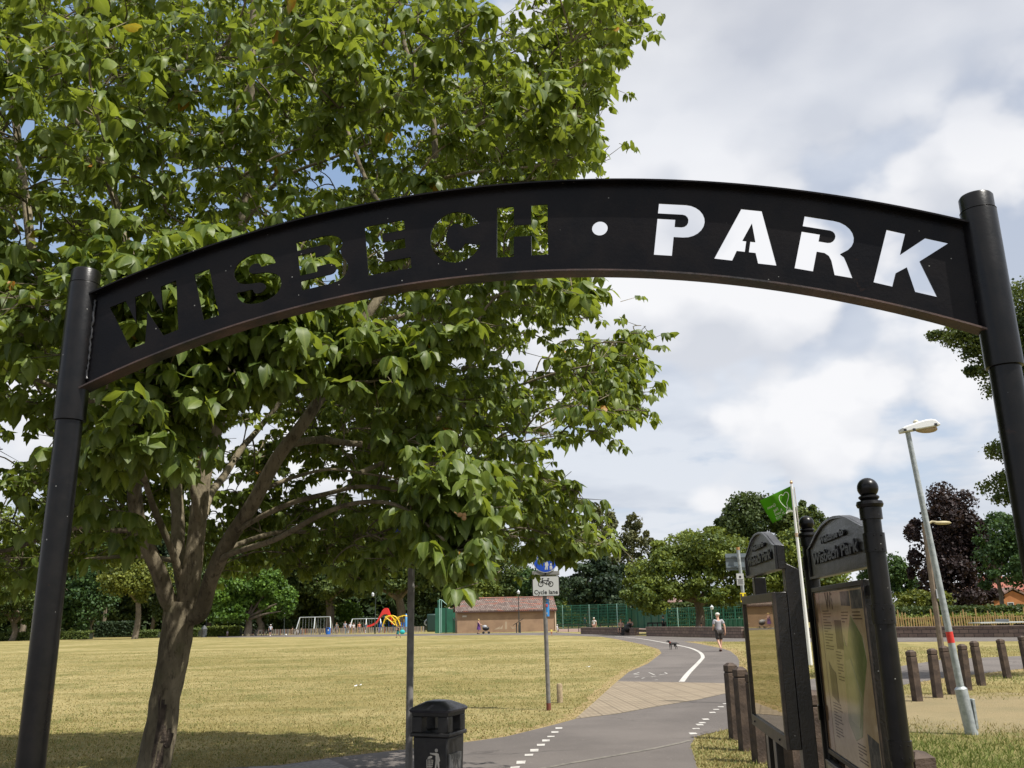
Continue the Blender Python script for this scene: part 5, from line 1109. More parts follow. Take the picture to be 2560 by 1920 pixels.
# near lamp post, leaning
b0 = gnd(2430, 1836); Yl = b0.y
lp_ = thing('lamp_post', 'leaning galvanised lamp post with a red band and a white lantern', 'lamp post', b0)
m1 = at(2402, 1722, Yl) - b0; tp = at(2267, 1070, Yl) - b0
rb_ = MB().tube([Vector((.01, 0, -.1)), m1 * .96, m1, m1 * 1.05], [.078, .076, .076, .048], 24).build('base_section', GALV, lp_)
MB().box(m1 * .45 + Vector((.08, -.02, 0)), (.03, .09, .36)).build('base_door', GALV, rb_, bevel=.004)
MB().tube([m1 * 1.0, (m1 + tp) / 2, tp], [.046, .041, .033], 20).build('pole', GALV, lp_)
r1, r2 = at(2379.5, 1607, Yl) - b0, at(2373.5, 1579, Yl) - b0
def on_pole(z): f = (z - m1.z) / (tp.z - m1.z); return m1.lerp(tp, f)
MB().tube([on_pole(r1.z), on_pole(r2.z)], .0445, 20).build('red_band', mat('red_band', (.62, .035, .025), .5), lp_)
hd_ = MB(); dl = (at(2338, 1062, Yl) - at(2252, 1078, Yl)).normalized(); un = dl.cross(Vector((0, -1, 0))).normalized(); un = un if un.z > 0 else -un
o0 = at(2253, 1083, Yl) - b0; LL = (at(2343, 1061, Yl) - at(2252, 1083, Yl)).length
prof = [(0, 0), (.0, .085), (.12, .11), (.30, .125), (.48, .145), (.70, .16), (.82, .15), (.92, .12), (.985, .05), (1.0, .025), (1.0, .0)]
nn = Vector((0, -1, 0))
hd_.prism([(a * LL, b * LL * 1.35) for a, b in prof][::-1], o0 - nn * .085, dl, un, nn, .17)
hd = hd_.build('lantern_hood', mat('lantern_white', (.70, .71, .72), .35), lp_, bevel=.02)
MB().ball(o0 + dl * (LL * .66) - un * .004, LL * .27, 20, (1.15, .30, .42)).build('lamp_bowl', mat('amber_bowl', (.28, .19, .09), .25, c2=(.4, .3, .18), ns=8), lp_)
MB().lathe([(.035, 0), (.035, .03), (.022, .045), (.001, .05)], 16, o0 + dl * (LL * .46) + un * (LL * .18), un).build('photocell', mat('photocell_cream', (.62, .58, .45), .5), lp_)
for q_ in (o0 + dl * (LL * .05) + un * (LL * .045) + nn * .088, o0 + dl * (LL * .28) + nn * .088 + un * .005, o0 + dl * (LL * .87) + nn * .088 + un * .02): MB().box(q_, (.035, .01, .035)).build('clip', SBLACK, lp_)

b0 = gnd(2357, 1646); Yq = b0.y
l2 = thing('lamp_post', 'far brown concrete lamp post with a short arm, in front of the copper beech', 'lamp post', b0)
CONC = mat('brown_concrete', (.20, .155, .11), .9, c2=(.13, .10, .075), ns=4, bump=.3)
tp = at(2309, 1308, Yq) - b0
MB().tube([Vector((0, 0, -.1)), tp * .3, tp], [.11, .095, .08], 8).build('pole', CONC, l2)
e0 = at(2330, 1304, Yq) - b0; e1 = at(2373, 1309, Yq) - b0
MB().tube([tp - Z * .1, e0, e0.lerp(e1, .3)], .04, 10).build('arm', mat('arm_yellowed', (.38, .33, .2), .6), l2)
MB().ball(e0.lerp(e1, .62), .16, 14, (1.9, .7, .42)).build('lantern', mat('lantern_yellowed', (.42, .36, .20), .4), l2)
q = at(2341, 1485, Yq) - b0; MB().box(q + Vector((0, -.08, 0)), (.10, .08, .30)).build('pole_box', mat('pole_box_grey', (.42, .44, .46), .5), l2, bevel=.01)

# ------------------------------------------------------------------ distant wood and walls
wp, wv_ = [], []
for i in range(46000):
    x = rng.uniform(-500, 3000); top = np.interp(x, [-500, 0, 150, 500, 900, 1150, 1420, 1500, 2000, 2100, 2300, 3000], [1370, 1370, 1370, 1345, 1350, 1410, 1490, 1500, 1490, 1510, 1518, 1508]) + 14 * math.sin(x * .021) + 8 * math.sin(x * .083)
    Yw = rng.uniform(188, 205); y = rng.uniform(0, 1) ** .7
    a = at(x, top, Yw); wp.append((a.x, Yw, .3 + y * (a.z - .3))); wv_.append(np.clip(rng.normal(.35, .2), 0, .9))
for i in range(14000):
    x = rng.uniform(-200, 1150); Yw = rng.uniform(184, 190); wp.append((at(x, 1500, Yw).x, Yw, .3 + rng.random() * 7)); wv_.append(np.clip(rng.normal(.25, .15), 0, .9))
wp = np.array(wp); n = len(wp)
wd = leafcloud('far_wood', wp, rng.normal(0, 1, (n, 3)), rng.normal(0, .6, (n, 3)) + np.array([0, -.6, .5]), rng.uniform(.7, 1.5, n) * 1.25, np.array(wv_), QT, QF, LM['dark'], smooth=False)
tag(wd, 'dark belt of far off woodland closing the view behind every park tree', 'woodland', kind='stuff')

WST = bpy.data.materials.new('block_wall'); WST.use_nodes = True; t_ = NT(WST.node_tree); t_.n.clear()
oc = t_.new('ShaderNodeTexCoord').outputs['Object']; sp3 = t_.new('ShaderNodeSeparateXYZ', {0: oc}); cx3 = t_.new('ShaderNodeCombineXYZ', {0: sp3.outputs['X'], 1: sp3.outputs['Z'], 2: 0.0})
brk = t_.new('ShaderNodeTexBrick', {'Vector': cx3.outputs[0], 'Scale': 1.0, 'Mortar Size': .018, 'Brick Width': .52, 'Row Height': .225, 'Color1': (.155, .105, .085, 1), 'Color2': (.235, .165, .125, 1), 'Mortar': (.05, .04, .035, 1)})
cw = t_.mix(t_.math('MULTIPLY', t_.ramp(t_.noise(oc, 6, 5, .7), .45, .7), .5), brk.outputs[0], (.08, .06, .05))
bs_ = t_.new('ShaderNodeBsdfPrincipled', {'Base Color': cw, 'Roughness': .9}); bm2 = t_.new('ShaderNodeBump', {'Strength': .6, 'Distance': .02, 'Height': brk.outputs['Fac']}); bm2.invert = True; t_.l.new(bm2.outputs[0], bs_.inputs['Normal'])
t_.l.new(bs_.outputs[0], t_.new('ShaderNodeOutputMaterial').inputs[0])
def wall(label, a, b, h, th=.45):
    d = Vector((b.x - a.x, b.y - a.y, 0)); L = d.length; t = thing('low_wall', label, 'wall', (a.x, a.y, 0), math.atan2(d.y, d.x))
    MB().box((L / 2, 0, h / 2 - .06), (L, th, h - .0)).build('wall_body', WST, t, smooth=0)
    MB().box((L / 2, 0, h - .02), (L + .06, th + .08, .09)).build('coping', mat('wall_coping', (.20, .145, .115), .9, c2=(.13, .095, .08), ns=3, bump=.4), t, bevel=.01)
    return t
wall('low brown block wall left of the gap, where two people sit with a pushchair', gnd(1457, 1584.5), gnd(1592, 1588.5), .62)
wall('low brown block wall in the middle, behind the dog and the walking man', gnd(1622, 1590), gnd(1862, 1595.5), .72)
wall('low brown block wall running to the right edge under the spiked fence', gnd(1866, 1595.4), gnd(2700, 1592), .62)
a = gnd(1592, 1589); b = gnd(1622, 1590); d = b - a
t = thing('timber_rail', 'dark timber rail bridging the gap in the low wall', 'rail', (a.x, a.y, 0), math.atan2(d.y, d.x)); MB().box((d.length / 2, 0, .42), (d.length, .12, .22)).build('rail', WOOD, t)

# ------------------------------------------------------------------ pavilion
A_ = at(1143, 1550, 119); A_.z = 0; B_ = at(1388, 1550, 120.5); B_.z = 0; d = Vector((B_.x - A_.x, B_.y - A_.y, 0)); LB = d.length; azb = math.atan2(d.y, d.x)
he = at(1143, 1529, A_.y).z; hr = he + (at(1265, 1497, A_.y + 2.5).z - at(1265, 1527, A_.y).z) * 1.0
bld = thing('brick_pavilion', 'long low buff pavilion with a red and brown tiled roof beyond the lawn', 'building', A_, azb)
DW = 5.0
WALLM = mat('buff_render', (.31, .205, .13), .9, c2=(.24, .155, .10), ns=.6, det=8)
MB().box((LB / 2, DW / 2, he / 2), (LB, DW, he)).build('wall', WALLM, bld, smooth=0)
RFM = bpy.data.materials.new('mottled_roof_tiles'); RFM.use_nodes = True; t_ = NT(RFM.node_tree); t_.n.clear()
oc = t_.new('ShaderNodeTexCoord').outputs['Object']
brk = t_.new('ShaderNodeTexBrick', {'Vector': oc, 'Scale': 1.0, 'Mortar Size': .035, 'Brick Width': .26, 'Row Height': .30, 'Color1': (.115, .080, .066, 1), 'Color2': (.24, .19, .16, 1), 'Mortar': (.035, .02, .018, 1)}, offset=.5)
pn = t_.new('ShaderNodeMapping', {'Vector': oc}); pn.inputs['Scale'].default_value = (.35, 1.6, 1)
cw = t_.mix(t_.math('MULTIPLY', t_.ramp(t_.noise(pn.outputs[0], 1.3, 3, .6), .56, .60), .75), brk.outputs[0], (.30, .10, .06), 'MIX')
cw = t_.mix(t_.ramp(brk.outputs['Fac'], .2, .8), cw, (.04, .022, .02))
bs_ = t_.new('ShaderNodeBsdfPrincipled', {'Base Color': cw, 'Roughness': .85}); t_.l.new(bs_.outputs[0], t_.new('ShaderNodeOutputMaterial').inputs[0])
ov = .35; rmid = DW / 2
rf = MB(); P_ = [(-.3, -ov, he - .05), (LB + .25, -ov, he - .05), (LB + .25, rmid, hr), (-.15, rmid, hr), (-.3, DW + ov, he - .05), (LB + .25, DW + ov, he - .05)]
rf.add([Vector(q) for q in P_] + [Vector(q) + Vector((0, 0, .12)) for q in P_], [(6, 7, 8, 9), (9, 8, 11, 10), (0, 3, 2, 1), (3, 4, 5, 2), (0, 1, 7, 6), (4, 10, 11, 5), (0, 6, 9, 3), (3, 9, 10, 4), (1, 2, 8, 7), (2, 5, 11, 8)])
rfo = rf.build('roof', RFM, bld, smooth=0)
MB().box((LB / 2, -ov + .02, he - .12), (LB + .4, .08, .14)).build('gutter', mat('gutter_dark', (.05, .022, .018), .5), rfo)
MB().tube([(-.15, rmid, hr + .13), (LB + .25, rmid, hr + .13)], .10, 8).build('ridge_tiles', mat('ridge_red', (.33, .13, .08), .8, c2=(.2, .12, .1), ns=4), rfo)
gb = MB(); gb.add([(LB, 0, he), (LB, DW, he), (LB, rmid, hr), (0, 0, he), (0, DW, he), (0, rmid, hr)], [(0, 1, 2), (3, 5, 4)]); gb.build('gable', WALLM, bld, smooth=0)
MB().box((LB + .03, -.05, he / 2), (.16, .10, he - .3)).build('corner_board', mat('corner_cream', (.52, .42, .30), .8), bld)
MB().box((.95, -.02, he - .62), (.55, .03, .22)).build('white_mark', mat('faded_white', (.48, .44, .38), .9), bld, smooth=0)
cg = MB()
for pts in ([(4.8, .35), (5.6, .75), (5.5, .45), (6.0, .9), (5.9, .4)], [(6.25, .35), (6.3, 1.35), (6.5, 1.35), (6.52, .38)], [(6.9, .9), (7.2, .4), (7.9, .5), (7.2, .6)]):
    cg.prism(pts, (0, -.012, 0), X, Z, AZ, .002)
cg.build('chalk_scrawl', mat('chalk', (.36, .28, .20), .9), bld, smooth=0)

# ------------------------------------------------------------------ playground
PF = bpy.data.materials.new('painted_pickets'); PF.use_nodes = True; t_ = NT(PF.node_tree); t_.n.clear()
oc = t_.new('ShaderNodeTexCoord').outputs['Object']; mp = t_.new('ShaderNodeMapping', {'Vector': oc}); mp.inputs['Scale'].default_value = (1, 1, 0)
nz = t_.new('ShaderNodeTexNoise', {'Vector': mp.outputs[0], 'Scale': 5.0, 'Detail': 1.0}); rp = t_.n.new('ShaderNodeValToRGB'); t_.l.new(nz.outputs['Fac'], rp.inputs[0])
er = rp.color_ramp; er.interpolation = 'CONSTANT'; er.elements[0].color = (.28, .25, .22, 1); er.elements[1].position = .62; er.elements[1].color = (.05, .16, .30, 1)
for ps, c_ in ((.34, (.36, .12, .06, 1)), (.38, (.16, .14, .12, 1)), (.46, (.30, .26, .22, 1)), (.54, (.20, .17, .14, 1)), (.58, (.42, .28, .05, 1)), (.68, (.26, .23, .2, 1))): q = er.elements.new(ps); q.color = c_
bs_ = t_.new('ShaderNodeBsdfPrincipled', {'Base Color': rp.outputs[0], 'Roughness': .8}); t_.l.new(bs_.outputs[0], t_.new('ShaderNodeOutputMaterial').inputs[0])
Yfc = 140
def fence_run(name, label, x0, x1, yt, yb, Y, m, post_m, gapw=.16, wdt=.10, nposts=14, irr=.0, rails=(.3, .8), cat='fence', pw=.12):
    a = at(x0, yb, Y); b = at(x1, yb, Y); L = b.x - a.x; h = at((x0 + x1) / 2, yt, Y).z; t = thing(name, label, cat, (a.x, Y, 0))
    mb = MB(); k = 0; x = 0
    while x < L:
        mb.box((x, 0, (h + irr * rnd.uniform(-1, 1)) / 2), (wdt * rnd.uniform(.8, 1.1), .03, h * (1 + irr * rnd.uniform(-1, .6)))); x += gapw * rnd.uniform(.85, 1.15)
    mb.build('pickets', m, t, smooth=0)
    for f in rails: MB().box((L / 2, .04, h * f), (L, .04, .08)).build('rail', post_m, t, smooth=0)
    for i in range(nposts): MB().box((L * i / (nposts - 1), .09, h * .48), (pw, pw, h * .96)).build('post', post_m, t, smooth=0)
    return t
DKP = mat('fence_post_dark', (.04, .035, .03), .8)
fence_run('picket_fence', 'low multicoloured picket fence round the playground', 638, 1062, 1570, 1587, Yfc, PF, DKP, .26, .17, 22)
fence_run('metal_railing', 'low dark railing left of the playground fence under the bright green tree', 560, 640, 1572, 1587, Yfc, mat('rail_brown', (.12, .085, .065), .8), DKP, .5, .06, 9)
def swing(label, x0, x1, yt, Y, bays):
    a = at(x0, 1586, Y); b = at(x1, 1586, Y); L = b.x - a.x; h = at((x0 + x1) / 2, yt, Y).z; t = thing('swing_frame', label, 'swing', (a.x, Y, 0), 0, 'swing frames in the playground')
    MB().tube([(0, 0, h), (L, 0, h)], .075, 10).build('top_bar', GALV, t)
    for i in range(bays + 1):
        x = L * i / bays
        for s_ in (-1, 1): MB().tube([(x, 0, h), (x + (-.45 if i == 0 else .45 if i == bays else .1), s_ * 1.2, 0)], .08, 8).build('leg', GALV, t)
    for i in range(bays):
        for o_ in (.3, .7):
            x = L * (i + o_) / bays; s_ = MB().box((x, 0, .5), (.5, .2, .06)).build('swing_seat', SBLACK, t)
            for dx_ in (-.22, .22): MB().tube([(x + dx_, 0, h), (x + dx_, 0, .52)], .018, 4).build('chain', GALV, s_)
swing('grey swing frame with two bays in front of the stout brown tree trunk', 748, 824, 1543, 148, 2)
swing('grey swing frame with two bays left of the red slide', 880, 950, 1547, 150, 2)
sl = at(955, 1586, 146); Ysl = 146
slide = thing('red_slide', 'red wave slide with a high hump in the playground', 'slide', (sl.x, Ysl, 0))
pp = [at(x, y, Ysl) - Vector((sl.x, Ysl, 0)) for x, y in [(918, 1566), (930, 1563), (942, 1556), (950, 1543), (957, 1532), (963, 1528), (970, 1529), (975, 1540), (980, 1556)]]
wd_ = [.25, .3, .35, .45, .75, .95, .95, .8, .6]
P_ = catmull(pp, 4); ws_ = np.interp(np.linspace(0, 8, len(P_)), range(9), wd_)
mb = MB(); vs = []
for p_, w1 in zip(P_, ws_): vs += [p_ + Vector((0, -.5, w1 * .5)), p_ + Vector((0, -.5, -w1 * .5)), p_ + Vector((0, .5, -w1 * .5)), p_ + Vector((0, .5, w1 * .5))]
mb.add(vs, [(4 * i + k, 4 * i + (k + 1) % 4, 4 * i + 4 + (k + 1) % 4, 4 * i + 4 + k) for i in range(len(P_) - 1) for k in range(4)])
mb.build('chute', mat('slide_red', (.62, .03, .025), .4), slide)
for x in (948, 960, 972): q = at(x, 1560, Ysl) - Vector((sl.x, Ysl, 0)); MB().tube([(q.x, 0, 0), (q.x, 0, 3.4 - abs(x - 962) * .12)], .06, 8).build('support', mat('play_blue', (.03, .12, .50), .4), slide)
cf = at(985, 1586, 145); cfr = thing('climbing_frame', 'yellow arched climbing ladders with blue legs beside the red slide', 'climbing frame', (cf.x, 145, 0))
YM = mat('play_yellow', (.75, .50, .02), .4); BM = MATS['play_blue']
def cq(x, y): return at(x, y, 145) - Vector((cf.x, 145, 0))
for L_ in ([(957, 1566), (963, 1548), (975, 1540), (985, 1548), (993, 1566)], [(966, 1541), (982, 1539), (994, 1547), (1001, 1564)], [(982, 1557), (994, 1545), (1010, 1539), (1018, 1541)], [(963, 1542), (976, 1552), (988, 1563)]):
    q = catmull([cq(*p_) for p_ in L_], 4)
    for s_ in (-.35, .35): MB().tube([p_ + Vector((0, s_, 0)) for p_ in q], .075, 6).build('arch_rail', YM, cfr)
    mb = MB()
    for p_ in q[::2]: mb.tube([p_ + Vector((0, -.35, 0)), p_ + Vector((.25, .35, -.05))], .04, 5)
    mb.build('rungs', YM, cfr)
for x in (952, 957, 982, 990, 1002, 1008): MB().tube([cq(x, 1570), cq(x + 2, 1556)], .09, 6).build('leg', BM, cfr)
t = thing('play_tower_post', 'blue pointed play post at the right of the climbing frame', 'play post', (at(1015, 1586, 146).x, 146, 0))
q = at(1015, 1534, 146).z; MB().tube([(0, 0, 0), (0, 0, q * .6), (0, 0, q * .93), (0, 0, q)], [.22, .24, .14, .02], 10).build('post', mat('play_light_blue', (.10, .32, .68), .4), t)
MB().tube([(-.35, .1, 0), (-.35, .1, q * .7)], .07, 6).build('side_pole', YM, t); MB().tube([(.35, .1, 0), (.35, .1, q * .65)], .07, 6).build('side_pole', MATS['slide_red'], t)
bb = at(820, 1586, 138); t = thing('blue_bin', 'blue litter bin against the playground fence', 'litter bin', (bb.x, 138, 0))
h = at(820, 1569, 138).z; MB().lathe([(.36, 0), (.38, h * .8), (.34, h * .82), (.39, h * .85), (.36, h * .96), (.2, h)], 16).build('body', mat('bin_blue', (.015, .12, .48), .4), t)
MB().box((.12, -.37, h * .62), (.2, .02, .25)).build('white_label', SWHITE, t)
MB().box((0, -.30, h * .9), (.35, .18, .14)).build('opening', SBLACK, t)
# green multi sport goal with panels
COURT = mat('court_green', (.014, .095, .055), .5, c2=(.02, .125, .075), ns=.7); CG2 = mat('court_pale', (.24, .42, .36), .5)
gl0 = at(1088, 1582, 124); goal = thing('sports_goal_wall', 'tall dark green sports goal wall with basketball hoop, left of the pavilion', 'sports goal', (gl0.x, 124, 0))
def gq(x, y, dy=0): return at(x, y, 124 + dy) - Vector((gl0.x, 124, 0))
def gpanel(x0, x1, y0, y1, dy, m, name, th=.1):
    a = gq(x0, y0, dy); b = gq(x1, y1, dy); MB().box(((a.x + b.x) / 2, dy, (a.z + max(b.z, 0)) / 2), (b.x - a.x, th, a.z - max(b.z, 0))).build(name, m, goal, smooth=0)
gpanel(1088, 1097, 1520, 1583, 0, COURT, 'side_panel'); gpanel(1094, 1100, 1500, 1583, .2, COURT, 'tall_panel'); gpanel(1104, 1142, 1520, 1583, 4, COURT, 'back_panel'); gpanel(1098, 1104, 1520, 1583, .1, CG2, 'pale_strip')
for x in (1098.5, 1103.5): MB().tube([gq(x, 1583), gq(x, 1499)], .05, 6).build('goal_post', CG2, goal)
MB().tube([gq(1098, 1499), gq(1104, 1500), gq(1118, 1512)], .05, 6).build('hoop_arm', CG2, goal)
MB().box(gq(1122.5, 1511), (.13, .4, 1.1)).build('backboard', mat('backboard_white', (.65, .65, .62), .5), goal)
MB().tube([gq(1124, 1520), gq(1130, 1523), gq(1135, 1518)], .04, 6).build('hoop', mat('hoop_red', (.35, .12, .08), .5), goal)
MB().tube([gq(1115, 1583), gq(1115, 1520)], .07, 6).build('gate_post', mat('very_dark_green', (.006, .03, .022), .5), goal)
for x in (1133, 1137, 1141): MB().tube([gq(x, 1582, -2), gq(x, 1546, -2)], .05, 6).build('gate_bar', MATS['very_dark_green'], goal)
MB().tube([gq(1134, 1544, -2), gq(1136, 1550, -2), gq(1144, 1550, -2)], .05, 6).build('gate_handle', GALV, goal)
t0 = at(1070, 1586, 143); t = thing('tube_slide', 'curved grey tube rail with dark green hood left of the sports goal wall', 'slide', (t0.x, 143, 0))
MB().tube(catmull([at(x, y, 143) - Vector((t0.x, 143, 0)) for x, y in [(1084, 1545), (1074, 1546), (1065, 1551), (1062, 1558), (1066, 1563), (1074, 1566)]], 4), .13, 8).build('rail', GALV, t)
a = at(1074, 1535, 143); MB().box((a.x - t0.x + .4, 0, a.z * .5), (1.6, 1.2, a.z)).build('hood', MATS['very_dark_green'], t, bevel=.2)

# green mesh court fences
MESH = bpy.data.materials.new('green_mesh'); MESH.use_nodes = True; t_ = NT(MESH.node_tree); t_.n.clear()
oc = t_.new('ShaderNodeTexCoord').outputs['Object']; s3 = t_.new('ShaderNodeSeparateXYZ', {0: oc})
fx = t_.math('FRACT', t_.math('MULTIPLY', s3.outputs['X'], 4.0)); fz_ = t_.math('FRACT', t_.math('MULTIPLY', s3.outputs['Z'], 2.2))
al = t_.math('MAXIMUM', t_.math('LESS_THAN', fx, .36), t_.math('LESS_THAN', fz_, .22))
b_ = t_.new('ShaderNodeBsdfPrincipled', {'Base Color': (.010, .105, .060, 1), 'Roughness': .6}); tp_ = t_.new('ShaderNodeBsdfTransparent')
mx = t_.new('ShaderNodeMixShader', {0: al, 1: tp_.outputs[0], 2: b_.outputs[0]}); t_.l.new(mx.outputs[0], t_.new('ShaderNodeOutputMaterial').inputs[0])
def meshfence(label, a, b, h, npost, solid=False):
    d = Vector((b.x - a.x, b.y - a.y, 0)); L = d.length; t = thing('court_fence', label, 'fence', (a.x, a.y, 0), math.atan2(d.y, d.x))
    MB().box((L / 2, 0, h / 2), (L, .012, h)).build('mesh_panel', COURT if solid else MESH, t, smooth=0)
    for i in range(npost): MB().tube([(L * i / (npost - 1), -.06, 0), (L * i / (npost - 1), -.06, h + .1)], .09, 6).build('post', CG2 if i % 3 == 1 and not solid else COURT, t)
    MB().tube([(0, -.05, h), (L, -.05, h)], .05, 5).build('top_rail', COURT, t)
def gp(x, Y): q = at(x, 1550, Y); q.z = 0; return q
meshfence('green mesh court fence right of the pavilion, with a gate in the middle', gp(1386, 150), gp(1568, 142), at(1480, 1513, 147).z, 9)
meshfence('dark green solid court side running back behind the seated people', gp(1566, 150), gp(1668, 118), at(1620, 1519, 130).z, 7, True)
meshfence('green mesh court fence behind the big spreading tree', gp(1668, 118), gp(1870, 112), at(1770, 1519, 115).z, 8)
meshfence('lower green board fence right of the spreading tree trunk', gp(1758, 104), gp(1880, 100), at(1800, 1549, 102).z, 11, True)
meshfence('green mesh court fence behind the copper beech', gp(2160, 108), gp(2700, 96), at(2400, 1520, 102).z, 12)
a = gp(1395, 112); b = gp(1560, 100); d = b - a; t = thing('knee_rail', 'thin dark knee rail in front of the green court, right of the pavilion', 'rail', a, math.atan2(d.y, d.x)); h = at(1450, 1561, 108).z
MB().tube([(0, 0, h), (d.length, 0, h)], .035, 6).build('rail', DKP, t)
for i in range(7): MB().tube([(d.length * i / 6, 0, 0), (d.length * i / 6, 0, h)], .045, 6).build('post', DKP, t)
sheet('court_surface', [tuple(gp(1392, 146)[:2]), tuple(gp(1392, 114)[:2]), tuple(gp(1600, 96)[:2]), tuple(gp(1690, 100)[:2]), tuple(gp(1600, 140)[:2])], mat('court_red_tarmac', (.20, .125, .10), .9, c2=(.25, .17, .14), ns=.4), .006)
# spiked bamboo coloured fence on the right
SPK = mat('split_timber_fence', (.36, .235, .095), .85, c2=(.50, .36, .17), ns=3)
def spiked(x0, x1, Y0, Y1):
    a = gp(x0, Y0); b = gp(x1, Y1); d = b - a; L = d.length; t = thing('spiked_fence', 'honey coloured split timber fence of uneven pointed stakes beyond the right hand wall', 'fence', a, math.atan2(d.y, d.x))
    h = at(2400, 1520, 66).z; h2 = at(2400, 1537, 66).z; mb = MB(); x = 0
    while x < L:
        hh = h2 * rnd.uniform(.92, 1.05) if rnd.random() < .68 else h * rnd.uniform(.82, 1.04); q = .045
        lean = rnd.uniform(-.03, .03); mb.add([(x - q, -.02, 0), (x + q, -.02, 0), (x + q + lean, -.02, hh - .1), (x + lean, -.02, hh), (x - q + lean, -.02, hh - .1), (x - q, .03, 0), (x + q, .03, 0), (x + q + lean, .03, hh - .1), (x + lean, .03, hh), (x - q + lean, .03, hh - .1)], [(0, 1, 2, 3, 4), (9, 8, 7, 6, 5), (0, 5, 6, 1), (1, 6, 7, 2), (2, 7, 8, 3), (3, 8, 9, 4), (4, 9, 5, 0)]); x += rnd.uniform(.13, .19)
    mb.build('stakes', SPK, t, smooth=0)
    for f in (.35, .85): MB().box((L / 2, .06, h2 * f), (L, .05, .07)).build('rail', SPK, t, smooth=0)
    for i in range(14): MB().box((L * i / 13, .10, h2 * .45), (.09, .09, h2 * .92)).build('post', mat('post_green_black', (.025, .035, .025), .8), t, smooth=0)
spiked(2040, 2720, 70, 62)
q = gp(2505, 59); t = thing('table_tennis_table', 'pale outdoor table tennis table on dark supports behind the right hand wall', 'table', q); h = at(2505, 1556, 59).z
MB().box((0, 0, h), (3.6, 1.6, .07)).build('table_top', mat('table_pale', (.42, .44, .43), .5), t); MB().box((0, 0, h + .12), (.03, 1.6, .18)).build('net', mat('net_grey', (.25, .26, .26), .5), t)
for x in (-1.1, 0, 1.1): MB().box((x, 0, h / 2 - .05), (.5, .8, h - .1)).build('support', mat('table_support', (.05, .05, .05), .7), t, bevel=.08)
for i, x in enumerate((1862, 1869)):
    q = gp(x, 98); t = thing('timber_post', 'tall red brown timber post in the court, %s of the close pair' % ('left' if i == 0 else 'right'), 'post', q, 0, 'pair of timber posts'); h = at(x, 1530, 98).z; MB().tube([(0, 0, 0), (0, 0, h)], .09, 8).build('post', mat('red_brown_post', (.28, .13, .06), .8), t)
# houses beyond the park
def house(name, label, x0, x1, ye, yr, Y, wallc, roofc, gable_front=False, dep=8, wins=()):
    a = gp(x0, Y); b = gp(x1, Y); L = b.x - a.x; he_ = at((x0 + x1) / 2, ye, Y).z; hr_ = at((x0 + x1) / 2, yr, Y).z; t = thing(name, label, 'house', (a.x, Y, 0))
    MB().box((L / 2, dep / 2, he_ / 2), (L, dep, he_)).build('wall', wallc, t, smooth=0)
    mb = MB(); o = .4
    if gable_front: vs = [(-o, -.3, he_ - .2), (L / 2, -.3, hr_), (L + o, -.3, he_ - .2), (-o, dep, he_ - .2), (L / 2, dep, hr_), (L + o, dep, he_ - .2)]; g_ = [(0, 0, he_), (L, 0, he_), (L / 2, 0, hr_ - .25)]
    else: vs = [(-.2, -o, he_ - .2), (-.2, dep / 2, hr_), (-.2, dep + o, he_ - .2), (L + .2, -o, he_ - .2), (L + .2, dep / 2, hr_), (L + .2, dep + o, he_ - .2)]; g_ = [(0, 0, he_), (0, dep, he_), (0, dep / 2, hr_ - .2)]
    k = len(vs); mb.add([Vector(v) for v in vs] + [Vector(v) + Vector((0, 0, .25)) for v in vs], [(k, k + 1, k + 4, k + 3), (k + 1, k + 2, k + 5, k + 4), (0, 3, 4, 1), (1, 4, 5, 2), (0, 1, k + 1, k), (1, 2, k + 2, k + 1), (3, k + 3, k + 4, 4), (4, k + 4, k + 5, 5), (0, k, k + 3, 3), (2, 5, k + 5, k + 2)]); mb.build('roof', roofc, t, smooth=0)
    MB().add(g_, [(0, 1, 2)]).build('gable', wallc, t, smooth=0)
    for (fx_, fz2, ww, wh) in wins:
        f_ = MB().box((L * fx_, -.03, he_ * fz2), (ww, .08, wh)).build('window', SWHITE, t, smooth=0); MB().box((L * fx_, -.08, he_ * fz2), (ww - .2, .02, wh - .2)).build('pane', mat('dark_pane', (.02, .025, .03), .1), f_, smooth=0)
OB = mat('orange_brick', (.40, .165, .055), .85, c2=(.33, .13, .045), ns=.8); CRM = mat('cream_render', (.60, .52, .36), .8); RR = mat('red_roof_tiles', (.30, .09, .055), .8, c2=(.2, .07, .05), ns=2); BRR = mat('brown_roof_tiles', (.22, .14, .115), .8, c2=(.15, .1, .085), ns=2)
house('gabled_house', 'orange brick gabled house at the right edge beyond the fence', 2484, 2600, 1504, 1472, 96 + 34, OB, BRR, True, 9, [(.42, .80, .9, .9)])
house('cream_house', 'cream rendered house with white windows beside the copper beech', 2434, 2492, 1494, 1470, 150, CRM, BRR, False, 8, [(.25, .45, 1.2, 2.0), (.8, .42, 1.6, 2.2), (.3, .85, 1.3, 1.2)])
house('red_roofed_house', 'large red roofed house behind the gabled one', 2476, 2640, 1476, 1440, 175, mat('pink_brick', (.42, .2, .13), .85), RR, False, 12, [(.2, .8, 1.5, 1.5)])
house('white_house', 'white house glimpsed through the trees at the far left', 298, 345, 1500, 1470, 215, mat('white_render', (.72, .70, .66), .8), BRR, False, 8, [(.3, .6, 1.5, 1.8), (.7, .6, 1.5, 1.8)])
house('white_house', 'white gabled building glimpsed under the big spreading tree', 1655, 1705, 1505, 1488, 150, MATS['white_render'], BRR, False, 8, [(.5, .8, 1.5, 1.2)])
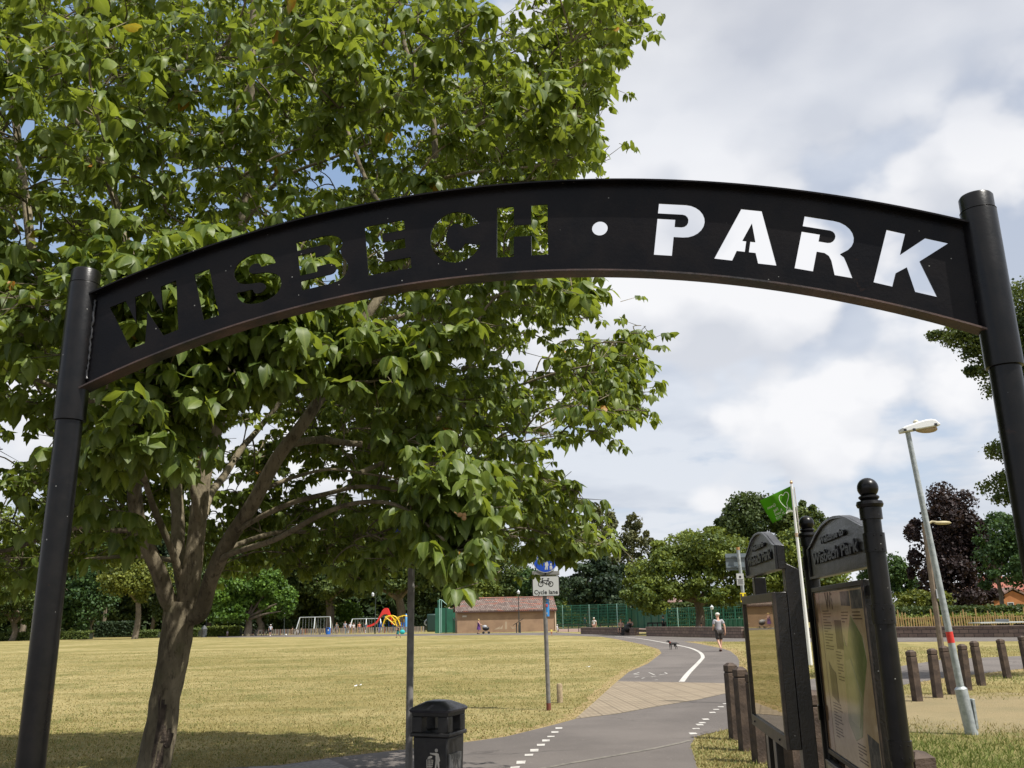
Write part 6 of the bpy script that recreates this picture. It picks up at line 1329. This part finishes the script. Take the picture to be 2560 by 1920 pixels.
# Victorian style lamps, poles
def lampcol(label, x, yt, yb, Y, hook=False, cross=False):
    q = gp(x, Y); h = at(x, yt, Y).z; t = thing('park_lamp', label, 'lamp post', q, 0, 'slender park lamps'); MB().lathe([(.11, 0), (.11, .9), (.065, 1.0), (.045, h * .9), (.04, h - .35)], 10).build('column', mat('lamp_green_black', (.02, .028, .024), .5), t)
    if hook:
        MB().tube(catmull([(0, 0, h - .4), (.25, 0, h - .05), (.1, 0, h + .15), (-.25, 0, h + .1), (-.4, 0, h - .15)], 4), .04, 6).build('hook_arm', MATS['lamp_green_black'], t); MB().lathe([(.05, 0), (.22, -.25), (.16, -.6), (.02, -.66)], 12, (-.4, 0, h - .1)).build('lantern', mat('lantern_glass', (.55, .58, .6), .3), t)
    else: MB().lathe([(.04, h - .35), (.16, h - .28), (.20, h - .05), (.05, h + .1), (.01, h + .2)], 12).build('lantern', mat('lantern_glass', (.55, .58, .6), .3), t)
    if cross: MB().tube([(-.45, 0, h * .72), (.45, 0, h * .72)], .03, 6).build('ladder_bar', MATS['lamp_green_black'], t)
lampcol('slender lamp with a cross bar behind the black lamp bin', 516.5, 1514, 1588, 136, False, True)
lampcol('slender lamp right of the bright green tree', 711, 1536, 1582, 142)
lampcol('tall lamp with a hooked top left of the climbing frame', 938, 1478, 1583, 133, True)
lampcol('tall lamp standing against the tiled pavilion', 1297.5, 1478, 1582, 113)
lampcol('pale slender lamp behind the walking man', 1782, 1516, 1570, 96)
q = gp(512, 132); t = thing('bin_housing', 'dark pointed litter bin housing beside the rounded hedge', 'litter bin', q); h = at(512, 1563, 132).z
MB().lathe([(.42, 0), (.42, h * .62), (.48, h * .66), (.30, h * .85), (.03, h)], 4).build('body', mat('housing_dark', (.05, .055, .06), .5), t, smooth=20)
MB().box((0, -.32, h * .4), (.3, .06, .5)).build('opening', SBLACK, t)
q = gp(1291, 111); t = thing('information_lectern', 'small dark lectern sign standing in front of the pavilion wall', 'sign', q); h = at(1291, 1558, 111).z
MB().tube([(0, 0, 0), (0, 0, h)], .07, 6).build('leg', DKP, t); MB().tube([(.45, 0, 0), (.45, 0, h * 1.1)], .07, 6).build('leg', DKP, t); MB().box((.2, 0, h * 1.12), (1.5, .5, .08), ax=(Vector((.85, 0, .52)), Yv, Vector((-.52, 0, .85)))).build('sloping_panel', DKP, t)
q = gp(1654, 86); t = thing('slatted_bench', 'black boxy slatted bench behind the middle wall', 'bench', q); h = at(1645, 1556, 86).z
MB().box((-.5, 0, h * .45), (1.7, .5, .08)).build('seat', SBLACK, t)
mb = MB()
for x in (-1.35, -.9, -.45, 0, .35): mb.box((x, -.2, h * .5), (.10, .06, h))
mb.box((-.5, -.2, h - .05), (1.8, .07, .12)); mb.box((-.5, -.2, h * .5), (1.8, .07, .1)); mb.build('backrest', SBLACK, t, smooth=0)
# litter on the lawn
for (x, y, l_) in ((896, 1717, 'crumpled white paper litter on the lawn left of the round sign post'), (1472, 1670, 'small white paper scrap on the lawn beside the path')):
    q = gnd(x, y); mb = MB()
    for k in range(4):
        c = Vector((rnd.uniform(-.06, .06), rnd.uniform(-.05, .05), .03)); mb.add([c + Vector((rnd.uniform(-.07, .07), rnd.uniform(-.07, .07), rnd.uniform(-.02, .04))) for _ in range(4)], [(0, 1, 2), (0, 2, 3)])
    o = mb.build('paper_litter', mat('paper_white', (.75, .76, .78), .8), smooth=0); o.location = q; tag(o, l_, 'litter')

# ------------------------------------------------------------------ people, dog
def skin(name, verts, edges, radii, m, parent, sub=2):
    me = bpy.data.meshes.new(name); me.from_pydata(verts, edges, []); o = bpy.data.objects.new(name, me); col.objects.link(o)
    sk = o.modifiers.new('skin', 'SKIN'); sk.use_smooth_shade = True; sk.branch_smoothing = .5
    ss = o.modifiers.new('sub', 'SUBSURF'); ss.levels = sub; ss.render_levels = sub
    for i, r_ in enumerate(radii):
        v = me.skin_vertices[0].data[i]; v.radius = (r_, r_) if not hasattr(r_, '__len__') else r_; v.use_root = (i == 0)
    m2 = evalmesh(o); bpy.data.objects.remove(o); m2.materials.clear(); m2.materials.append(m); m2.name = name
    m2.polygons.foreach_set('use_smooth', [True] * len(m2.polygons))
    o = bpy.data.objects.new(name, m2); col.objects.link(o); o.parent = parent; return o
SKIN = mat('skin', (.52, .30, .21), .6); SKIN2 = mat('skin_tanned', (.40, .21, .14), .6)
def pose(kind, ph=0.0):
    """joints of a figure of height 1, facing +Y, feet at z=0"""
    J = dict(pel=(0, 0, .52), wai=(0, .005, .60), che=(0, .0, .71), nk=(0, 0, .83), ch=(0, .022, .865), hd=(0, .012, .915), tp=(0, 0, .955))
    for s_, n_ in ((-1, 'L'), (1, 'R')):
        J['sh' + n_] = (s_ * .105, 0, .795); J['el' + n_] = (s_ * .145, -.01, .63); J['wr' + n_] = (s_ * .15, .03, .49); J['ha' + n_] = (s_ * .148, .04, .44)
        J['hi' + n_] = (s_ * .052, 0, .50); J['kn' + n_] = (s_ * .056, .005, .275); J['an' + n_] = (s_ * .056, -.01, .045); J['to' + n_] = (s_ * .062, .075, .018)
    if kind == 'walk':
        J['knR'] = (.05, .03, .275); J['anR'] = (.03, .04, .045); J['toR'] = (.035, .12, .018)
        J['knL'] = (-.045, .0, .28); J['anL'] = (-.03, -.13, .09); J['toL'] = (-.03, -.09, .02)
        J['elR'] = (.15, -.04, .64); J['wrR'] = (.155, -.05, .50); J['haR'] = (.15, -.045, .45); J['elL'] = (-.14, .0, .63); J['wrL'] = (-.12, .10, .56); J['haL'] = (-.11, .14, .55)
    if kind == 'push':
        for n_, s_ in (('L', -1), ('R', 1)): J['el' + n_] = (s_ * .13, .06, .65); J['wr' + n_] = (s_ * .09, .20, .60); J['ha' + n_] = (s_ * .08, .24, .59)
        J['anL'] = (-.05, -.10, .06); J['toL'] = (-.05, -.03, .02)
    if kind == 'run':
        J['knR'] = (.05, .13, .33); J['anR'] = (.05, .08, .14); J['toR'] = (.05, .15, .11); J['knL'] = (-.05, -.02, .28); J['anL'] = (-.05, -.17, .16); J['toL'] = (-.05, -.20, .09)
        J['elR'] = (.15, -.09, .66); J['wrR'] = (.14, .0, .60); J['haR'] = (.13, .04, .60); J['elL'] = (-.15, .08, .68); J['wrL'] = (-.12, .17, .70); J['haL'] = (-.11, .2, .72)
    if kind == 'sit':
        for k in J: x, y, z = J[k]; J[k] = (x, y, z - .25)
        for n_, s_ in (('L', -1), ('R', 1)): J['kn' + n_] = (s_ * .07, .22, .265); J['an' + n_] = (s_ * .07, .24, .045); J['to' + n_] = (s_ * .07, .32, .018); J['el' + n_] = (s_ * .15, .02, .40); J['wr' + n_] = (s_ * .08, .16, .34); J['ha' + n_] = (s_ * .05, .19, .33)
    if kind == 'crouch':
        for k in J: x, y, z = J[k]; J[k] = (x, y, z - .40)
        for k in ('che', 'nk', 'ch', 'hd', 'tp', 'shL', 'shR'): x, y, z = J[k]; J[k] = (x, y + .16 * (z - .1), z - .02)
        for n_, s_ in (('L', -1), ('R', 1)): J['kn' + n_] = (s_ * .11, .18, .22); J['an' + n_] = (s_ * .08, .02, .045); J['to' + n_] = (s_ * .08, .1, .018); J['el' + n_] = (s_ * .14, .12, .27); J['wr' + n_] = (s_ * .1, .23, .2); J['ha' + n_] = (s_ * .08, .26, .18)
    return J
BO = ['pel', 'wai', 'che', 'nk', 'ch', 'hd', 'tp', 'shL', 'elL', 'wrL', 'haL', 'shR', 'elR', 'wrR', 'haR', 'hiL', 'knL', 'anL', 'toL', 'hiR', 'knR', 'anR', 'toR']
BE = [(0, 1), (1, 2), (2, 3), (3, 4), (4, 5), (5, 6), (2, 7), (7, 8), (8, 9), (9, 10), (2, 11), (11, 12), (12, 13), (13, 14), (0, 15), (15, 16), (16, 17), (17, 18), (0, 19), (19, 20), (20, 21), (21, 22)]
BR = [(.082, .062), (.075, .055), (.086, .06), .030, .036, .050, .038, .036, .025, .018, .019, .036, .025, .018, .019, .058, .034, .022, .022, .058, .034, .022, .022]
def person(label, loc, h, kind, rz, top=None, bottom=None, hair=(.08, .05, .03), hat=None, skinm=SKIN, long_top=False, dress=None, group=None, fingers=False, lie=False, shoes=(.05, .04, .035)):
    t = thing('person', label, 'person', loc, rz, group); t.scale = (h, h, h); J = pose(kind)
    if lie: t.rotation_euler = (R(-88), 0, rz); t.location = loc + Vector((0, 0, .12))
    V = [J[k] for k in BO]; body = skin('body', V, BE, BR, skinm, t)
    fcm = MB(); hx, hy, hz = J['hd']
    f_ = MB().ball((hx, hy + .052, hz - .005), .012, 8, (.7, 1, 1.2)).build('nose', skinm, body); e_ = MB().ball((hx - .052, hy, hz), .013, 8, (.4, .7, 1.1)).build('ear', skinm, body); e_ = MB().ball((hx + .052, hy, hz), .013, 8, (.4, .7, 1.1)).build('ear', skinm, body)
    if fingers:
        for n_ in 'LR':
            b = Vector(J['ha' + n_]); wv = Vector(J['wr' + n_]); d = (b - wv).normalized(); s_ = d.cross(Vector((0, 1, 0))).normalized(); mb = MB()
            for k, (o_, ln_) in enumerate(((-.012, .040), (-.004, .046), (.004, .043), (.012, .034))): mb.tube([b + s_ * o_, b + s_ * o_ + d * ln_ * .55, b + s_ * o_ + d * ln_ + Vector((0, .012, 0))], [.006, .0052, .004], 6)
            mb.tube([b - d * .02 + Vector((0, .012, 0)), b + Vector((0, .03, 0)), b + d * .02 + Vector((0, .034, 0))], [.006, .0055, .0045], 6)
            mb.build('fingers', skinm, body, smooth=60)
    if hair and not hat:
        MB().ball((hx, hy - .012, hz + .022), .062, 14, (.93, 1, .92)).build('hair', mat('hair_%d' % int(hair[0] * 1000), hair, .7), t, smooth=60)
    if hat:
        hm = mat('hat_%d' % int(hat[0] * 100), hat, .8); o = MB().ball((hx, hy - .004, hz + .030), .062, 14, (.95, 1.02, .72)).build('cap', hm, t, smooth=60)
        MB().ball((hx, hy + .06, hz + .028), .045, 12, (.9, 1, .12)).build('peak', hm, o)
    if top:
        tm = mat('cloth_%d_%d_%d' % tuple(int(c * 100) for c in top), top, .9, c2=tuple(c * .8 for c in top), ns=30)
        def mid(a, b, f): return tuple(Vector(J[a]).lerp(Vector(J[b]), f))
        v = [J['pel'], J['wai'], J['che'], mid('che', 'nk', .75), J['shL'], mid('shL', 'elL', .72), J['shR'], mid('shR', 'elR', .72)]
        v[0] = (v[0][0], v[0][1], v[0][2] - (.02 if not long_top else .06))
        e_ = [(0, 1), (1, 2), (2, 3), (2, 4), (4, 5), (2, 6), (6, 7)]; rr_ = [(.094, .074), (.088, .068), (.098, .071), .045, .045, .042, .045, .042]
        skin('shirt', v, e_, rr_, tm, t)
    if bottom:
        bmt = mat('cloth_%d_%d_%d' % tuple(int(c * 100) for c in bottom), bottom, .9, c2=tuple(c * .8 for c in bottom), ns=30)
        v = [J['pel'], J['hiL'], tuple(Vector(J['hiL']).lerp(Vector(J['knL']), .5)), tuple(Vector(J['hiL']).lerp(Vector(J['knL']), .96)), J['hiR'], tuple(Vector(J['hiR']).lerp(Vector(J['knR']), .5)), tuple(Vector(J['hiR']).lerp(Vector(J['knR']), .96))]
        skin('shorts', v, [(0, 1), (1, 2), (2, 3), (0, 4), (4, 5), (5, 6)], [(.090, .072), .068, .062, .056, .068, .062, .056], bmt, t)
    if dress:
        dm = mat('dress_%d_%d_%d' % tuple(int(c * 100) for c in dress), dress, .9); x, y, z = J['pel']
        MB().lathe([(.14, z - .24), (.115, z - .10), (.095, z), (.082, z + .10), (.095, z + .19), (.07, z + .25)], 18, (x, y, 0)).build('dress', dm, t, smooth=60)
    sh_ = mat('shoe_%d' % int(shoes[0] * 100), shoes, .6)
    for n_ in 'LR': a = Vector(J['an' + n_]); b = Vector(J['to' + n_]); MB().tube([a + Vector((0, -.02, -.015)), a.lerp(b, .4) + Vector((0, 0, -.008)), b + Vector((0, .02, 0))], [.030, .031, .022], 8).build('shoe', sh_, t, smooth=60)
    return t
def gh(x, yf, ytop): g_ = gnd(x, yf); return g_, at(x, ytop, g_.y).z
g_, h_ = gh(1801, 1629, 1531.5); person('man walking away on the path in a white cap, grey T-shirt and dark shorts', g_, h_ / .985, 'walk', R(8), (.36, .35, .38), (.045, .038, .036), (.5, .5, .5), hat=(.62, .58, .52), fingers=True, shoes=(.08, .03, .02))
g_, h_ = gh(1197, 1585, 1547); wm_ = person('blonde woman in a purple dress pushing a pram along the pavilion wall', g_, h_, 'push', R(-90), hair=(.45, .32, .12), dress=(.09, .03, .16))
pr_ = g_ + Vector((.85, -.1, 0)); t = thing('pram', 'dark pram with a pale hood pushed by the woman in purple', 'pram', pr_)
MB().ball((0, 0, .62), .38, 14, (1.1, .7, .7)).build('seat_shell', SBLACK, t); MB().ball((-.12, 0, .80), .28, 12, (1, .9, .8)).build('hood', mat('hood_grey', (.35, .36, .38), .7), t)
MB().tube([(-.5, 0, 1.0), (-.1, 0, .6), (.3, 0, .2)], .03, 6).tube([(.25, 0, .6), (-.25, 0, .15)], .03, 6).build('frame', GALV, t)
for x in (-.3, .35):
    for y in (-.22, .22): MB().lathe([(.14, -.02), (.14, .02)], 16, (x, y, .14), (0, 1, 0)).build('wheel', SBLACK, t)
def kid(label, x, yf, yt, kind, rz, **k): g_, h_ = gh(x, yf, yt); return person(label, g_, h_ / (.72 if kind == 'sit' else .57 if kind == 'crouch' else .985), kind, rz, **k)
kid('small child in a yellow top right of the cycle lane post', 1379, 1590, 1571, 'stand', R(200), top=(.72, .62, .12), bottom=(.45, .2, .12), hair=(.12, .05, .03))
kid('small child in white clothes and a white sun hat by the pavilion corner', 1393.5, 1583, 1561, 'walk', R(250), top=(.7, .7, .72), bottom=(.6, .6, .62), hat=(.7, .7, .72))
def farp(label, x, yt, Y, h, kind, rz, **k): q = gp(x, Y); z = at(x, yt, Y).z; return person(label, Vector((q.x, q.y, max(0, z - h) if k.pop('lift', 0) else 0)), h, kind, rz, **k)
q = gp(1485, 98); person('child in white standing behind the low wall, arms near a red and white cap', q, at(1485, 1543, 98).z, 'stand', R(150), top=(.7, .68, .66), bottom=(.5, .3, .24), hat=(.62, .14, .10))
w0 = gnd(1562, 1588)
w1_ = gnd(1560, 1588.2) + Vector((0, .25, 0))
person('seated person with brown hair on the low wall, left of the pair by the pushchair', w1_ + Vector((-.2, 0, .16)), 1.68, 'sit', R(150), top=(.45, .28, .22), bottom=(.08, .07, .08), hair=(.22, .12, .06))
person('seated black haired woman on the low wall, right of the pair by the pushchair', w1_ + Vector((.62, -.1, .2)), 1.72, 'sit', R(170), top=(.46, .25, .19), bottom=(.03, .03, .035), hair=(.012, .01, .01))
pc = gnd(1563, 1588) + Vector((.15, -.75, 0)); t = thing('pushchair', 'black pushchair parked in front of the two seated people', 'pushchair', pc)
MB().ball((0, 0, .60), .42, 14, (.9, .7, .85)).build('seat_shell', SBLACK, t); MB().ball((.18, 0, .88), .26, 12, (.9, 1, .7)).build('hood', SBLACK, t); MB().box((-.4, 0, .42), (.35, .3, .22)).build('footwell', SBLACK, t, bevel=.05)
MB().tube([(.5, 0, 1.05), (.15, 0, .6), (-.4, 0, .25)], .025, 6).tube([(.3, 0, .15), (-.1, 0, .6)], .025, 6).build('frame', GALV, t)
for x in (-.45, .3):
    for y in (-.24, .24): MB().lathe([(.15, -.02), (.15, .02)], 16, (x, y, .15), (0, 1, 0)).build('wheel', mat('tyre', (.02, .02, .02), .8), t)
person('person in a teal top with dark hair beside the slatted bench', gp(1658, 87), at(1658, 1538, 87).z, 'stand', R(60), top=(.02, .22, .24), bottom=(.03, .03, .03), hair=(.03, .02, .015))
person('crouching person in black and white at the foot of the spreading tree', gp(1753, 82), 1.65, 'crouch', R(160), top=(.3, .3, .3), bottom=(.02, .02, .02), hair=(.02, .015, .01))
kid('person running across the lawn with a teal bag, left of the round sign post', 995, 1597, 1563, 'run', R(100), top=(.03, .03, .04), bottom=(.02, .25, .28), hair=(.10, .05, .03))
g_ = gnd(995, 1597); t = thing('teal_bag', 'teal bag swinging beside the person running across the lawn', 'bag', g_ + Vector((.42, -.1, 0))); MB().ball((0, 0, .62), .24, 12, (1.1, .6, .9)).build('bag_body', mat('teal_cloth', (.02, .36, .38), .8), t); MB().tube(catmull([(-.15, 0, .78), (0, 0, 1.0), (.15, 0, .78)], 4), .02, 6).build('handle', mat('teal_cloth', (.02, .36, .38), .8), t)
kid('adult in white top, cap and dark shorts standing before the bright green tree', 675.5, 1590, 1561, 'walk', R(200), top=(.55, .58, .64), bottom=(.03, .03, .04), hat=(.7, .7, .7), shoes=(.7, .7, .7))
kid('small child in white on the lawn by the rounded hedge', 568, 1592, 1576, 'stand', R(180), top=(.62, .58, .62), bottom=(.4, .3, .3))
kid('child in dark clothes standing against the rounded hedge', 581.5, 1587, 1567, 'stand', R(180), top=(.05, .05, .05), bottom=(.22, .14, .10))
kid('crouching person in a white shirt in front of the playground fence', 743.5, 1587, 1570, 'crouch', R(10), top=(.68, .68, .72), bottom=(.02, .02, .02), hair=(.03, .02, .01))
kid('crouching person in black left of the white shirted one', 731, 1586, 1567, 'crouch', R(20), top=(.03, .03, .03), bottom=(.03, .03, .03), hair=(.03, .02, .01))
kid('crouching person in dark grey right of the white shirted one', 752, 1586, 1570, 'crouch', R(-20), top=(.07, .08, .08), bottom=(.03, .03, .03), hair=(.2, .15, .1))
g_ = gnd(636, 1588); person('person lying on the lawn under the bright green tree', g_, 1.6, 'stand', R(80), top=(.6, .62, .66), bottom=(.12, .07, .06), lie=True)
for x, yt, tp_, l_, hh_ in ((863, 1553, (.42, .44, .52), 'person in a grey and white top standing in the playground left of the others', None), (876, 1556, (.66, .66, .72), 'person in a white top behind the playground fence, second of the group', None), (884.5, 1557, (.68, .66, .66), 'person in a cream top behind the playground fence, third of the group', None), (898.5, 1555, (.62, .24, .15), 'person in a coral top behind the playground fence', None), (914, 1556, (.08, .14, .20), 'person in a dark blue top by the second swing frame', None), (842, 1556, (.22, .23, .22), 'person in dull grey green behind the playground fence, apart from the group', None)):
    person(l_, gp(x, 143), at(x, yt, 143).z, 'stand', R(rnd.uniform(120, 240)), top=tp_, bottom=(.05, .06, .12), hair=(.14, .08, .05), group='people behind the playground fence')
person('figure in blue inside the green mesh court', gp(1462, 156), at(1462, 1541, 156).z, 'stand', R(180), top=(.04, .10, .22), bottom=(.03, .05, .10))
t = thing('football', 'white football on the lawn near the crouching people', 'ball', gnd(715, 1590)); MB().ball((0, 0, .14), .14, 12).build('ball', SWHITE, t)

dg = gnd(1683, 1624); hdg = at(1680, 1600, dg.y).z; dog = thing('dog', 'black dog standing on the path by the white line, facing left', 'dog', dg, R(118)); s_ = hdg / .62; dog.scale = (s_, s_, s_)
V = [(0, .18, .40), (0, .02, .385), (0, -.20, .40), (0, -.27, .41),                       # chest, belly, loin, rump (head towards +Y)
     (0, .27, .48), (0, .33, .55), (0, .38, .575), (0, .45, .555), (0, .52, .54),          # neck, head, muzzle
     (.075, .20, .33), (.08, .20, .20), (.08, .19, .05), (.08, .22, .018), (-.075, .20, .33), (-.08, .20, .20), (-.08, .19, .05), (-.08, .22, .018),
     (.07, -.22, .33), (.085, -.17, .235), (.085, -.28, .15), (.085, -.265, .04), (.085, -.235, .018), (-.07, -.22, .33), (-.085, -.17, .235), (-.085, -.28, .15), (-.085, -.265, .04), (-.085, -.235, .018),
     (0, -.34, .42), (0, -.42, .37), (0, -.50, .38), (0, -.56, .42)]
E_ = [(0, 1), (1, 2), (2, 3), (0, 4), (4, 5), (5, 6), (6, 7), (7, 8), (0, 9), (9, 10), (10, 11), (11, 12), (0, 13), (13, 14), (14, 15), (15, 16), (2, 17), (17, 18), (18, 19), (19, 20), (20, 21), (2, 22), (22, 23), (23, 24), (24, 25), (25, 26), (3, 27), (27, 28), (28, 29), (29, 30)]
RR_ = [(.105, .12), (.085, .095), (.08, .085), .07, .07, .062, .066, .038, .030, .045, .030, .020, .022, .045, .030, .020, .022, .055, .042, .022, .018, .022, .055, .042, .022, .018, .022, .03, .02, .016, .01]
DGM = mat('black_fur', (.012, .011, .011), .6, spec=.4); db = skin('body', V, E_, RR_, DGM, dog)
for s2 in (-1, 1): MB().ball((s2 * .062, .345, .575), .035, 8, (.45, .7, 1.3)).build('ear', DGM, db)
MB().tube([(0, .27, .43), (0, .24, .52)], .078, 14).build('collar', mat('collar_red', (.2, .03, .02), .6), dog)

# ------------------------------------------------------------------ grass blades
def blades(n, x0, x1, Y0, Y1):
    """scatter over the ground between two bearings, thinning out with distance"""
    Y = Y0 * (Y1 / Y0) ** (rng.random(n) ** 1.15); xx = Y * rng.uniform(x0, x1, n) + rng.normal(0, .6, n)
    k = ~inpoly(xx, Y, poly1) & ~inpoly(xx, Y, G(poly2)) & ~inpoly(xx, Y, PVP); return xx[k], Y[k]
PVP = G([(1438, 1798), (1544, 1785), (1640, 1767), (1744, 1750), (1828, 1731), (1836, 1709), (1695, 1706.5), (1543, 1704), (1490, 1752)]); SOILP = G([(2330, 1790), (2400, 1762), (2480, 1745), (2600, 1738), (2700, 1790), (2620, 1850), (2500, 1836), (2440, 1815)])
def grassobj(name, label, xx, Y, h0, h1, mtl, w0=.0045, spread=.6):
    n = len(xx); pos = np.c_[xx, Y, np.zeros(n)]; dr = rng.normal(0, spread, (n, 3)); dr[:, 2] = 1; nr = rng.normal(0, 1, (n, 3)); sz = rng.uniform(h0, h1, n) * (1 + np.maximum(0, Y - 16) * .015)
    ww = w0 * (1 + Y * .10) / ((h0 + h1) / 2)
    o = leafcloud(name, pos, dr, nr, sz, np.clip(rng.normal(.55, .25, n), 0, .95), [(-ww.mean() * .5, 0, 0), (ww.mean() * .5, 0, 0), (0, 1, .25)], [(0, 1, 2)], mtl, smooth=False)
    return tag(o, label, 'grass', kind='stuff')
STRAW = leafmat('straw_blades', (.16, .138, .042), (.43, .355, .165), trans=.15, rough=.8, spec=.15, tcol=(.5, .4, .12)); GREENB = leafmat('green_blades', (.055, .085, .018), (.20, .23, .055), trans=.2, rough=.7, spec=.2, tcol=(.2, .28, .04))
a_, b_ = blades(170000, -.70, .32, 7.4, 60); k = a_ < .26 * b_; grassobj('lawn_grass', 'short straw coloured grass blades of the lawn left of the path', a_[k], b_[k], .016, .036, STRAW, .0035)
a_, b_ = blades(52000, -.70, .32, 7.4, 60); k = np.sin(a_ * .9 + 2) + np.sin(b_ * .7 + a_ * .3) + rng.normal(0, .7, len(a_)) > -.2; grassobj('lawn_clover', 'scattered green blades among the straw coloured lawn', a_[k], b_[k], .016, .036, GREENB, .0035)
x0_, y0_ = blades(120000, .20, .66, 4.4, 40); k = x0_ > 1.5; x0_, y0_ = x0_[k], y0_[k]
x0n = np.sin(x0_ * 1.7 + 1) + np.sin(y0_ * 1.3) + rng.normal(0, .6, len(x0_)); gk = (x0n > .9) | (np.hypot(x0_ - gnd(2400, 1890).x, y0_ - gnd(2400, 1890).y) < rng.uniform(.4, 3.0, len(x0_)))
bare = np.hypot((x0_ - gnd(2500, 1775).x) * .8, y0_ - gnd(2500, 1775).y) < rng.uniform(1.5, 4.0, len(x0_)); x0_, y0_, gk = x0_[~bare], y0_[~bare], gk[~bare]
grassobj('verge_grass', 'longer dry grass around the bollards and notice boards', x0_[~gk], y0_[~gk], .02, .06, STRAW, .004); grassobj('verge_green_grass', 'tufts of longer green grass around the bollards and notice boards', x0_[gk], y0_[gk], .025, .07, GREENB, .004)
